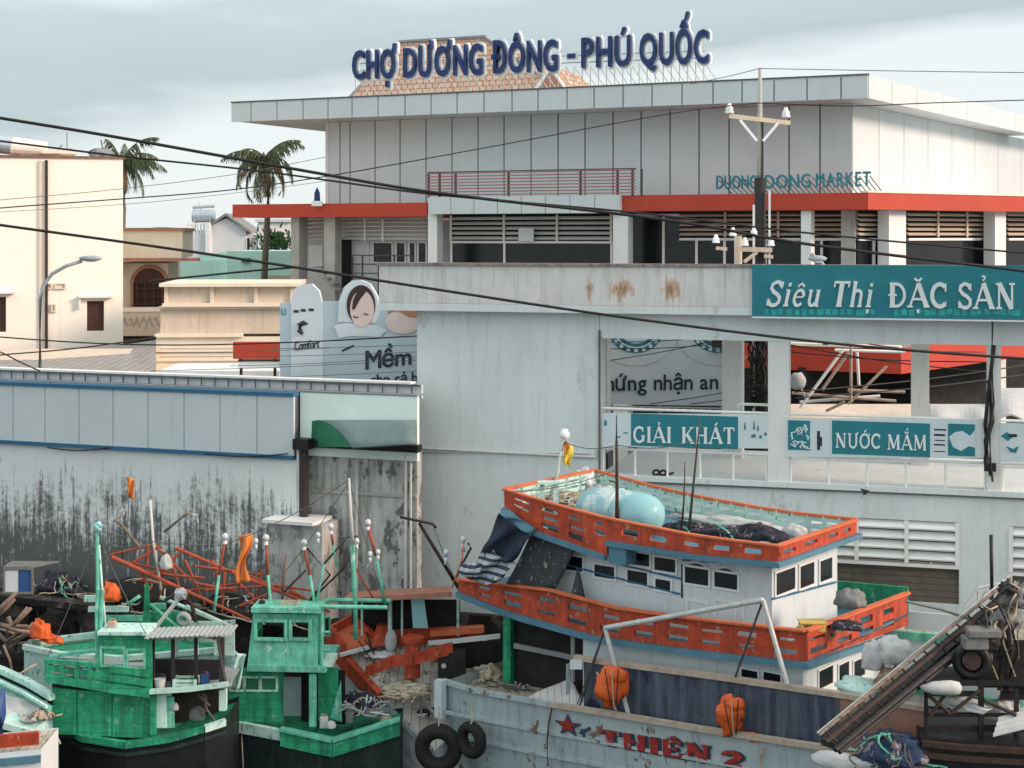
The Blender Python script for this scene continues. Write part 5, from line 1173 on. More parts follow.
def plank(mb, pts, hz, hy, n_=None):
    """board following points: height 2*hz, thickness 2*hy"""
    for p, q in zip(pts, pts[1:]):
        d = (q-p); s_ = V(-d.y, d.x, 0)
        s_ = s_.normalized()*hy if s_.length > 1e-4 else V(hy, 0, 0); u_ = V(0, 0, hz)
        mb.hexa([p-s_-u_, q-s_-u_, q+s_-u_, p+s_-u_, p-s_+u_, q-s_+u_, q+s_+u_, p+s_+u_])
    return mb
def on(fr, v, pts): return [fr.p(*(lambda h_: (h_[0], v, h_[1]))(fr.hit(x, y, v))) for x, y in pts]
def uz(fr, v, pts): return [tuple(fr.hit(x, y, v)) for x, y in pts]
def bulwark(fr, v, th, top, bot, slots, nu=14, u0=None, u1=None):
    """low wall following the sheer, with cut slots: (x0, x1, t0, t1)"""
    T1, B1_ = uz(fr, v, top), uz(fr, v, bot); ua, ub = (T1[0][0] if u0 is None else u0), (T1[-1][0] if u1 is None else u1)
    P = lambda u, vv, t: fr.p(u, vv, lerp(interp(B1_, u), interp(T1, u), t))
    jr = random.Random(len(slots)); hs = [(fr.hu(a+jr.uniform(-1.5, 1.5), v), fr.hu(b+jr.uniform(-1.5, 1.5), v), c+jr.uniform(-.035, .035), d+jr.uniform(-.035, .035)) for a, b, c, d in slots]
    return MB().wall(P, ua, ub, 0, 1, v, v+th, hs, nu), T1, B1_, P

# ===== the big orange and grey trawler
FZ = Fr(U(806, 668, 31), (2012, -1550)); big = thing('fishing_boat', 'big grey boat with two orange slotted balconies and the red hull name THIÊN 2', 'fishing boat', FZ.p(-2, 2, ZW)); P_ = FZ.p
# hull
vh = -.55; gp = [(437, 684), (473, 691), (552, 705.5), (600, 713), (720, 733), (840, 751), (905, 763), (932, 768)]
near = on(FZ, vh, gp); BEAM = 4.7
near[0] += FZ.n*.25
far = [p+FZ.n*BEAM*(.55 if i == 0 else .85 if i == 1 else 1) for i, p in enumerate(near)]
hull_mesh(near, far, .22).build('hull', m['boat_blue_grey'], big)
deck_mesh(near, far, .28).build('deck', m['deck_wood'], big)
a = MB(); plank(a, [p-FZ.n*.03+V(0, 0, .03) for p in near[:3]], .05, .06); a.build('gunwale', m['boat_blue_grey'], big)
a = MB(); plank(a, [p-FZ.n*.03+V(0, 0, .035) for p in near[2:]], .05, .07); a.build('gunwale', m['rail_wood'], big)
a = MB(); plank(a, [p+V(0, 0, .03) for p in far], .06, .07); a.build('gunwale', m['boat_green'], big)
def hull_face(u, z, d=0):
    """point on the near hull side"""
    tb = uz(FZ, vh, gp); zt_ = interp(tb, u); t = max(0, (zt_-z)/(zt_-ZW+.4)); return FZ.p(u, vh+.22*t**1.6*BEAM/2-d, z)
for off, nm in ((.62, 'rubbing_strake'), (1.15, 'rubbing_strake')):
    a = MB(); pts = []
    for k in range(15):
        u = lerp(FZ.hu(446, vh), FZ.hu(930, vh), k/14); z = interp(uz(FZ, vh, gp), u)-off; pts.append(hull_face(u, z, .02))
    plank(a, pts, .035, .03); a.build(nm, m['boat_blue_grey'], big)
a = MB(); c = hull_face(FZ.hu(440, vh), interp(uz(FZ, vh, gp), FZ.hu(440, vh)), .06); a.box(FZ, FZ.hu(436, vh), FZ.hu(443, vh), vh-.06, vh+.12, .75, c.z+.10); a.build('corner_post', m['boat_white'], big)
def name_fn(xa, xb, ta, tb, ba, bb):
    A1, B1_, C1, D1 = [FZ.hit(*q_, vh) for q_ in ((xa, ta), (xb, tb), (xb, bb), (xa, ba))]
    def fn(s, t, d):
        u = lerp(lerp(D1[0], C1[0], s), lerp(A1[0], B1_[0], s), t); z = lerp(lerp(D1[1], C1[1], s), lerp(A1[1], B1_[1], s), t)
        return hull_face(u, z, .012+d)
    return fn
for txt, xa, xb, ta, tb, ba, bb in (('THIÊN', 600, 711, 729, 746, 743.5, 763), ('2', 722, 743, 750, 753, 765, 768)):
    bk = name_fn(xa+1.2, xb+1.2, ta+1.0, tb+1.0, ba+1.2, bb+1.2); fr_t = name_fn(xa, xb, ta, tb, ba, bb)
    serif_text(bk, txt, .010, wmul=1.9, gap=.08, grow=.035).build('name_shadow', m['name_blue'], big)
    serif_text(lambda s, t, d: fr_t(s, t, d+.03), txt, .006, wmul=1.75, gap=.08).build('name_lettering', m['name_red'], big)
def star(cx, cy, r, mb, d):
    pts = []
    for k in range(10): rr = r if k % 2 == 0 else r*.42; t = R(90+36*k); pts.append((cx+rr*math.cos(t), cy-rr*math.sin(t)*.85+.16*rr*math.cos(t)))
    hh = [FZ.hit(x, y, vh) for x, y in pts]; f_ = [hull_face(u, z, d) for u, z in hh]; b_ = [hull_face(u, z, d-.01) for u, z in hh]; n = 10
    mb.add(f_+b_+[sum(f_, V(0, 0, 0))/n], [(n*2, (i+1) % n, i) for i in range(n)]+[(i, i+n, (i+1) % n+n, (i+1) % n) for i in range(n)])
a = MB(); star(568, 726, 14.5, a, .02); a.build('star', m['name_blue'], big); a = MB(); star(567.5, 725, 10, a, .032); a.build('star_face', m['name_red'], big)
a = MB(); 
for x0, y0, x1, y1 in ((580, 733, 590, 728), (582, 729, 584, 737)):
    p, q_ = FZ.hit(x0, y0, vh), FZ.hit(x1, y1, vh); a.path([hull_face(*p, .02), hull_face(*q_, .02)], .035, 5)
a.build('name_stroke', m['name_blue'], big)
# tyres
def tyre(par, px, py, rx, yawn, label, Y):
    c = U(px, py, Y); Rr = rx/F*Y
    o = thing('tyre_fender', label, 'tyre', c-V(0, 0, Rr), 'tyres hung as fenders')
    nn = (FZ.n+FZ.u*yawn).normalized(); MB().torus(c, nn, Rr*.70, Rr*.30, 28, 12).build('tyre', m['rubber'], o, smooth=True)
    a = MB(); a.torus(c, nn, Rr*.42, Rr*.05, 20, 6); a.build('bead', m['machine_black'], o, smooth=True)
    a = MB(); a.path([c+V(0, 0, Rr*.7)-nn*.1, c+V(.02, -.08, Rr*1.1), c+V(0, 0, Rr*1.7)], .022, 5); a.build('rope', m['rope'], o)
tyre(big, 438.5, 748, 24.5, -.55, 'bigger black tyre fender at the very bow corner of the grey hull', 35.3)
tyre(big, 471.5, 740, 18.5, .1, 'smaller black tyre fender on the grey hull, right of the corner tyre', 35.0)
# stained cargo side panel above the gunwale
vp = -.32
mb, T1, B1_, _ = bulwark(FZ, vp, .08, [(584, 660), (600, 662.5), (720, 678.5), (839, 695.5)], [(584, 711), (600, 714), (720, 734.5), (839, 753)], []); mb.build('stained_side_panel', m['stained_panel'], big)
mb, *_ = bulwark(FZ, vp, .08, [(839.5, 695.6), (925, 709)], [(839.5, 753), (925, 767)], []); mb.build('rust_side_panel', m['rust_panel'], big)
a = MB(); plank(a, on(FZ, vp+.04, [(575, 657), (600, 661), (720, 677), (840, 694.5), (926, 708)]), .05, .08); a.build('panel_rail', m['rail_wood'], big)
a = MB(); plank(a, on(FZ, vp, [(572, 664), (584, 664)]), .10, .08); plank(a, on(FZ, vp, [(568, 690), (568.3, 668)]), .1, .08); a.build('end_block', m['boat_white'], big)
# lower balcony (walkway)
top = [(458, 580), (551, 591), (616, 608.5), (700, 620.5), (806, 632)]; bot = [(458, 591), (512, 612), (600, 636.5), (700, 650), (806, 661.5)]
sx = [(478, 489), (504, 522), (538, 555), (569, 586), (601, 620), (634, 653), (667, 688), (701, 721), (736, 755), (779, 796)]
mb, Tl, Bl, Pl = bulwark(FZ, 0, .07, top, bot, [(a_, b_, t0, t1) for a_, b_ in sx for t0, t1 in ((.20, .36), (.60, .76))]); mb.build('lower_balcony_side', m['boat_orange'], big)
FS = FZ.sub(0, 0); FS.o = FZ.p(FZ.hu(806), 0, 0); FS.o.z = 0
Fst = Fr(FS.o, FZ.n)       # stern face; its +n points towards the bow-left... thickness goes inboard
tS, bS = [(806.5, 632), (908, 594)], [(806.5, 661.5), (904, 627)]
mb, Ts, Bs, Ps = bulwark(Fst, 0, .07, tS, bS, [(a_, b_, t0, t1) for a_, b_ in ((811, 826), (837, 852), (861, 874), (884, 893)) for t0, t1 in ((.2, .38), (.58, .76))], 6, u0=.002); mb.build('lower_balcony_stern', m['boat_orange'], big)
WL = Ts[-1][0]
a = MB(); plank(a, [P_(u, -.03, z+.03) for u, z in [(lerp(Tl[0][0], Tl[-1][0], k/10), interp(Tl, lerp(Tl[0][0], Tl[-1][0], k/10))) for k in range(11)]], .022, .07)
plank(a, [Fst.p(0, -.0, Ts[0][1]+.03), Fst.p(WL, 0, Ts[-1][1]+.03)], .022, .07); a.build('balcony_cap', m['boat_orange_light'], big)
a = MB(); ub0, ub1 = Bl[0][0], Bl[-1][0]
plank(a, [P_(lerp(ub0, ub1, k/14), -.02, interp(Bl, lerp(ub0, ub1, k/14))-.07) for k in range(15)], .065, .07); plank(a, [Fst.p(-.08, -.03, Bs[0][1]-.07), Fst.p(WL*.92, -.03, Bs[-1][1]-.10)], .06, .06); a.build('balcony_blue_edge', m['boat_blue'], big)
# walkway floor and far side
def floor_fn(s, t): u = lerp(ub0, ub1, s); return P_(u, lerp(.08, WL, t), interp(Bl, u)+.0)
MB().shell(floor_fn, 14, 3, (0, 0, -.06)).build('walkway_floor', m['boat_blue'], big)
a = MB(); plank(a, [P_(lerp(ub0, ub1, k/10), WL, interp(Tl, lerp(ub0, ub1, k/10))-.3+lerp(0, .0, k/10)) for k in range(11)], .3, .035); a.build('lower_balcony_far_side', m['boat_green'], big)
# upper roof deck
vu = .12
topU = [(503, 490), (560, 507), (616, 521), (700, 537.5), (778, 547)]; botL = [(503, 508), (535, 530), (606, 555)]; botR = [(611, 540.5), (700, 554.5), (778, 561.5)]
rows3 = ((.16, .30), (.42, .56), (.68, .82))
sl = [(512, 529, *rows3[1]), (512, 528, .7, .84)]+[(541, 558, *r_) for r_ in rows3]+[(568, 582, *r_) for r_ in rows3]+[(594, 604, .5, .62), (594, 604, .75, .86)]
mb, Tu, Bu, _ = bulwark(FZ, vu, .07, [(503, 490), (560, 507), (607, 519.3)], botL, sl); mb.build('upper_balcony_side', m['boat_orange'], big)
mb, Tu2, Bu2, _ = bulwark(FZ, vu, .07, [(607.2, 519.3), (616, 521), (700, 537.5), (778, 547)], [(607.2, 540), (700, 554.5), (778, 561.5)], [(a_, b_, .35, .66) for a_, b_ in ((621, 637), (649, 664), (682, 698), (713, 730), (745, 762))]); mb.build('upper_balcony_side', m['boat_orange'], big)
TU = Tu+Tu2; zF = interp(Bu2, Bu2[-1][0])
Fus = Fr(FZ.p(FZ.hu(778, vu), vu, 0), FZ.n); WU = Fus.hu(857)
mb, Tus, Bus, _ = bulwark(Fus, 0, .07, [(778.4, 547), (857, 521)], [(778.4, 561.5), (855, 534)], [(a_, b_, .35, .65) for a_, b_ in ((785, 797), (806, 818), (828, 839), (846, 852))], 4, u0=.002); mb.build('upper_balcony_stern', m['boat_orange'], big)
uu0, uu1 = TU[0][0], TU[-1][0]
zt_u = lambda u: interp(TU, u)
zdeck = lambda u: zt_u(u)-interp([(uu0, .52), (uu1, .36)], u)
MB().shell(lambda s, t: P_(lerp(uu0, uu1, s), lerp(vu+.08, vu+WU, t), zdeck(lerp(uu0, uu1, s))), 10, 3, (0, 0, -.08)).build('roof_deck', m['boat_blue'], big)
a = MB(); plank(a, [P_(lerp(uu0, uu1, k/10), vu+.03, zt_u(lerp(uu0, uu1, k/10))+.02) for k in range(11)], .02, .06); plank(a, [Fus.p(0, .03, Tus[0][1]+.02), Fus.p(WU, .03, Tus[-1][1]+.02)], .02, .06); a.build('upper_balcony_cap', m['boat_orange_light'], big)
a = MB(); plank(a, [P_(u, vu-.02, z-.06) for u, z in Bu], .06, .06); plank(a, [P_(u, vu-.03, z-.06) for u, z in Bu2[0:]], .055, .06); plank(a, [Fus.p(-.1, -.02, Bus[0][1]-.06), Fus.p(WU+.1, -.02, Bus[-1][1]-.06)], .055, .06); a.build('roof_blue_edge', m['boat_blue'], big)
r_ = uz(FZ, vu-.05, [(608, 541), (625, 566)]); a = MB().box(FZ, r_[0][0], r_[1][0], vu-.02, vu+.4, r_[1][1], r_[0][1]); a.build('blue_block', m['boat_blue'], big)
# far and bow rails: open boards
def open_rail(pts_top, hgt, nm, mk_, boards=3):
    a = MB()
    for j in range(boards): plank(a, [p-V(0, 0, hgt*(j+.5)/boards) for p in pts_top], hgt/boards*.30, .02)
    r_ = a.build(nm, m[mk_], big); b_ = MB()
    for p, q_ in zip(pts_top, pts_top[1:]):
        for k in range(2): c = p.lerp(q_, k/2); b_.hexa([c+V(x, y, z) for z in (-hgt, 0) for x, y in ((-.05, -.05), (.05, -.05), (.05, .05), (-.05, .05))])
    each(b_, 'post', m['boat_teal_white'], r_)
    c_ = MB(); plank(c_, pts_top, .03, .05); c_.build('cap', m['boat_orange_light'], r_)
farp = [P_(lerp(uu0, uu1, k/9), vu+WU, zt_u(lerp(uu0, uu1, k/9))+.02) for k in range(10)]
open_rail(farp, .5, 'far_roof_rail', 'boat_teal_white')
bowp = [P_(uu0+.02, lerp(vu+.05, vu+WU-.05, k/3), zt_u(uu0)+.02) for k in range(4)]
open_rail(bowp, .45, 'bow_roof_rail', 'boat_teal_white')
# wheelhouse
vc = .62
ua, uc = FZ.hu(548, vc), FZ.hu(772, vc); Fcs = Fr(FZ.p(uc, vc, 0), FZ.n); WC = Fcs.hu(836)
def wallquad(mb, fr, u0, u1, v0, v1, zb_, zt_, n=8):
    for k in range(n):
        a_, b_ = lerp(u0, u1, k/n), lerp(u0, u1, (k+1)/n); mb.hexa([fr.p(a_, v0, zb_(a_)), fr.p(b_, v0, zb_(b_)), fr.p(b_, v1, zb_(b_)), fr.p(a_, v1, zb_(a_)), fr.p(a_, v0, zt_(a_)), fr.p(b_, v0, zt_(b_)), fr.p(b_, v1, zt_(b_)), fr.p(a_, v1, zt_(a_))])
a = MB(); wallquad(a, FZ, ua, uc, vc, vc+.06, lambda u: interp(Bl, u)+.003, lambda u: zdeck(u)-.082)
wallquad(a, FZ, ua+.3, uc, vc+WC, vc+WC+.06, lambda u: interp(Bl, u)+.003, lambda u: zdeck(u)-.082)
zc1_, zc0_ = zdeck(uc)-.082, interp(Bl, uc)+.003
a.box(Fcs, .062, WC-.002, 0, .06, zc0_, zc1_); a.box(FZ, ua, ua+.06, vc+.062, vc+WC-.002, zc0_+.3, zdeck(ua)-.082)
a.build('wheelhouse_wall', m['boat_white'], big)
for x0, y0, x1, y1 in ((562, 556, 583, 570), (595, 565.5, 615, 577.5), (629, 553, 650, 565), (655, 558, 676, 571), (628, 571, 648, 584), (656, 579.5, 671, 590)):
    window(FZ, big, x0, y0, x1, y1, vc, m['boat_white_trim'], m['glass_dark'], .05, .035)
for x0, y0, x1, y1 in ((685.5, 568, 709, 584), (715, 573, 738, 588)):
    w_ = window(FZ, big, x0, y0, x1, y1, vc, m['boat_white_trim'], m['glass_dark'], .05, .035); u0, u1, z0, z1 = FZ.rect(x0, y0, x1, y1, vc)
    MB().prism(FZ, [(lerp(u0, u1, k/8), z1+.0+.09*math.sin(math.pi*k/8)) for k in range(9)], vc-.02, vc-.002).build('arch_pane', m['glass_dark'], w_)
    MB().path([FZ.p(lerp(u0-.03, u1+.03, k/8), vc-.03, z1+.02+.12*math.sin(math.pi*k/8)) for k in range(9)], .028, 5).build('arch_trim', m['boat_white_trim'], w_)
for x0, y0, x1, y1 in ((775, 570, 794, 592), (799, 564, 813, 586), (819, 559, 831, 580)): window(Fcs, big, x0, y0, x1, y1, 0, m['boat_white_trim'], m['glass_dark'], .05, .035)
a = MB()
for pts in (((548, 560), (625, 580), (680, 594)), ((618, 564), (682, 579)), ((682, 565), (682, 597)), ((682, 560), (740, 563), (772, 567))): plank(a, on(FZ, vc-.02, pts), .018, .018)
plank(a, on(Fcs, -.02, ((772, 599), (836, 582))), .018, .018)
a.build('dark_moulding', m['blue_trim'], big)
a = MB()
for x0, x1 in ((686, 709), (714, 737), (743, 766)):
    u0, u1 = FZ.hu(x0, vc), FZ.hu(x1, vc); z1 = FZ.hit(x0, 598, vc)[1]; a.wall(FZ.p, u0, u1, z1-.5, z1, vc-.02, vc-.002, [(u0+.05, u1-.05, z1-.45, z1-.05)])
a.build('door_panelling', m['boat_white_trim'], big)
# lower cabin under the walkway
vl = .28; zfl = lambda u: interp(uz(FZ, vh, gp), u)-.27
a = MB(); ul0, ul1 = FZ.hu(583, vl), FZ.hu(803, vl); wallquad(a, FZ, ul0, ul1, vl, vl+.06, zfl, lambda u: interp(Bl, u)-.14); Fls = Fr(FZ.p(ul1, vl, 0), FZ.n)
a.box(Fls, .062, WL-.6, 0, .06, zfl(ul1), Bs[0][1]-.14); a.build('lower_cabin_wall', m['boat_white'], big)
for x0, y0, x1, y1 in ((742, 670, 758, 680), (764, 673, 781, 684)): window(FZ, big, x0, y0, x1, y1, vl, m['boat_white_trim'], m['glass_dark'], .04, .03)
for x0, y0, x1, y1 in ((818, 668, 832, 686), (838, 663, 848, 682), (853, 659, 864, 677)): window(Fls, big, x0, y0, x1, y1, 0, m['boat_white_trim'], m['glass_dark'], .04, .03)
a = MB(); uo0 = FZ.hu(508, 1.3); a.box(FZ, uo0, FZ.hu(585, 1.3), 1.3, 1.36, zfl(uo0), 3.1); a.build('dark_opening', m['dark_inside'], big)  # flat dark sheet stands in for the shaded cabin interior
a = MB(); a.box(FZ, FZ.hu(503, 1.1), FZ.hu(510.5, 1.1), 1.1, 1.25, zfl(uo0)-.2, FZ.hit(507, 618, 1.1)[1]); a.build('green_post', m['boat_green'], big)
a = MB(); a.box(FZ, FZ.hu(511, .9), FZ.hu(577, .9), 1.0, 1.06, FZ.hit(540, 655, .9)[1], FZ.hit(540, 650, .9)[1]); a.tube(FZ.p(FZ.hu(573, .2), .2, 2), FZ.p(FZ.hu(573, .2), .2, 3.2), .05); each(a, 'inner_beam', m['house_dark'], big)
# davit frame of steel tube
vd = -.4
j1, j2 = on(FZ, vd, [(605, 628)])[0], on(FZ, vd, [(763, 600)])[0]
a = MB(); a.tube(j1, j2, .055, seg=8); a.tube(j1, on(FZ, vd, [(629, 716)])[0], .05); a.tube(j2, on(FZ, vd, [(787, 684)])[0], .05); a.build('davit_frame', m['steel_rail'], big)
a = MB(); a.tube(j1, on(FZ, vd-.1, [(577, 714)])[0], .025); a.tube(j2, on(FZ, vd+.1, [(735, 678)])[0], .025); a.tube(j1, on(FZ, vd, [(566, 735)])[0], .012); each(a, 'davit_stay', m['railing_dark'], big)
a = MB(); a.path([on(FZ, vd, [q_])[0] for q_ in ((597, 672), (603, 686), (612, 702), (617, 712))], .03, 6); a.build('white_rope', m['rope'], big)
# masts, lamp and flag
def rod(name, par, pts, Y, r, k, r2=None):
    P = [U(x, y, Y) for x, y in pts]; n = len(P); MB().path(P, [lerp(r, r2 if r2 else r*.6, i/(n-1)) for i in range(n)], 7).build(name, m[k], par, smooth=True)
def pt(px, v): return FZ.p(FZ.hu(px, v), v, 0).y
rod('mast', big, [(617, 531), (617, 490), (616.5, 440)], pt(617, .6), .05, 'rust_dark')
rod('mast_tip', big, [(616.5, 440), (616.5, 415)], pt(617, .6), .018, 'pipe_dark')
rod('antenna', big, [(689, 530), (694, 480), (698, 440), (700, 418)], pt(690, 1.2), .035, 'railing_dark', .012)
rod('antenna', big, [(681, 536), (684, 500), (685, 462)], pt(680, .8), .03, 'rust_dark', .01)
rod('lamp_mast', big, [(552, 500), (558, 470), (563, 440)], pt(556, 2.0), .045, 'pipe_white', .035)
c = U(564.5, 434, pt(556, 2.0)); a = MB(); a.path([c-V(0, 0, .12), c-V(0, 0, .10), c+V(0, 0, .02), c+V(0, 0, .04), c+V(0, 0, .12)], [.05, .11, .13, .10, .08], 12); a.build('mast_lamp', m['porcelain'], big, smooth=True)
def flag(par, px, py, w_, h_, Y, k, nm='flag', label=None):
    c = U(px, py, Y); a = MB(); W_, H_ = w_/F*Y, h_/F*Y
    a.shell(lambda s, t: c+V(W_*(s-.5)*(1-.35*t*t)+.03*math.sin(t*6), .07*math.sin(s*7+t*4), -H_*t+.05*math.sin(s*5)), 8, 10, (0, .012, 0)); return a.build(nm, m[k], par, smooth=True)
flag(big, 568, 444, 9, 22, pt(556, 2.0), 'flag_yellow'); flag(big, 567, 443, 6, 9, pt(556, 2.0)-.05, 'flag_orange', 'flag_patch')
# things lying on the roof deck
def roofpt(px, py): 
    """a point on the roof deck seen at that place"""
    d = V((px-CX)/F, 1, -(py-Y0)/F); t = 30.0
    for _ in range(60):
        q_ = V(0, 0, H)+d*t; u = (q_-FZ.o).dot(FZ.u); t += (q_.z-zdeck(u))/(-d.z)*.8
    return V(0, 0, H)+d*t
c = roofpt(620, 530); dd = FZ.u
tk = thing('water_barrel', 'pale blue plastic barrel lying on the roof deck of the big boat', 'barrel', c)
c = c+V(0, 0, .42)
L_ = 39/F*c.y/.8; a = MB(); prof_ = [(-1, .05), (-.97, .20), (-.90, .33), (-.78, .42), (-.58, .48), (-.3, .5), (.3, .5), (.58, .48), (.78, .42), (.90, .33), (.97, .20), (1, .05)]
a.path([c+dd*x*L_ for x, r in prof_], [r for x, r in prof_], 24); a.build('body', m['tank_blue'], tk, smooth=True)
a = MB(); a.torus(c, dd, .505, .018, 28, 6);  a.build('hoop', m['tank_blue'], tk, smooth=True)
def heap(name, label, cat, c, rx, ry, rz, k, nz=.45, fr=2.6, seg=28, rings=14, extra=0, kind=None, ux=None):
    o = MB(); o.blob(c, rx, ry, rz, nz, fr, seg, rings, .3, ux or FZ.u)
    for i in range(extra):
        d = V(random.uniform(-1, 1)*rx*.8, random.uniform(-1, 1)*ry*.7, rz*.4); uxx = ux or FZ.u; o.blob(c+uxx*d.x+V(-uxx.y, uxx.x, 0)*d.y+V(0, 0, d.z*random.uniform(.2, 1)), rx*.3, ry*.4, rz*.5, .5, 3, 12, 7, None, uxx)
    b_ = o.build(name, m[k], label=label, cat=cat, smooth=True)
    if name in ('fishing_net', 'net_heap', 'rope_heap', 'planks', 'dark_heap'):
        uxx = ux or FZ.u; uy = V(-uxx.y, uxx.x, 0); jr = random.Random(label)
        for kk, nn in ((('rope' if 'rope' in name or 'heap' in name else 'cable_grey'), 9), ('boat_green_light' if 'blue' in label else 'sack_white', 4)):
            for q in range(nn):
                a = MB(); p0 = V(jr.uniform(-.9, .9), jr.uniform(-.8, .3), 0); an = jr.uniform(0, 6.3); pts = []
                for s in range(8):
                    p0 = p0+V(math.cos(an), math.sin(an), 0)*.22; an += jr.uniform(-.9, .9); d2 = min(1, p0.x**2+p0.y**2)
                    pts.append(c+uxx*(p0.x*rx)+uy*(p0.y*ry)+V(0, 0, rz*(math.sqrt(1-d2)*1.12-.12)+.03))
                a.path(pts, .016 if nn == 9 else .022, 5); a.build('strand', m[kk], b_)
    return b_
heap('fishing_net', 'dark heap of netting on the roof deck right of the blue barrel', 'net', roofpt(700, 537)+V(0, 0, .08), 1.0, .35, .22, 'net_dark', extra=5)
heap('fishing_net', 'dark mound of netting at the stern end of the roof deck', 'net', roofpt(756, 542)+V(0, 0, .1), .75, .4, .26, 'net_dark', extra=4)
heap('tarpaulin', 'crumpled white tarpaulin spread behind the dark nets on the roof deck', 'tarpaulin', roofpt(730, 527)+V(0, 0, .05), 1.6, .3, .16, 'sack_white', .5, 3, extra=3)
heap('sack', 'small grey white sack at the stern corner of the roof deck', 'sack', roofpt(795, 540)+V(0, 0, .12), .3, .25, .22, 'sack_white', .3)
heap('net_heap', 'heap of brown ropes and grey cloth at the bow end of the roof deck', 'net', roofpt(568, 508)+V(0, 0, .1), .7, .6, .25, 'net_rope', extra=6)
heap('cloth_bundle', 'white crumpled cloth thrown behind the blue barrel', 'cloth', roofpt(600, 500)+V(0, 0, .1), .4, .3, .22, 'sack_white', .6, 3)
heap('cloth_bundle', 'grey crumpled cloth hanging at the far bow corner of the roof deck', 'cloth', roofpt(585, 492)+V(0, 0, .2), .3, .3, .35, 'house_grey', .5, 3)
o = thing('stool', 'pale teal upright wooden stand on the bow end of the roof deck', 'stand', roofpt(549, 516)); c = roofpt(549, 516); a = MB()
for dx in (-.16, .16): a.hexa([c+V(dx+x, y, z) for z in (0, .75) for x, y in ((-.06, -.05), (.06, -.05), (.06, .05), (-.06, .05))])
each(a, 'leg', m['boat_teal_white'], o); a = MB(); a.hexa([c+V(x, y, z) for z in (.752, .8) for x, y in ((-.26, -.15), (.26, -.15), (.26, .15), (-.26, .15))]); a.hexa([c+V(x, y, z) for z in (.3, .36) for x, y in ((-.10, -.04), (.10, -.04), (.10, .04), (-.10, .04))]); a.build('top', m['boat_teal_white'], o)
# hanging cloths at the bow end
def sheet(name, label, cat, corners, Y4, k, wav=.05, grid_=10, th=.015, freq=5):
    c4 = [U(x, y, Y) for (x, y), Y in zip(corners, Y4)]
    a = MB(); a.shell(lambda s, t: c4[0].lerp(c4[1], s).lerp(c4[3].lerp(c4[2], s), t)+V(wav*.3*math.sin(s*9+t*3), wav*math.sin(s*freq*2+t*4), wav*.4*math.sin(s*6+t*8)), grid_, grid_, (0, th, 0)); return a.build(name, m[k], label=label, cat=cat, smooth=True)
yb = pt(510, .1); sheet('dark_curtain', 'dark grey spotted tarpaulin hanging between the two orange balconies', 'tarpaulin', [(533, 531), (578, 544), (556, 590), (505, 586)], [yb-.2, yb-.9, yb-.7, yb-.1], 'cloth_dark', .04)
sheet('blue_cloth', 'strip of teal blue cloth tied under the bow corner of the upper balcony', 'cloth', [(503, 507), (536, 528), (530, 536), (499, 514)], [yb-.15, yb-.5, yb-.55, yb-.2], 'boat_blue', .05)
sheet('navy_cloth', 'dark navy cloth with pale folds hanging from the bow corner of the upper balcony', 'cloth', [(499, 513), (531, 535), (513, 566), (482, 550)], [yb-.2, yb-.6, yb-.5, yb-.1], 'cloth_navy', .10, 14)
sheet('striped_cloth', 'navy and white striped cloth draped down to the lower balcony', 'cloth', [(484, 548), (516, 563), (496, 586), (465, 578)], [yb-.15, yb-.55, yb-.5, yb-.1], 'cloth_stripe', .10, 14)
heap('striped_bundle', 'small grey striped bundle at the bow tip of the lower balcony', 'cloth', U(470, 572, yb-.2), .28, .2, .22, 'cloth_stripe', .3)
for i, (pts, lb) in enumerate((([(505, 515), (498, 535), (484, 556)], 'pale fold edge'), ([(528, 534), (512, 552), (496, 570)], 'second pale fold'))):
    pass
# black pennant hanging on the wheelhouse
c = U(578, 568, pt(578, .3)); a = MB(); a.path([c, c-V(0, 0, .12), c-V(0, 0, .65), c-V(0, 0, .7)], [.02, .05, .17, .10], 10); o = a.build('black_pennant', m['cloth_dark'], label='black cone shaped cloth hanging before the wheelhouse windows', cat='cloth')
# orange baskets on the stained panel
def bundle(px, py, rx, ry, Y, label):
    c = U(px, py, Y); o = thing('orange_bundle', label, 'bundle', c-V(0, 0, ry/F*Y)); a = MB()
    a.blob(c, rx/F*Y, .13, ry/F*Y, .45, 1.8, 20, 14); a.blob(c+V(.1, -.04, ry/F*Y*.55), rx/F*Y*.7, .12, ry/F*Y*.4, .4, 2.5, 14, 9); a.build('cloth', m['orange_plastic'], o, smooth=True)
    for k in range(3):
        a = MB(); a.path([c+V(-.16+.14*k, -.17, ry/F*Y*.95), c+V(-.10+.10*k, -.19, 0), c+V(-.02+.05*k, -.16, -ry/F*Y*.9)], .014, 5); a.build('cord', m['rust_dark'] if k != 1 else m['rope'], o)
bundle(612, 686, 16, 20, pt(610, -.45)-.3, 'wide orange netting bundle hung beside the davit foot on the stained side')
bundle(731, 715, 13, 19, pt(730, -.45)-.25, 'tall orange bundle hung in the middle of the stained side')
heap('orange_cloth', 'flattened orange cloth lying on the gunwale right of the tall basket', 'cloth', U(754, 738, pt(754, -.4)-.1), .36, .12, .09, 'orange_plastic', .5)
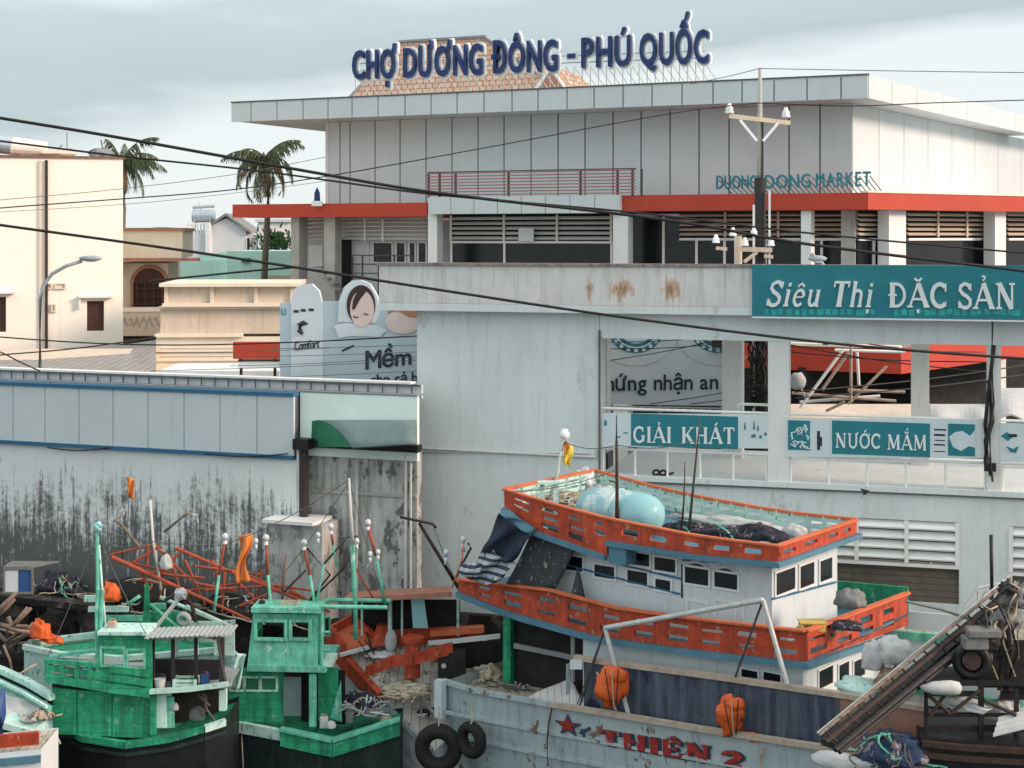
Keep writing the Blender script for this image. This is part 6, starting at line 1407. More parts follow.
# bow deck clutter
heap('rope_heap', 'untidy heap of brown rope on the fore deck of the big boat', 'rope', U(488, 676, 37.6), .4, .3, .22, 'rope', .6, 4, extra=5)
sheet('white_tarp', 'folded white ribbed sheet leaning on the fore deck', 'tarpaulin', [(523, 700), (570, 678), (588, 708), (556, 708)], [35.4, 35.6, 34.3, 34.6], 'tarp_white', .05, 8, .03, 1)
heap('planks', 'loose tan planks and netting lying across the fore deck', 'planks', U(512, 690, 36.8), .9, .5, .1, 'net_rope', .6, 3, extra=4)
for i, (x, y, rx, ry, rz, k, lab) in enumerate((
    (851, 602, .33, .3, .26, 'machine_grey', 'big pale grey sack behind the stern of the wheelhouse'),
    (846, 626, .4, .3, .10, 'net_dark', 'dark netting lying on the stern walkway'),
    (815, 632, .45, .35, .12, 'net_rope', 'pale heap of rope on the stern walkway'),
    (893, 655, .40, .35, .36, 'sack_white', 'round pale grey sack below the end of the orange stern balcony'),
    (872, 662, .22, .2, .40, 'sack_white', 'tall upright white sack beside the lower cabin windows'),
    (861, 688, .5, .35, .2, 'boat_teal_white', 'pale teal crumpled bundle inside the stained side'),
    (893, 687, .36, .3, .38, 'sack_brown', 'brown woven sack inside the stained side near the gangway'),
    (873, 700, .5, .2, .12, 'sack_white', 'flat white bundle under the brown sack'))):
    v = 1.2 if y < 640 else .35; c = FZ.p(FZ.hu(x, v), v, FZ.hit(x, y, v)[1]); 
    if i in (3,): c = FZ.p(FZ.hu(x, .6), .6, FZ.hit(x, y, .6)[1])
    heap('sack' if 'sack' in lab else 'bundle', lab, 'sack' if 'sack' in lab else 'bundle', c, rx, ry, rz, k, .25)
o = thing('yellow_crate', 'low yellow crate on the walkway behind the stern balcony', 'crate', U(808, 628, 31.5)); c = U(812, 626, 31.6); a = MB(); a.wall(lambda u, v, z: c+V(u, v, z), -.25, .25, -.08, .08, -.15, .15, [(-.2, .2, .0, .06)]); a.build('body', m['yellow_crate'], o); a = MB(); a.hexa([c+V(x, y, z) for z in (.081, .11) for x, y in ((-.27, -.17), (.27, -.17), (.27, .17), (-.27, .17))]); a.build('lid', m['yellow_crate'], o)
# ropes over the side
for i, (pts, lab) in enumerate((([(629, 560+150), (628, 722), (626, 740), (628, 760)], 'thin dark rope trailing down the hull left of the red star'), ([(763, 747), (760, 758), (762, 768)], 'pale knotted rope hanging over the gunwale right of the numeral'))):
    if i == 0: pts = [(552, 708), (549, 722), (547, 742), (548, 766)]
    P = [FZ.p(FZ.hu(x, vh-.08), vh-.08, FZ.hit(x, y, vh-.08)[1]) for x, y in pts]; MB().path(P, .03 if i else .018, 6).build('rope', m['rope' if i else 'rust_dark'], label=lab, cat='rope')
# mounds bottom right on the big boat's after deck
heap('fishing_net', 'big dark blue fishing net heaped inside the rust brown side', 'net', U(893, 755, 28.8), .62, .5, .36, 'net_blue', extra=7)
heap('white_bolster', 'rolled off white tarpaulin lying over the gunwale at the bottom edge', 'tarpaulin', U(838, 763, 28.9), .55, .25, .2, 'sack_white', .15)
a = MB(); a.path([U(x, y, 28.6) for x, y in ((848, 766), (865, 764), (885, 768), (905, 762), (918, 757))], .10, 8); a.build('white_hose', m['sack_white'], label='thick off white roll curving under the dark blue net', cat='tarpaulin', smooth=True)
# ===== orange bowed boat lying behind the trawler
Mb = thing('fishing_boat', 'weathered boat with orange bow box and cross timber, its pale deck covered in ropes', 'fishing boat', U(430, 700, 38)-V(0, 0, 2))
nr = [U(329, 642, 38.8), U(352, 668, 37.9), U(381, 701, 36.9), U(408, 727, 36.5), U(433, 752, 36.2)]
fr2 = [U(352, 622, 39.1), U(425, 626, 39.1), U(470, 636, 39.1), U(505, 655, 39.0), U(500, 690, 38.4)]
hull_mesh(nr, fr2, .35).build('hull', m['boat_white'], Mb)
deck_mesh(nr, fr2, .14).build('deck', m['deck_pale'], Mb)
a = MB(); plank(a, [p+V(-.02, -.02, .0) for p in nr[:3]], .20, .09); a.build('orange_gunwale', m['boat_orange'], Mb)
a = MB(); plank(a, [p+V(-.02, -.02, .02) for p in nr[2:]], .07, .06); a.build('gunwale', m['boat_blue_grey'], Mb)
a = MB(); plank(a, [p+V(0, 0, .05) for p in fr2[1:4]], .05, .05); a.build('gunwale', m['boat_white_trim'], Mb)
# bow box
bp = [U(331, 634, 38.6), U(345, 651, 38.0), U(376, 640, 38.4), U(353, 622, 39.1)]
a = MB(); a.slab([p for p in bp], .10); a.build('bow_platform', m['boat_orange_light'], Mb)
a = MB(); plank(a, [bp[3]+V(0, 0, .08), bp[0]+V(0, 0, .08), bp[1]+V(0, 0, .04)], .12, .05); plank(a, [bp[2]+V(0, 0, .06), bp[3]+V(0, 0, .09)], .09, .05); a.build('bow_bulwark', m['boat_orange'], Mb)
a = MB(); plank(a, [U(340, 655, 37.9), U(369, 647, 38.2)], .04, .05); a.build('platform_edge', m['boat_white_trim'], Mb)
a = MB(); p = [U(370, 648, 38.1), U(388, 645, 38.2), U(388, 626, 38.5), U(377, 625, 38.5)]; q_ = [x+V(.02, .25, 0) for x in p]; a.hexa([p[0], p[1], q_[1], q_[0], p[3], p[2], q_[2], q_[3]]); a.build('bow_locker', m['boat_orange'], Mb)
a = MB(); a.blob(U(391, 642, 38.2), .16, .16, .3, .1, 1); a.build('float', m['sack_white'], Mb, smooth=True)
pc_ = U(412.5, 677, 37.6); a = MB(); r_ = .19
a.path([pc_, pc_+V(0, 0, .40), pc_+V(0, 0, .42), pc_+V(0, 0, .48), pc_+V(0, 0, .5), pc_+V(0, 0, .86), pc_+V(0, 0, .88), pc_+V(0, 0, .98), pc_+V(0, 0, 1.0)], [r_, r_, r_*1.35, r_*1.35, r_, r_, r_*1.45, r_*1.45, r_*1.2], 16); a.build('mooring_post', m['boat_orange'], Mb)
a = MB(); plank(a, [U(366, 672, 37.4), U(392, 661, 37.3), U(413, 659, 37.3), U(452, 648, 37.6)], .13, .07); a.build('cross_timber', m['boat_orange'], Mb)
a = MB(); a.path([U(365, 640, 38.2), U(374, 654, 37.8), U(366, 632, 38.6)], .02, 5); a.path([U(372, 668, 37.3), U(374, 660, 37.4)], .02, 5); a.path([U(351, 632, 38.4), U(358, 640, 38.1), U(371, 660, 37.6)], .015, 5); a.build('line', m['cable_black'], Mb)
random.seed(12)
heap('rope_heap', 'tangled pale rope heap on the deck in front of the orange mooring post', 'rope', U(408, 690, 37.0), .55, .5, .12, 'rope', .6, 4, extra=8)
heap('rope_heap', 'small dark coil lying on the pale deck near the bow corner post of the trawler', 'rope', U(427, 712, 36.9), .22, .2, .1, 'net_dark', .5, 4)
heap('cloth_bundle', 'grey blue crumpled cloth on the pale deck behind the cross timber', 'cloth', U(383, 655, 38.0), .4, .3, .06, 'house_grey', .5, 3)
o = thing('crate', 'dark box standing on the pale deck behind the trawler corner post', 'crate', U(450, 690, 37.7)); c = U(449, 688, 37.7)
a = MB(); a.hexa([c+V(x, y, z) for z in (0, .9) for x, y in ((-.26, -.2), (.4, -.2), (.4, .3), (-.26, .3))]); a.build('body', m['machine_black'], o); a = MB(); a.tube(c+V(-.12, -.205, .6), c+V(-.12, -.24, .6), .06, seg=10); a.build('knob', m['sack_white'], o)
# cabin
a = MB(); rp_ = [U(344, 598, 37.6), U(452, 592, 37.6), U(450, 586, 39.4), U(350, 592, 39.4)]; a.slab(rp_, .12); a.build('cabin_roof', m['roof_brown'], Mb)
for px, w_ in ((362, 1.2), (390, 2.2), (402, 1.2), (458, 1.5)):
    a = MB(); a.tube(U(px, 636, 38.3), U(px, 599, 38.3), w_/F*38, seg=8); a.build('cabin_post', m['boat_teal_white'], Mb)
a = MB(); p = [U(413, 628, 37.9), U(428, 628, 37.9), U(424, 599, 37.9), U(411, 599, 37.9)]; q_ = [x+V(0, .05, 0) for x in p]; a.hexa([p[0], p[1], q_[1], q_[0], p[3], p[2], q_[2], q_[3]]); a.build('blue_door', m['tank_blue'], Mb)
a = MB(); a.box(W, U(352, 0, 39).x, U(460, 0, 39).x, 39.0, 39.06, 1.4, U(0, 600, 39).z); a.build('cabin_back', m['dark_inside'], Mb)  # back sheet coloured near black to paint the cabin's inner shade
a = MB(); p = [U(394, 646, 38.5), U(482, 643, 38.5), U(482, 625, 38.5), U(394, 630, 38.5)]; q_ = [x+V(0, .06, 0) for x in p]; a.hexa([p[0], p[1], q_[1], q_[0], p[3], p[2], q_[2], q_[3]]); a.build('cabin_side', m['boat_orange'], Mb)
a = MB(); plank(a, [U(430, 633, 38.3), U(484, 629, 38.3)], .07, .1); a.build('cabin_beam', m['boat_orange_light'], Mb)
a = MB(); plank(a, [U(428, 643, 38.0), U(455, 641, 38.0), U(500, 636, 38.0)], .05, .05); a.build('white_rail', m['boat_white_trim'], Mb)
a = MB(); p = [U(452, 668, 38.3), U(505, 668, 38.3), U(505, 640, 38.3), U(452, 644, 38.3)]; q_ = [x+V(0, .06, 0) for x in p]; a.hexa([p[0], p[1], q_[1], q_[0], p[3], p[2], q_[2], q_[3]]); a.build('dark_side', m['dark_inside'], Mb)
def stick(name, label, cat, pts, Y, r, k, parent=None, r2=None):
    P = [U(x, y, Y) for x, y in pts]; n = len(P); return MB().path(P, [lerp(r, r2 or r, i/(n-1)) for i in range(n)], 7).build(name, m[k], parent, label=label, cat=cat, smooth=True)
# leaning boom with hook beside it
o = thing('mast', 'slanting rusty boom with a bent hooked arm rising before the blank wall', 'mast', U(462, 590, 37.5))
stick('boom', None, None, [(463, 595), (419, 523)], 37.6, .05, 'rust_dark', o, .04); stick('arm', None, None, [(400, 517), (433, 524), (436, 528)], 37.5, .035, 'pipe_dark', o); stick('bent_rod', None, None, [(455, 580), (460, 568), (471, 548), (468, 543)], 37.3, .03, 'railing_dark', o)
for x, y in ((463, 540), (446, 553)):
    a = MB(); 
    c = U(x, y, 37.5); a.blob(c, .07, .07, .09, .05, 1, 10, 8); a.tube(c-V(0, 0, .1), c-V(0, 0, .28), .05); a.build('lamp', m['bulb'], o, smooth=True)
for pts in (((452, 588), (462, 560), (463, 545)), ((476, 600), (473, 575))): stick('line', None, None, pts, 37.2, .018, 'boat_orange_light', o)

# ===== middle green boat
G2 = thing('fishing_boat', 'middle green boat with a two window wheelhouse and lamp poles on its roof', 'fishing boat', U(300, 768, 35.5)-V(0, 0, .5))
FG = Fr(U(300, 730, 35.6), (.995, -.02)); FG = Fr(U(300, 730, 35.6), (1, -.06))
gp2 = [(206, 722), (281, 730), (333, 741), (399, 724)]
n2 = on(FG, 0, gp2); n2[3] += V(0, .3, 0); f2 = [p+V(0, 2.1 if i < 3 else .9, 0) for i, p in enumerate(n2)]; n2[0] += V(0, .4, 0)
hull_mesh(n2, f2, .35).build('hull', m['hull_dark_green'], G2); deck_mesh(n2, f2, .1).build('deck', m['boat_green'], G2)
a = MB(); plank(a, [p+V(0, -.02, -.10) for p in n2[0:2]], .12, .07); a.build('gunwale', m['boat_teal_white'], G2)
a = MB(); plank(a, [p+V(0, -.03, -.14) for p in n2[1:3]], .20, .08); plank(a, [p+V(0, -.03, -.14) for p in n2[2:4]], .19, .08); a.build('gunwale', m['boat_green'], G2)
a = MB(); plank(a, [p+V(0, -.07, .05) for p in n2[1:]], .03, .12); a.build('gunwale_cap', m['boat_green_light'], G2)
def gbox(par, nm, k, x0, y0, x1, y1, v0, v1, fr=None, vv=None):
    fr = fr or FG; u0, u1, z0, z1 = fr.rect(x0, y0, x1, y1, v0 if vv is None else vv); return MB().box(fr, u0, u1, v0, v1, z0, z1).build(nm, m[k], par)
# lower house
u0, u1, z0, z1 = FG.rect(228, 676, 280, 690, .25); uA_, uB_, zA_, zB_ = FG.rect(226, 669, 284, 722, .25)
hs = [FG.rect(x0, 678, x1, 689.5, .25) for x0, x1 in ((231, 243), (246, 259), (262, 276))]
MB().wall(FG.p, uA_, uB_, zA_, zB_, .25, .3, hs).build('lower_house_wall', m['boat_green'], G2)
for x0, x1 in ((231, 243), (246, 259), (262, 276)): window(FG, G2, x0, 678, x1, 689.5, .25, m['boat_teal_white'], m['green_cover'], .045, .03)
gbox(G2, 'door', 'cover_teal', 283.5, 677, 301, 716, .22, .27); gbox(G2, 'dark_opening', 'dark_inside', 301, 670, 345, 724, 1.2, 1.25)
gbox(G2, 'green_post', 'boat_green_light', 309, 674, 315.5, 727, .1, .25); gbox(G2, 'green_partition', 'boat_green', 318, 668, 338, 722, .6, .65)
a = MB(); p = on(FG, .5, [(330, 718), (341, 680), (342, 722)]); q_ = [x+V(0, .04, 0) for x in p]; a.add(p+q_, [(0,1,2), (5,4,3), (0,3,4,1), (1,4,5,2), (2,5,3,0)]); a.build('gusset', m['boat_green_light'], G2)
# upper floor band and wheelhouse
gbox(G2, 'floor_band', 'boat_green_light', 247, 666, 326, 672, .0, 1.9); gbox(G2, 'floor_band', 'boat_teal_white', 322, 662, 332, 667, .1, .9)
uA_, uB_, zA_, zB_ = FG.rect(253, 614, 318, 667, .15); hs = [FG.rect(x0, 620.5, x1, 638.5, .15) for x0, x1 in ((257, 286), (291, 310))]
P3 = lambda u, v, z: FG.p(u-(zB_-z)*.10*(1 if u < (uA_+uB_)/2 else -.08), v-(zB_-z)*.06, z)
MB().wall(P3, uA_, uB_, zA_, zB_, .15, .2, hs, 4).build('wheelhouse_wall', m['boat_green_light'], G2)
MB().wall(FG.p, uA_, uB_, zA_, zB_, .65, .7, [FG.rect(x0, 620, x1, 638, .65) for x0, x1 in ((262, 283), (290, 308))]).build('wheelhouse_wall', m['boat_green'], G2)
each(MB().box(FG, uA_, uA_+.05, .202, .648, zA_, zA_+.75).box(FG, uB_-.05, uB_, .202, .648, zA_, zB_-.02), 'wheelhouse_wall', m['boat_green'], G2)
for x0, x1 in ((256, 286), (291, 310)):
    u0, u1, z0, z1 = FG.rect(x0, 620.5, x1, 638.5, .1); MB().wall(FG.p, u0-.04, u1+.04, z0-.04, z1+.04, .05, .10, [(u0+.03, u1-.03, z0+.03, z1-.03)]).build('window_frame', m['boat_green_light'], G2)
gbox(G2, 'roof', 'boat_green_light', 251, 608, 320, 613, -.05, .75)
a = MB(); rr = FG.rect(320, 607, 387, 611, .1); 
for v in (.1, .75): a.tube(FG.p(rr[0], v, rr[3]), FG.p(rr[1], v, rr[3]), .05)
for px in (322,):
    for v in (.1, .75): a.tube(FG.p(FG.hu(px, v), v, FG.hit(px, 612, .1)[1]), FG.p(FG.hu(px, v), v, FG.hit(px, 664 if px < 345 else 640, .1)[1]), .04)
for y in (632, 650): a.tube(FG.p(FG.hu(320, .1), .1, FG.hit(322, y, .1)[1]), FG.p(FG.hu(330, .1), .1, FG.hit(330, y, .1)[1]), .03)
each(a, 'tube_frame', m['boat_green_light'], G2)
for x0, y0, x1, y1 in ((325.5, 618, 329, 634),): window(FG, G2, x0, y0, x1, y1, 1.3, m['boat_green_light'], m['dark_inside'], .04)
heap('rope_heap', 'dark coil of ropes and hoses on the open stern of the middle green boat', 'rope', U(362, 706, 36.4), .5, .3, .3, 'net_dark', .6, 3, extra=5)
a = MB()
for k in range(3): a.path([U(338+k*3+x*9, 712-k*3-5*math.sin(x*1.3+k), 35.9+k*.1) for x in range(6)], .03, 5)
a.build('hose', m['house_dark'], label='loose dark hoses lying over the stern of the middle green boat', cat='hose')
heap('float', 'small pale float among the hoses on the middle green boat', 'float', U(331, 726, 35.7), .12, .12, .12, 'sack_white', .1)
sheet('hanging_cloth', 'pale teal cloth hanging at the left end of the middle green boat', 'cloth', [(232, 652), (246, 654), (240, 690), (228, 688)], [35.4, 35.4, 35.4, 35.4], 'boat_teal_white', .05)
stick('mooring_line', 'pale knotted line hanging down from the middle green boat gunwale', 'rope', [(242, 724), (241.5, 740), (243, 768)], 35.3, .02, 'rope')
# lamp poles on its roof
lp = [([(214, 613), (219, 575), (225, 540)], .035), ([(271, 608), (268, 575), (266, 541)], .035), ([(315, 606), (310, 575), (304, 546)], .035), ([(385, 604), (376, 556), (368, 526)], .04), ([(316, 604), (324, 564), (345, 540)], .03), ([(337, 566), (333, 545), (331, 530)], .03)]
for i, (pts, r) in enumerate(lp):
    b = U(*pts[0], 36.2); o = thing('lamp_pole', ('leftmost pale green lamp pole, left of the orange flag', 'lamp pole just right of the orange flag', 'lamp pole over the middle of the green wheelhouse roof', 'bent lamp pole at the right end of the green roof frame', 'dark slanting pole crossing behind the tall white mast', 'short lamp pole just left of the tall white mast')[i], 'lamp pole', b, 'lamp poles on the middle green boat')
    stick('pole', None, None, pts[:2], 36.2, r, 'boat_green_light', o); stick('pole_top', None, None, pts[1:], 36.2, r*.9, 'orange_frame' if i != 4 else 'railing_dark', o)
    if i == 4: continue
    c = U(*pts[-1], 36.2); a = MB(); a.path([c, c+V(0, 0, .04), c+V(0, 0, .08), c+V(0, 0, .13), c+V(0, 0, .16)], [.03, .06, .08, .06, .02], 10); a.build('lamp', m['bulb'], o, smooth=True)
    a = MB(); a.path([c-V(0, 0, .09), c-V(0, 0, .01)], .05, 8); a.build('socket', m['porcelain'], o)
o = thing('mast', 'tall white and green mast tapering up from the middle green boat', 'mast', U(356, 613, 36.1)); stick('mast', None, None, [(356, 640), (355, 600), (352.5, 545)], 36.1, .055, 'boat_green_light', o); stick('mast_tip', None, None, [(352.5, 545), (349, 478)], 36.1, .05, 'pipe_white', o, .025)
a = MB(); a.tube(U(340, 538, 36.1), U(358, 536, 36.1), .02); a.build('cross_rod', m['railing_dark'], o)
for x, y in ((357, 541), (318, 535), (256, 541), (378, 552), (370, 554)):
    c = U(x, y, 36.0); q_ = MB(); q_.blob(c, .055, .055, .07, .03, 1, 10, 8); q_.tube(c-V(0, 0, .08), c-V(0, 0, .2), .035); q_.tube(c-V(0, 0, .18), c+V(-.2, .3, -.5), .012)
    q_.build('hanging_lamp', m['bulb'], label={357: 'small bulb at the cross rod of the tall white mast', 318: 'small bulb left of the short lamp pole', 256: 'small bulb between the orange flag and its right neighbour', 378: 'right one of two small bulbs on the bent lamp pole', 370: 'left one of two small bulbs on the bent lamp pole'}[x], cat='lamp', smooth=True)
for i, (pts, lb) in enumerate((([(305, 606), (340, 572), (360, 545)], 'thin dark stay rising rightwards over the green wheelhouse'), ([(300, 612), (330, 575), (307, 548)], 'thin brown stay with a kink over the green wheelhouse'), ([(378, 606), (352, 562)], 'short orange brown stay right of the tall white mast'), ([(284, 592), (306, 570)], 'short dark stick above the orange booms'))): stick('stay', lb, 'stay', pts, 36.3, .025, 'rust_dark' if i != 2 else 'orange_frame')
o = thing('flag', 'long orange flag hanging in two lobes from a thin pole between lamp poles', 'flag', U(242, 590, 36.6)); stick('pole', None, None, [(238, 610), (240, 575), (243, 532)], 36.6, .018, 'railing_dark', o)
c = U(244, 536, 36.55); a = MB(); a.shell(lambda s, t: c+V((s-.45)*.32*(.55+.45*abs(math.cos(t*math.pi)))+.05*math.sin(t*7)-.05*t, .06*math.sin(s*8+t*5), -1.12*t+.06*s), 8, 16, (0, .012, 0)); a.build('cloth', m['flag_orange'], o, smooth=True)
sheet('orange_rag', 'small bright orange rag hanging in front of the mouldy wall', 'rag', [(126, 477), (135, 479), (134, 500), (128, 496)], [39.5]*4, 'flag_orange', .04, 6); stick('rag_line', 'thin line holding the orange rag before the mouldy wall', 'line', [(130, 478), (128, 520), (122, 560)], 39.5, .010, 'cable_black')

# ===== orange booms of a boat moored behind
o = thing('boom_frame', 'tangle of orange painted outrigger booms lying before the mouldy wall', 'booms', U(210, 620, 38.5))
for p0, p1, r, Y in (((112, 557), (250, 620), .075, 38.2), ((110, 555), (152, 545), .05, 38.6), ((128, 566), (160, 546), .06, 38.4), ((176, 548), (232, 572), .07, 38.9), ((155, 545), (190, 580), .05, 38.8), ((232, 572), (310, 604), .08, 38.6), ((196, 583), (240, 592), .05, 38.5), ((240, 606), (276, 590), .05, 38.3), ((180, 592), (235, 584), .05, 39), ((250, 576), (310, 602), .05, 38.9), ((252, 604), (310, 600), .05, 38.7), ((212, 560), (224, 600), .05, 38.9), ((136, 562), (150, 590), .07, 38.7), ((165, 552), (160, 600), .05, 38.7), ((142, 572), (205, 578), .06, 38.6), ((290, 590), (330, 612), .06, 38.4), ((155, 577), (180, 552), .06, 38.8), ((185, 560), (205, 605), .05, 38.6), ((120, 561), (170, 571), .04, 38.5), ((148, 545), (147, 575), .05, 38.6), ((170, 556), (180, 590), .05, 38.6), ((195, 566), (260, 574), .045, 38.8), ((225, 572), (222, 612), .05, 38.5), ((236, 580), (268, 612), .05, 38.5), ((140, 580), (175, 586), .05, 38.7), ((262, 570), (255, 608), .04, 38.7), ((205, 590), (262, 586), .045, 38.4), ((275, 585), (320, 592), .05, 38.8)):
    MB().tube(U(*p0, Y), U(*p1, Y), r*.72, r*.5, 7).build('boom', m['orange_frame'], o)
heap('buoy', 'worn whitish buoy hanging among the orange booms', 'buoy', U(166, 565, 38.2), .16, .14, .26, 'sack_white', .3)
for i, (pts, lb) in enumerate((([(150, 500), (153, 540), (161, 590)], 'long thin grey pole standing among the orange booms'), ([(164, 532), (187, 513), (196, 520)], 'pale bent pole reaching up to the right before the mouldy wall'), ([(114, 520), (122, 525), (140, 548)], 'pale crooked stick left of the orange booms'), ([(282, 605), (284, 570), (286, 555)], 'thin upright dark pole near the lamp poles'))): stick('pole', lb, 'pole', pts, 38.4, .035, 'driftwood' if i else 'pipe_white')
sheet('grey_rag', 'small grey white rag on the crooked stick before the mouldy wall', 'rag', [(118, 511), (127, 508), (124, 516), (115, 520)], [38.3]*4, 'sack_white', .03, 5)
sheet('grey_rag', 'pale rag on the bent pole before the mouldy wall', 'rag', [(190, 513), (198, 514), (199, 523), (193, 521)], [38.3]*4, 'sack_white', .03, 5)

# ===== pale teal boat lying behind the left green boat
G3 = thing('fishing_boat', 'pale teal boat with a tall green post, mostly behind the left green boat', 'fishing boat', U(150, 700, 37.4)-V(0, 0, 1.5))
n3 = [U(24, 648, 37.2), U(60, 656, 36.9), U(120, 660, 36.8), (U(235, 650, 36.9))]; f3 = [U(30, 645, 37.5), U(60, 641, 38.2), U(120, 634, 38.5), U(235, 625, 38.5)]
hull_mesh(n3, f3, .4).build('hull', m['boat_teal_white'], G3); deck_mesh(n3, f3, .08).build('deck', m['boat_green'], G3)
a = MB(); plank(a, [p+V(0, 0, .04) for p in n3], .06, .07); plank(a, [p+V(0, 0, .05) for p in f3], .07, .07); a.build('gunwale', m['boat_teal_white'], G3)
for x0, y0, x1, y1, Y, k, nm in ((84, 596, 96, 602, 38, 'boat_teal_white', 'bow_block'), (104, 596, 114, 602, 38, 'boat_teal_white', 'bow_block'), (88, 607, 128, 612, 38, 'boat_teal_white', 'side_board'), (96, 616, 150, 621, 37.9, 'boat_green_light', 'side_board'), (152, 604, 165, 610, 38, 'boat_green_light', 'side_board'), (186, 622, 222, 626, 37.8, 'boat_teal_white', 'side_board'), (104, 620, 146, 634, 38.2, 'boat_green', 'cabin_side'), (150, 612, 186, 630, 38.3, 'boat_green', 'cabin_side')):
    a = MB(); a.hexa([V(*q_) for q_ in [(U(x0, 0, Y).x, Y, U(0, y1, Y).z), (U(x1, 0, Y).x, Y, U(0, y1, Y).z), (U(x1, 0, Y).x, Y+.12, U(0, y1, Y).z), (U(x0, 0, Y).x, Y+.12, U(0, y1, Y).z), (U(x0, 0, Y).x, Y, U(0, y0, Y).z), (U(x1, 0, Y).x, Y, U(0, y0, Y).z), (U(x1, 0, Y).x, Y+.12, U(0, y0, Y).z), (U(x0, 0, Y).x, Y+.12, U(0, y0, Y).z)]]); a.build(nm, m[k], G3)
a = MB(); a.hexa([U(142, 636, 37.6), U(151, 636, 37.6), U(151, 636, 37.75), U(142, 636, 37.75), U(145, 583, 37.6), U(149, 583, 37.6), U(149, 583, 37.75), U(145, 583, 37.75)]); a.build('bow_post', m['boat_green'], G3)
a = MB(); a.path([U(145, 640, 37.2), U(160, 622, 37.2), U(181, 596, 37.2)], .05, 7); a.build('anchor_stock', m['pipe_white'], G3); a = MB(); a.blob(U(181, 594, 37.2), .16, .12, .14, .5, 3, 10, 7); a.build('anchor_head', m['sack_white'], G3)
a = MB(); a.torus(U(184, 619, 37.3), (0.2, 1, .3), .13, .06, 16, 8); a.build('wheel', m['sack_white'], G3); a = MB(); a.path([U(x, y, 37.5) for x, y in ((165, 600), (182, 592), (192, 605), (196, 622))], .05, 6); a.build('dark_pipe', m['rust_dark'], G3)
for i, pts in enumerate((((160, 597), (220, 622)), ((150, 604), (178, 628)), ((186, 606), (235, 628)), ((128, 604), (140, 596)))): stick('spar', None, None, pts, 37.9, .045, 'boat_green_light' if i % 2 else 'boat_teal_white', G3)
heap('orange_cloth', 'orange cloth bunched at the bow of the pale teal boat', 'cloth', U(111, 596, 37.9), .25, .2, .30, 'orange_plastic', .4)
o = thing('tall_post', 'pale green post with a blue top rising at the bow of the left green boat', 'post', U(99, 640, 36)); stick('post', None, None, [(99, 668), (98, 600), (97.5, 530)], 36, .06, 'boat_green_light', o, .04); stick('stay', None, None, [(107, 640), (103, 600), (99, 545)], 36, .03, 'boat_teal_white', o); a = MB(); a.blob(U(98, 527, 36), .11, .1, .13, .3, 2, 10, 7); a.build('cap', m['tank_blue'], o)

# ===== left green boat
G1 = thing('fishing_boat', 'left green boat with a slatted upper rail and a grey sheet roof over its cabin', 'fishing boat', U(140, 768, 34)-V(0, 0, 1)); FG1 = Fr(U(130, 740, 34), (1, -.03)); FG = FG1
gp1 = [(48, 731), (80, 739), (126, 742), (170, 736), (205, 726), (224, 722)]
n1 = on(FG1, 0, gp1); n1[0] += V(0, .8, 0); n1[1] += V(0, .25, 0); n1[-1] += V(0, .2, 0); f1 = [p+V(0, 1.0 if i == 0 else 1.7, 0) for i, p in enumerate(n1)]
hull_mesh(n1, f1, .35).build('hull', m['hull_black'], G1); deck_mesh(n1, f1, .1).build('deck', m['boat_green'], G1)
a = MB(); plank(a, [p+V(0, -.03, -.05) for p in n1[:5]], .07, .07); a.build('gunwale', m['boat_green'], G1); a = MB(); plank(a, [p+V(0, -.03, -.05) for p in n1[4:]], .07, .07); a.build('gunwale', m['boat_teal_white'], G1)
a = MB(); plank(a, [p+V(0, -.035, -.26) for p in n1], .04, .05); a.build('rubbing_strake', m['hull_dark_green'], G1)
# lower house: three green panels
for i, (x0, x1) in enumerate(((52, 76.5), (77.5, 111.5), (112.5, 149))):
    A4 = on(FG1, .2, [(x0, lerp(734, 739, (x0-52)/98)), (x1, lerp(734, 738, (x1-52)/98)), (x1, lerp(688, 696, (x1-52)/98)), (x0, lerp(688, 696, (x0-52)/98))]); q_ = [p+V(0, .06, 0) for p in A4]
    a = MB(); a.hexa([A4[0], A4[1], q_[1], q_[0], A4[3], A4[2], q_[2], q_[3]]); a.build('house_panel', m['boat_green'], G1)
a = MB(); 
A4 = on(FG1, .30, [(52, 738), (150, 740), (150, 690), (52, 684)]); q_ = [p+V(0, .05, 0) for p in A4]; a.hexa([A4[0], A4[1], q_[1], q_[0], A4[3], A4[2], q_[2], q_[3]]); a.build('house_backing', m['dark_inside'], G1)
gbox(G1, 'corner_post', 'boat_green', 149.5, 694, 155.5, 735, .15, .3); gbox(G1, 'pale_door', 'boat_teal_white', 156, 695, 166, 728, .25, .3); gbox(G1, 'pale_door', 'boat_green_light', 166.5, 697, 174, 728, .3, .35); gbox(G1, 'dark_opening', 'dark_inside', 172, 692, 220, 732, 1.3, 1.35); gbox(G1, 'end_post', 'boat_teal_white', 219, 688, 226, 711, .3, .45)
a = MB(); 
for pts in (((203, 692), (207, 710), (216, 722)), ((206, 695), (205, 712)), ((198, 695), (210, 706))): a.path([U(x, y, 34.3) for x, y in pts], .03, 5)
a.build('dark_stay', m['railing_dark'], G1)
heap('water_can', 'grey round can inside the open cabin of the left green boat', 'can', U(197, 716, 34.6), .19, .17, .22, 'machine_grey', .05); heap('float', 'pale round float at the open door of the left green boat', 'float', U(175, 708, 34.3), .09, .08, .12, 'sack_white', .1)
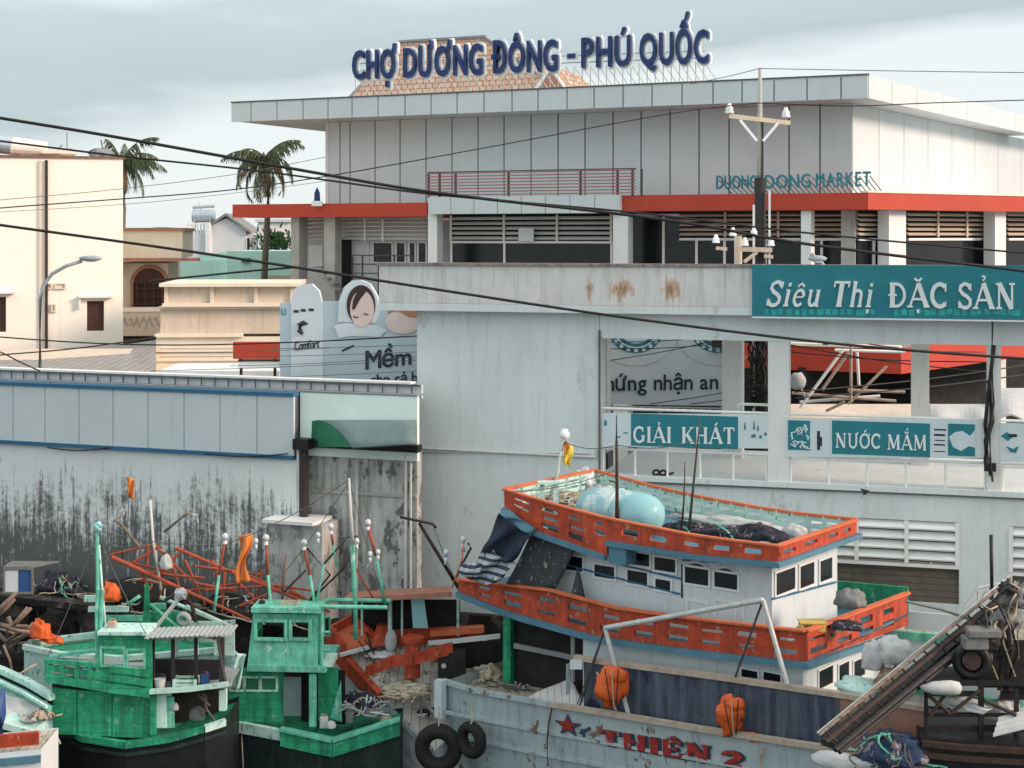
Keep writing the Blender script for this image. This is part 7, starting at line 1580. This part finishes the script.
# deck band
pl_ = on(FG1, 0, [(46, 677), (75, 682), (110, 688), (150, 693)]); a = MB(); plank(a, pl_, .09, .06); plank(a, [p+V(0, .02, .22) for p in pl_], .07, .03); plank(a, [p+V(0, .02, .42) for p in pl_[2:]], .07, .03); a.build('deck_band', m['boat_green'], G1)
a = MB(); plank(a, on(FG1, -.01, [(150, 691.5), (190, 689), (228, 684)]), .045, .07); a.build('deck_edge', m['boat_teal_white'], G1)
MB().slab([*on(FG1, .02, [(48, 678), (150, 692), (228, 686)]), *[p+V(0, 1.5, 0) for p in on(FG1, .02, [(228, 686), (48, 678)])]], .05).build('upper_deck', m['house_dark'], G1)  # floor coloured dark to stand for the cabin's inner shade
# slatted rail with ornamental openings
a = MB(); tp = on(FG1, .0, [(46, 661), (75, 663), (99, 665.5)]); plank(a, tp, .04, .05); plank(a, [p-V(0, -.01, .17) for p in tp], .025, .025); a.build('rail', m['boat_green'], G1)
for px in (47, 62, 77, 90):
    c = on(FG1, 0, [(px, 679)])[0]; a = MB(); a.hexa([c+V(x, y, z) for z in (0, .38) for x, y in ((-.04, -.05), (.04, -.05), (.04, .03), (-.04, .03))]); a.build('rail_post', m['boat_green'], G1)
for px, k in ((54, 'boat_teal_white'), (69, 'yellow_cream'), (84, 'boat_teal_white')):
    c = on(FG1, .05, [(px, 676)])[0]; a = MB(); a.wall(lambda u, v, z: c+V(u, v, z), -.13, .13, 0, .25, 0, .03, [(-.10, -.02, .03, .11), (.02, .10, .03, .11), (-.10, -.02, .15, .22), (.02, .10, .15, .22)]); a.build('rail_fret', m[k], G1)
a = MB(); plank(a, on(FG1, 1.3, [(44, 660), (60, 655), (99, 650)]), .04, .04); a.build('far_rail', m['boat_green_light'], G1)
# wheelhouse
u0, u1, z0, z1 = FG1.rect(99, 636, 152, 690, .05); hs = [FG1.rect(102, 648, 124, 665, .05), FG1.rect(128, 650, 144, 667, .05)]
MB().wall(FG1.p, u0, u1, z0, z1, .05, .1, hs).build('wheelhouse_wall', m['boat_green'], G1)
for x0, y0, x1, y1 in ((102, 648, 124, 665), (128, 650, 144, 667)):
    u0_, u1_, z0_, z1_ = FG1.rect(x0, y0, x1, y1, .05); MB().wall(FG1.p, u0_-.04, u1_+.04, z0_-.04, z1_+.04, .01, .048, [(u0_+.005, u1_-.005, z0_+.005, z1_-.005)]).build('window_frame', m['boat_green_light'], G1)
MB().wall(FG1.p, u0, FG1.hu(228, .05), z0+.6, z1, .7, .75, [FG1.rect(*r_, .7) for r_ in ((104, 644, 122, 661), (128, 645, 144, 662), (152, 641, 172, 660), (178, 641, 194, 657), (198, 642, 214, 659))]).build('far_wall', m['boat_teal_white'], G1)
gbox(G1, 'cabin_shade', 'dark_inside', 150, 660, 224, 692, .6, .68)  # dark board paints in the shade inside the open upper cabin
for x0, x1, k in ((151, 154, 'dark_inside'), (171, 174, 'dark_inside'), (194, 197, 'dark_inside'), (219, 224, 'railing_dark')): gbox(G1, 'cabin_post', k, x0, 638, x1, 690, .2, .28)
a = MB(); a.path([U(x, y, 34.1) for x, y in ((218, 640), (222, 665), (226, 684))], .035, 6); a.build('slanted_stay', m['railing_dark'], G1)
gbox(G1, 'roof', 'boat_teal_white', 97, 632, 147, 635.5, -.1, .72)
r0_, r1_ = FG1.hit(146, 636, 0), FG1.hit(232, 633, 0); a = MB(); a.shell(lambda s, t: FG1.p(lerp(r0_[0], r1_[0], s), lerp(-.15, .62, t), lerp(r0_[1], r1_[1], s)+.011*math.sin(s*110)+.03*t), 90, 2, (0, 0, -.03)); a.build('sheet_roof', m['zinc_sheet'], G1)
a = MB(); a.blob(U(215, 634, 34.2), .25, .3, .06, .6, 3); a.build('roof_debris', m['net_rope'], G1)
a = MB()
for px in (97.5, 101.5): a.path([U(px, 670, 34.3), U(px-.5, 610, 34.3), U(px+1, 590, 34.4)], .05, 6)
a.build('bow_posts', m['boat_green_light'], G1)
stick('mooring_line', 'pale mooring line hanging at the bow of the left green boat', 'rope', [(52, 728), (48, 742), (44, 752)], 33.7, .03, 'rope'); stick('mooring_line', 'second pale mooring line curling beside the green bow', 'rope', [(52, 730), (57, 738), (60, 744)], 33.7, .03, 'rope')

# ===== pale teal bow at the left edge
G4 = thing('fishing_boat', 'pale teal boat bow with a white deck cloth at the left edge', 'fishing boat', U(20, 760, 33.8)-V(0, 0, 1))
n4 = [U(-60, 712, 33.6), U(0, 724, 33.6), U(30, 732, 33.6), U(53, 737, 33.6)]; f4 = [U(-60, 655, 35.6), U(0, 672, 35.2), U(28, 685, 34.7), U(53, 700, 34.2)]
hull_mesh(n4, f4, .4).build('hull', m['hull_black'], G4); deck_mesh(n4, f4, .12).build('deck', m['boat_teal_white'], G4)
a = MB(); plank(a, [p+V(0, 0, .0) for p in n4], .07, .07); a.build('gunwale', m['boat_teal_white'], G4); a = MB(); plank(a, [p+V(0, 0, .06) for p in f4], .06, .09); a.build('gunwale', m['boat_teal_white'], G4)
a = MB(); plank(a, [p+V(0, -.25, -.12) for p in f4], .05, .05); a.build('inner_rail', m['boat_green_light'], G4); a = MB(); plank(a, [p+V(0, -.45, -.02) for p in f4], .03, .03); a.build('inner_rail', m['boat_teal_white'], G4)
sheet('white_cloth', 'off white cloth spread over the pale teal bow at the left edge', 'cloth', [(-10, 694), (48, 700), (44, 724), (-10, 716)], [34.6, 34.3, 33.9, 33.9], 'sack_white', .06, 12)
heap('rope_heap', 'small grey heap of rope at the tip of the pale teal bow', 'rope', U(42, 716, 34.0), .25, .22, .12, 'net_rope', .5)
G5 = thing('small_boat', 'boat corner with an orange rail and blue striped white side at the bottom left', 'boat', U(10, 768, 31.5)-V(0, 0, 1))
n5 = [U(-60, 758, 31.4), U(0, 753, 31.4), U(41, 749, 31.4)]; f5 = [p+V(0, 1.2, .05) for p in n5]; hull_mesh(n5, f5, .2).build('hull', m['boat_white_trim'], G5); deck_mesh(n5, f5, .05).build('deck', m['deck_wood'], G5)
a = MB(); plank(a, [p+V(-.08, .1, .20) for p in n5], .13, .05); a.build('orange_rail', m['boat_orange'], G5); a = MB(); plank(a, [p+V(0, -.03, -.18) for p in n5], .07, .03); a.build('blue_stripe', m['boat_blue'], G5)
stick('navy_bundle', 'upright navy blue bundle at the left edge above the orange railed boat', 'bundle', [(0, 742), (1, 715), (0, 690)], 32.0, .11, 'crate_blue')
# sticks, orange canvas, crate and dark boat at far left
random.seed(21)
o = thing('stick_bundle', 'bundle of bare branches stacked before the quay at the left edge', 'branches', U(15, 680, 37))
for i in range(17):
    x0, y0 = random.uniform(-12, 12), random.uniform(615, 650); x1, y1 = x0+random.uniform(18, 32), y0-random.uniform(-8, 26)
    if i % 4 == 0: x1, y1 = x0+random.uniform(4, 18), y0+random.uniform(14, 36)
    stick('branch', None, None, [(x0, y0), ((x0+x1)/2+random.uniform(-2, 2), (y0+y1)/2+random.uniform(-2, 2)), (x1, y1)], 37+random.uniform(0, .8), random.uniform(.03, .055), 'driftwood', o)
heap('orange_canvas', 'crumpled orange canvas on the bow behind the branches', 'canvas', U(40, 633, 37.3), .30, .2, .30, 'orange_plastic', .5); heap('orange_canvas', 'flat orange canvas fold lying right of the crumpled one', 'canvas', U(52, 640, 37.3), .38, .2, .10, 'orange_plastic', .4)
stick('mooring_line', 'pale rope sagging from the branches towards the pale teal bow', 'rope', [(0, 672), (20, 674), (36, 664)], 36.5, .03, 'rope')
def open_box(name, label, cat, x0, y0, x1, y1, Y, kf, kp):
    c0_, c1_ = U(x0, y1, Y), U(x1, y0, Y); o = thing(name, label, cat, V((c0_.x+c1_.x)/2, Y, c0_.z)); a = MB(); w_ = c1_.x-c0_.x; h_ = c1_.z-c0_.z
    a.wall(lambda u, v, z: V(u, v, z), c0_.x, c1_.x, c0_.z, c1_.z, Y, Y+.06, [(c0_.x+.05, c1_.x-.05, c0_.z+.05, c1_.z-.05)]); a.hexa([V(x, y, z) for z in (c1_.z+.002, c1_.z+.04) for x, y in ((c0_.x, Y), (c1_.x, Y), (c1_.x+.5, Y+.7), (c0_.x, Y+.7))]); a.build('frame', m[kf], o)
    xm = lerp(c0_.x, c1_.x, .5); MB().hexa([V(x, y, z) for z in (c0_.z+.04, c1_.z-.04) for x, y in ((c0_.x+.04, Y+.03), (xm, Y+.03), (xm, Y+.09), (c0_.x+.04, Y+.09))]).build('grey_panel', m['house_grey'], o)
    MB().hexa([V(x, y, z) for z in (c0_.z+.04, c1_.z-.04) for x, y in ((xm, Y+.025), (c1_.x-.04, Y+.025), (c1_.x-.04, Y+.09), (xm, Y+.09))]).build('blue_panel', m[kp], o)
open_box('storage_box', 'grey and blue framed box on the dark quay at the left', 'box', 3, 568, 33, 594, 40.9, 'machine_grey', 'crate_blue')
a = MB(); n_ = on(FL, -1.6, [(-40, 592), (95, 606)]); a = MB(); plank(a, n_, .08, .25); a.build('timber', m['quay_dark'], label='long dark timber lying along the top of the quay at the left', cat='timber')
heap('dark_heap', 'dark heap of scrap on the quay right of the grey and blue box', 'scrap pile', FL.p(FL.hu(62, -.4), -.4, 2.2), .8, .4, .35, 'net_dark', .6, 2, extra=5)
heap('dark_heap', 'dark tarpaulin heap on the quay behind the orange booms', 'scrap pile', FL.p(FL.hu(150, -.4), -.4, 2.1), 1.6, .5, .5, 'quay_dark', .5, 2, extra=5)
heap('dark_heap', 'low dark mound on the quay below the concrete pier', 'scrap pile', FL.p(FL.hu(250, -.5), -.5, 2.0), 1.6, .4, .4, 'quay_dark', .5, 2, extra=5)

# ===== right hand side: green railed boat, gangway and dark work boat
G6 = thing('fishing_boat', 'light grey boat with a green rail lying behind the slanting gangway', 'fishing boat', U(940, 700, 33)-V(0, 0, 2))
n6 = [U(885, 631, 34.6), U(935, 635, 34.0), U(1000, 640, 33.4), U(1080, 648, 32.5)]; f6 = [p+V(.6, 2.6, .1) for p in n6]
hull_mesh(n6, f6, .25).build('hull', m['boat_white'], G6); deck_mesh(n6, f6, .4).build('deck', m['deck_wood'], G6); a = MB(); plank(a, [p+V(0, -.04, -.05) for p in n6], .09, .07); a.build('green_rail', m['boat_green_light'], G6)
a = MB(); p = [U(905, 629, 35.2), U(975, 636, 34.6), U(975, 617, 34.6), U(905, 611, 35.2)]; q_ = [x+V(0, .06, 0) for x in p]; a.hexa([p[0], p[1], q_[1], q_[0], p[3], p[2], q_[2], q_[3]]); a.build('far_bulwark', m['boat_white'], G6)
gw = thing('gangway', 'long dark slanting gangway of parallel pipes leading up to the right', 'gangway', U(830, 745, 27.3))
g0_, g1_ = (826, 742), (1012, 590); GY = 2.1
for dx, dy, Y, r, k in ((0, 0, 27.2, .04, 'rust_dark'), (-7, -7, 27.4, .03, 'driftwood'), (9, 8, 27.1, .05, 'machine_black'), (4, 3, 27.6, .03, 'rust_dark'), (-9, -9, 27.7, .015, 'steel_rail'), (13, 10, 27.4, .05, 'machine_black')):
    a = MB(); a.tube(U(g0_[0]+dx, g0_[1]+dy, Y), U(g1_[0]+dx, g1_[1]+dy, Y+3.2), r, seg=7); a.build('side_pipe', m[k], gw)
for k in range(17):
    s = (k+.5)/17; x, y = lerp(g0_[0], g1_[0], s), lerp(g0_[1], g1_[1], s); Y = 27.2+3.2*s
    MB().tube(U(x-6, y-6, Y), U(x+11, y+9, Y), .024, seg=6).build('rung', m['rust_dark'], gw)
a = MB(); plank(a, [U(g0_[0]+2, g0_[1]+2, 27.6), U(g1_[0]+2, g1_[1]+2, 30.8)], .05, .16); a.build('tread', m['machine_black'], gw)
o = thing('handrail', 'pale steel handrail frame where the gangway meets the quay', 'handrail', U(985, 612, 34)); a = MB()
a.path([U(x, y, 34) for x, y in ((965, 606), (978, 588), (1000, 583), (1012, 574))], .035, 6); a.path([U(x, y, 34.1) for x, y in ((978, 600), (1000, 592), (1016, 582))], .03, 6)
for x, y0, y1 in ((978, 610, 588), (999, 602, 583), (1011, 598, 574), (990, 606, 586)): a.tube(U(x, y0, 34), U(x, y1, 34), .025)
a.build('rail', m['steel_rail'], o)
stick('dark_pole', 'thin straight black pole standing before the white pier beside the gangway top', 'pole', [(992, 600), (991, 535)], 33.5, .04, 'machine_black')
wb = thing('work_boat', 'black work boat deck with an engine block and a pipe scaffold at the right edge', 'work boat', U(980, 768, 28.5)-V(0, 0, 1))
n7 = [U(921, 737, 28.5), U(960, 741, 28.4), U(1080, 748, 28.2)]; f7 = [p+V(.3, 2.0, 0) for p in n7]; n7b = [p for p in n7]
hull_mesh(n7, f7, .1).build('hull', m['machine_black'], wb); deck_mesh(n7, f7, .03).build('deck', m['machine_black'], wb)
for y in (742, 752): a = MB(); plank(a, [p+V(0, -.05, -.1-(y-742)*.02) for p in n7], .05, .05); a.build('fender_beam', m['rust_dark'], wb)
zq = lambda y, Y=28.8: U(0, y, Y).z
for x0, y0, x1, y1, Y, k, nm in ((925, 682, 928, 738, 28.7, 'machine_black', 'scaffold_post'), (979, 682, 984, 740, 28.7, 'machine_black', 'scaffold_post'), (1015, 690, 1019, 740, 28.7, 'machine_black', 'scaffold_post'), (925, 692, 984, 696, 28.72, 'machine_black', 'scaffold_beam'), (925, 714, 1024, 717, 28.72, 'machine_black', 'scaffold_beam'), (925, 726, 1024, 732, 28.75, 'machine_black', 'scaffold_beam'), (925, 680, 1050, 686, 28.9, 'machine_black', 'platform')):
    MB().hexa([V(x, y, z) for z in (zq(y1, Y), zq(y0, Y)) for x, y in ((U(x0, 0, Y).x, Y), (U(x1, 0, Y).x, Y), (U(x1, 0, Y).x, Y+(.9 if nm == 'platform' else .08)), (U(x0, 0, Y).x, Y+(.9 if nm == 'platform' else .08)))]).build(nm, m[k], wb)
for p0, p1 in (((927, 694), (950, 714)), ((950, 714), (980, 690)), ((984, 700), (1016, 715)), ((930, 716), (948, 690))): MB().tube(U(*p0, 28.65), U(*p1, 28.65), .035).build('scaffold_brace', m['rust_dark'], wb)
# engine
en = thing('engine', 'black engine block with a round flywheel standing on the work boat platform', 'engine', U(985, 684, 29)); c = U(988, 664, 29.2)
a = MB(); a.hexa([c+V(x, y, z) for z in (-.4, .55) for x, y in ((-.25, -.2), (.30, -.2), (.30, .4), (-.25, .4))]); a.build('block', m['machine_black'], en, bevel=.04)
a = MB(); a.torus(U(972, 661, 29.0), (.3, 1, 0), .27, .10, 22, 8); a.build('flywheel', m['machine_black'], en, smooth=True); a = MB(); a.tube(U(972, 661, 28.9), U(972, 661, 29.2), .17, seg=14); a.build('hub', m['rust_dark'], en)
a = MB(); a.blob(U(984, 640, 29.1), .33, .3, .26, .3, 2, 14, 9); a.build('manifold', m['machine_black'], en)
a = MB(); p = U(966, 634, 28.9); a.hexa([p+V(x, y, z) for z in (-.05, .1) for x, y in ((0, -.15), (.62, -.15), (.7, .25), (.05, .25))]); a.hexa([p+V(x, y, z) for z in (-.28, -.05) for x, y in ((-.05, -.1), (.4, -.1), (.4, .2), (-.05, .2))]); a.build('grey_cover', m['machine_grey'], en, bevel=.03)
for pts in (((1000, 690), (1002, 640), (1000, 620)), ((1010, 690), (1012, 650), (1008, 628))): a = MB(); a.path([U(x, y, 29) for x, y in pts], .06, 8); a.build('exhaust_pipe', m['rust_dark'], en)
a = MB(); a.hexa([U(1000, 700, 29.1), U(1040, 700, 29.1), U(1040, 700, 29.6), U(1000, 700, 29.6), U(1002, 640, 29.1), U(1040, 640, 29.1), U(1040, 640, 29.6), U(1002, 640, 29.6)]); a.build('side_housing', m['machine_black'], en)
for x, y, rx, rz, k, lb in ((1006, 622, .28, .22, 'machine_grey', 'upper'), (1018, 600, .26, .3, 'machine_grey', 'tall'), (1010, 590, .2, .16, 'machine_black', 'small dark')):
    heap('machine_part', lb+' lump of winch machinery piled over the engine at the right edge', 'machinery', U(x, y, 29.6), rx, .25, rz, k, .5, 3, extra=3)
random.seed(5)
o = thing('rope_tangle', 'tangle of pale and dark ropes draped over the machinery at the right edge', 'rope', U(1005, 640, 29))
for i in range(12):
    x, y = random.uniform(985, 1020), random.uniform(580, 625); stick('rope', None, None, [(x, y), (x+random.uniform(-12, 10), y+random.uniform(5, 15)), (x+random.uniform(-12, 12), y+random.uniform(18, 34)), (x+random.uniform(-10, 10), y+random.uniform(36, 60))], 28.95, .018, 'rope' if i % 3 else 'cable_black', o)
a = MB(); c = U(943, 688, 28.6); a.path([c+V(-.42, 0, .03), c+V(-.36, 0, .0), c+V(-.2, 0, .0), c+V(.15, 0, 0), c+V(.3, 0, 0), c+V(.34, 0, 0)], [.02, .06, .12, .14, .11, .04], 14); a.build('sack', m['sack_white'], label='long off white sack lying on the front of the work boat platform', cat='sack', smooth=True)
heap('sack', 'off white crumpled sack under the platform of the work boat', 'sack', U(965, 706, 29.0), .45, .25, .14, 'sack_white', .4); heap('sack', 'pale sack upright behind the scaffold at the right', 'sack', U(1000, 715, 29.2), .3, .2, .28, 'sack_white', .35); heap('sack', 'peach coloured sack behind the scaffold near the right edge', 'sack', U(1009, 704, 29.3), .2, .2, .22, 'skin_print', .3)
o = thing('roof_sheet', 'tilted corrugated zinc sheet at the right edge of the work boat', 'sheet', U(1012, 738, 28.3)); s0_, s1_, s2_, s3_ = U(993, 736, 28.2), U(1050, 722, 28.4), U(1050, 702, 28.8), U(1000, 714, 28.8)
a = MB(); a.shell(lambda s, t: s0_.lerp(s1_, s).lerp(s3_.lerp(s2_, s), t)+V(0, 0, .035*math.sin(t*26)), 4, 40, (0, 0, -.02)); a.build('sheet', m['zinc_plain'], o)
a = MB(); a.path([U(x, y, 30.5) for x, y in ((905, 601), (940, 609), (975, 621), (1000, 632))], .03, 6); a.build('tie_rope', m['machine_grey'], label='thin rope stretched from the orange balcony corner to the gangway', cat='rope')
# dark water gaps between the boats are filled by loose floats

# ------------------------------------------------------------------ small gear on the green boats
def small(kind, label, px, py, Y, s_=1.0, k='sack_white'):
    c = U(px, py, Y)
    if kind == 'bucket':
        o = thing('bucket', label, 'bucket', c); a = MB(); a.path([c, c+V(0, 0, .02), c+V(0, 0, .26*s_), c+V(0, 0, .28*s_)], [.10*s_, .11*s_, .14*s_, .15*s_], 14); a.build('body', m[k], o)
        a = MB(); a.path([c+V(.14*s_*math.cos(R(t)), 0, .27*s_+.13*s_*math.sin(R(t))) for t in range(0, 181, 30)], .008, 4); a.build('handle', m['railing_dark'], o)
    elif kind == 'crate':
        o = thing('crate', label, 'crate', c); a = MB(); w_, d_, h_ = .26*s_, .18*s_, .26*s_
        for z in (.0, .36, .72): 
            for sg in (-1, 1): a.hexa([c+V(x, y, zz) for zz in (z*h_, z*h_+h_*.24) for x, y in ((-w_, sg*d_), (w_, sg*d_), (w_, sg*d_+.02), (-w_, sg*d_+.02))]); a.hexa([c+V(x, y, zz) for zz in (z*h_, z*h_+h_*.24) for x, y in ((sg*w_, -d_), (sg*w_+.02, -d_), (sg*w_+.02, d_), (sg*w_, d_))])
        for sx in (-1, 1):
            for sy in (-1, 1): a.hexa([c+V(sx*w_+x, sy*d_+y, zz) for zz in (0, h_) for x, y in ((-.025, -.025), (.03, -.025), (.03, .03), (-.025, .03))])
        a.build('body', m[k], o); a = MB(); a.hexa([c+V(x, y, zz) for zz in (.01, .03) for x, y in ((-w_+.01, -d_+.01), (w_-.01, -d_+.01), (w_-.01, d_-.01), (-w_+.01, d_-.01))]); a.build('bottom', m[k], o)
    elif kind == 'coil':
        o = MB()
        for j in range(4): o.torus(c+V(0, 0, .03+.035*j), (0.05*(j-1), .04, 1), .15*s_-.008*j, .022, 18, 6)
        o.build('rope_coil', m[k], label=label, cat='rope', smooth=True)
    elif kind == 'can':
        o = thing('jerrycan', label, 'can', c); a = MB(); a.hexa([c+V(x, y, zz) for zz in (0, .34*s_) for x, y in ((-.12*s_, -.08*s_), (.12*s_, -.08*s_), (.12*s_, .08*s_), (-.12*s_, .08*s_))]); a.build('body', m[k], o, bevel=.025)
        a = MB(); a.tube(c+V(.06*s_, 0, .34*s_), c+V(.06*s_, 0, .40*s_), .03*s_, seg=8); a.build('cap', m['orange_plastic'], o); a = MB(); a.path([c+V(-.08*s_, 0, .34*s_), c+V(-.07*s_, 0, .40*s_), c+V(.0, 0, .40*s_), c+V(.02*s_, 0, .34*s_)], .012, 5); a.build('handle', m[k], o)
    elif kind == 'ring':
        o = thing('life_ring', label, 'life ring', c); a = MB(); a.torus(c+V(0, 0, .2*s_), (.1, 1, .1), .17*s_, .05*s_, 22, 8); a.build('ring', m[k], o, smooth=True); a = MB(); a.path([c+V(.23*s_*math.cos(R(t)), -.05, .2*s_+.23*s_*math.sin(R(t))) for t in range(0, 361, 24)], .012, 4); a.build('cord', m['rope'], o)
small('can', 'brownish jerrycan on the roof edge of the left green boat', 112, 633, 34.3, .8, 'rail_wood')
small('coil', 'pale rope coil on the fore deck of the left green boat', 64, 676, 34.6, 1.1, 'rope'); small('crate', 'blue crate on the fore deck of the left green boat', 83, 678, 34.5, .8, 'crate_blue')
small('bucket', 'white bucket on the upper deck of the left green boat beside the wheelhouse', 160, 690, 34.2, .9); small('crate', 'pale teal crate inside the open upper cabin of the left green boat', 186, 688, 34.3, .9, 'boat_teal_white')
small('can', 'blue jerrycan inside the open upper cabin of the left green boat', 205, 686, 34.3, .8, 'crate_blue'); 0 and small('ring', 'faded orange life ring hung on the left green boat beside the pale door', 140, 716, 33.95, .75, 'orange_plastic')
small('bucket', 'grey bucket at the stern of the middle green boat', 350, 722, 35.9, .8, 'machine_grey'); small('crate', 'grey crate at the stern of the middle green boat', 378, 716, 36.1, .9, 'machine_grey')
small('coil', 'pale rope coil on the stern gunwale of the middle green boat', 386, 722, 36.0, .8, 'rope'); small('can', 'pale jerrycan beside the green post of the middle green boat', 324, 728, 35.8, .8)
small('crate', 'pale crate on the roof of the middle green wheelhouse', 290, 609, 36.0, .7, 'rail_wood'); small('can', 'dark can on the roof of the middle green wheelhouse', 262, 609, 36.0, .6, 'machine_black')
small('bucket', 'pale bucket on the white deck left of the orange mooring post', 396, 668, 37.7, .8); small('coil', 'thick rope coil on the white deck beside the orange cross timber', 438, 668, 37.8, 1.1, 'rope')
small('crate', 'orange crate on the pale teal boat behind the left green cabin', 205, 634, 38.2, .9, 'boat_orange'); small('bucket', 'blue bucket on the pale teal boat behind the left green cabin', 225, 632, 38.0, .8, 'crate_blue')
small('can', 'white jerrycan at the stern end of the roof deck of the big boat', 812, 536, 32.6, .9) if False else None
for i, (p0, p1, Y, lb) in enumerate((((97.5, 530), (225, 545), 36.1, 'long thin rigging line from the pale bow post to the leftmost lamp pole'), ((225, 545), (349, 480), 36.2, 'thin rigging line rising from the leftmost lamp pole to the tall mast'), ((349, 480), (386, 606), 36.2, 'thin stay from the tall white mast down to the green roof frame'), ((349, 482), (255, 608), 36.2, 'thin stay from the tall white mast down to the green wheelhouse'), ((97.5, 532), (46, 660), 36.0, 'thin stay from the pale bow post down to the green fore rail'), ((97.5, 532), (146, 634), 35.0, 'thin stay from the pale bow post down to the grey sheet roof'), ((433, 524), (462, 592), 37.5, 'thin line hanging from the hooked boom arm'), ((563, 442), (617, 445), 36.2, 'thin line between the lamp mast and the rusty mast of the big boat'), ((617, 445), (698, 440), 34.5, 'thin line between the rusty mast and the slanting antenna'), ((617, 470), (507, 492), 35.2, 'thin stay from the rusty mast to the bow corner of the roof deck'))):
    a = MB(); A_, B_ = U(*p0, Y), U(*p1, Y-(2.0 if i == 5 else 0)); a.path([A_.lerp(B_, k/10)-V(0, 0, .12*math.sin(math.pi*k/10)) for k in range(11)], .010, 4); a.build('rigging_line', m['cable_grey'], label=lb, cat='line')
# stacked boards, tarps and hoses along the trawler's inner side
for i, (x0, y0, x1, y1, v, k, lb) in enumerate(((592, 664, 640, 672, .05, 'deck_pale', 'loose pale plank lying inside the stained side near the davit foot'), (655, 672, 720, 682, .0, 'rail_wood', 'long brown plank lying along the inner side of the big boat'), (735, 684, 790, 692, .02, 'driftwood', 'grey driftwood plank along the inner side near the lower windows'))):
    a = MB(); plank(a, [FZ.p(FZ.hu(x0, v), v, FZ.hit(x0, y0, v)[1]), FZ.p(FZ.hu(x1, v), v, FZ.hit(x1, y1, v)[1])], .02, .09); a.build('plank', m[k], label=lb, cat='plank')
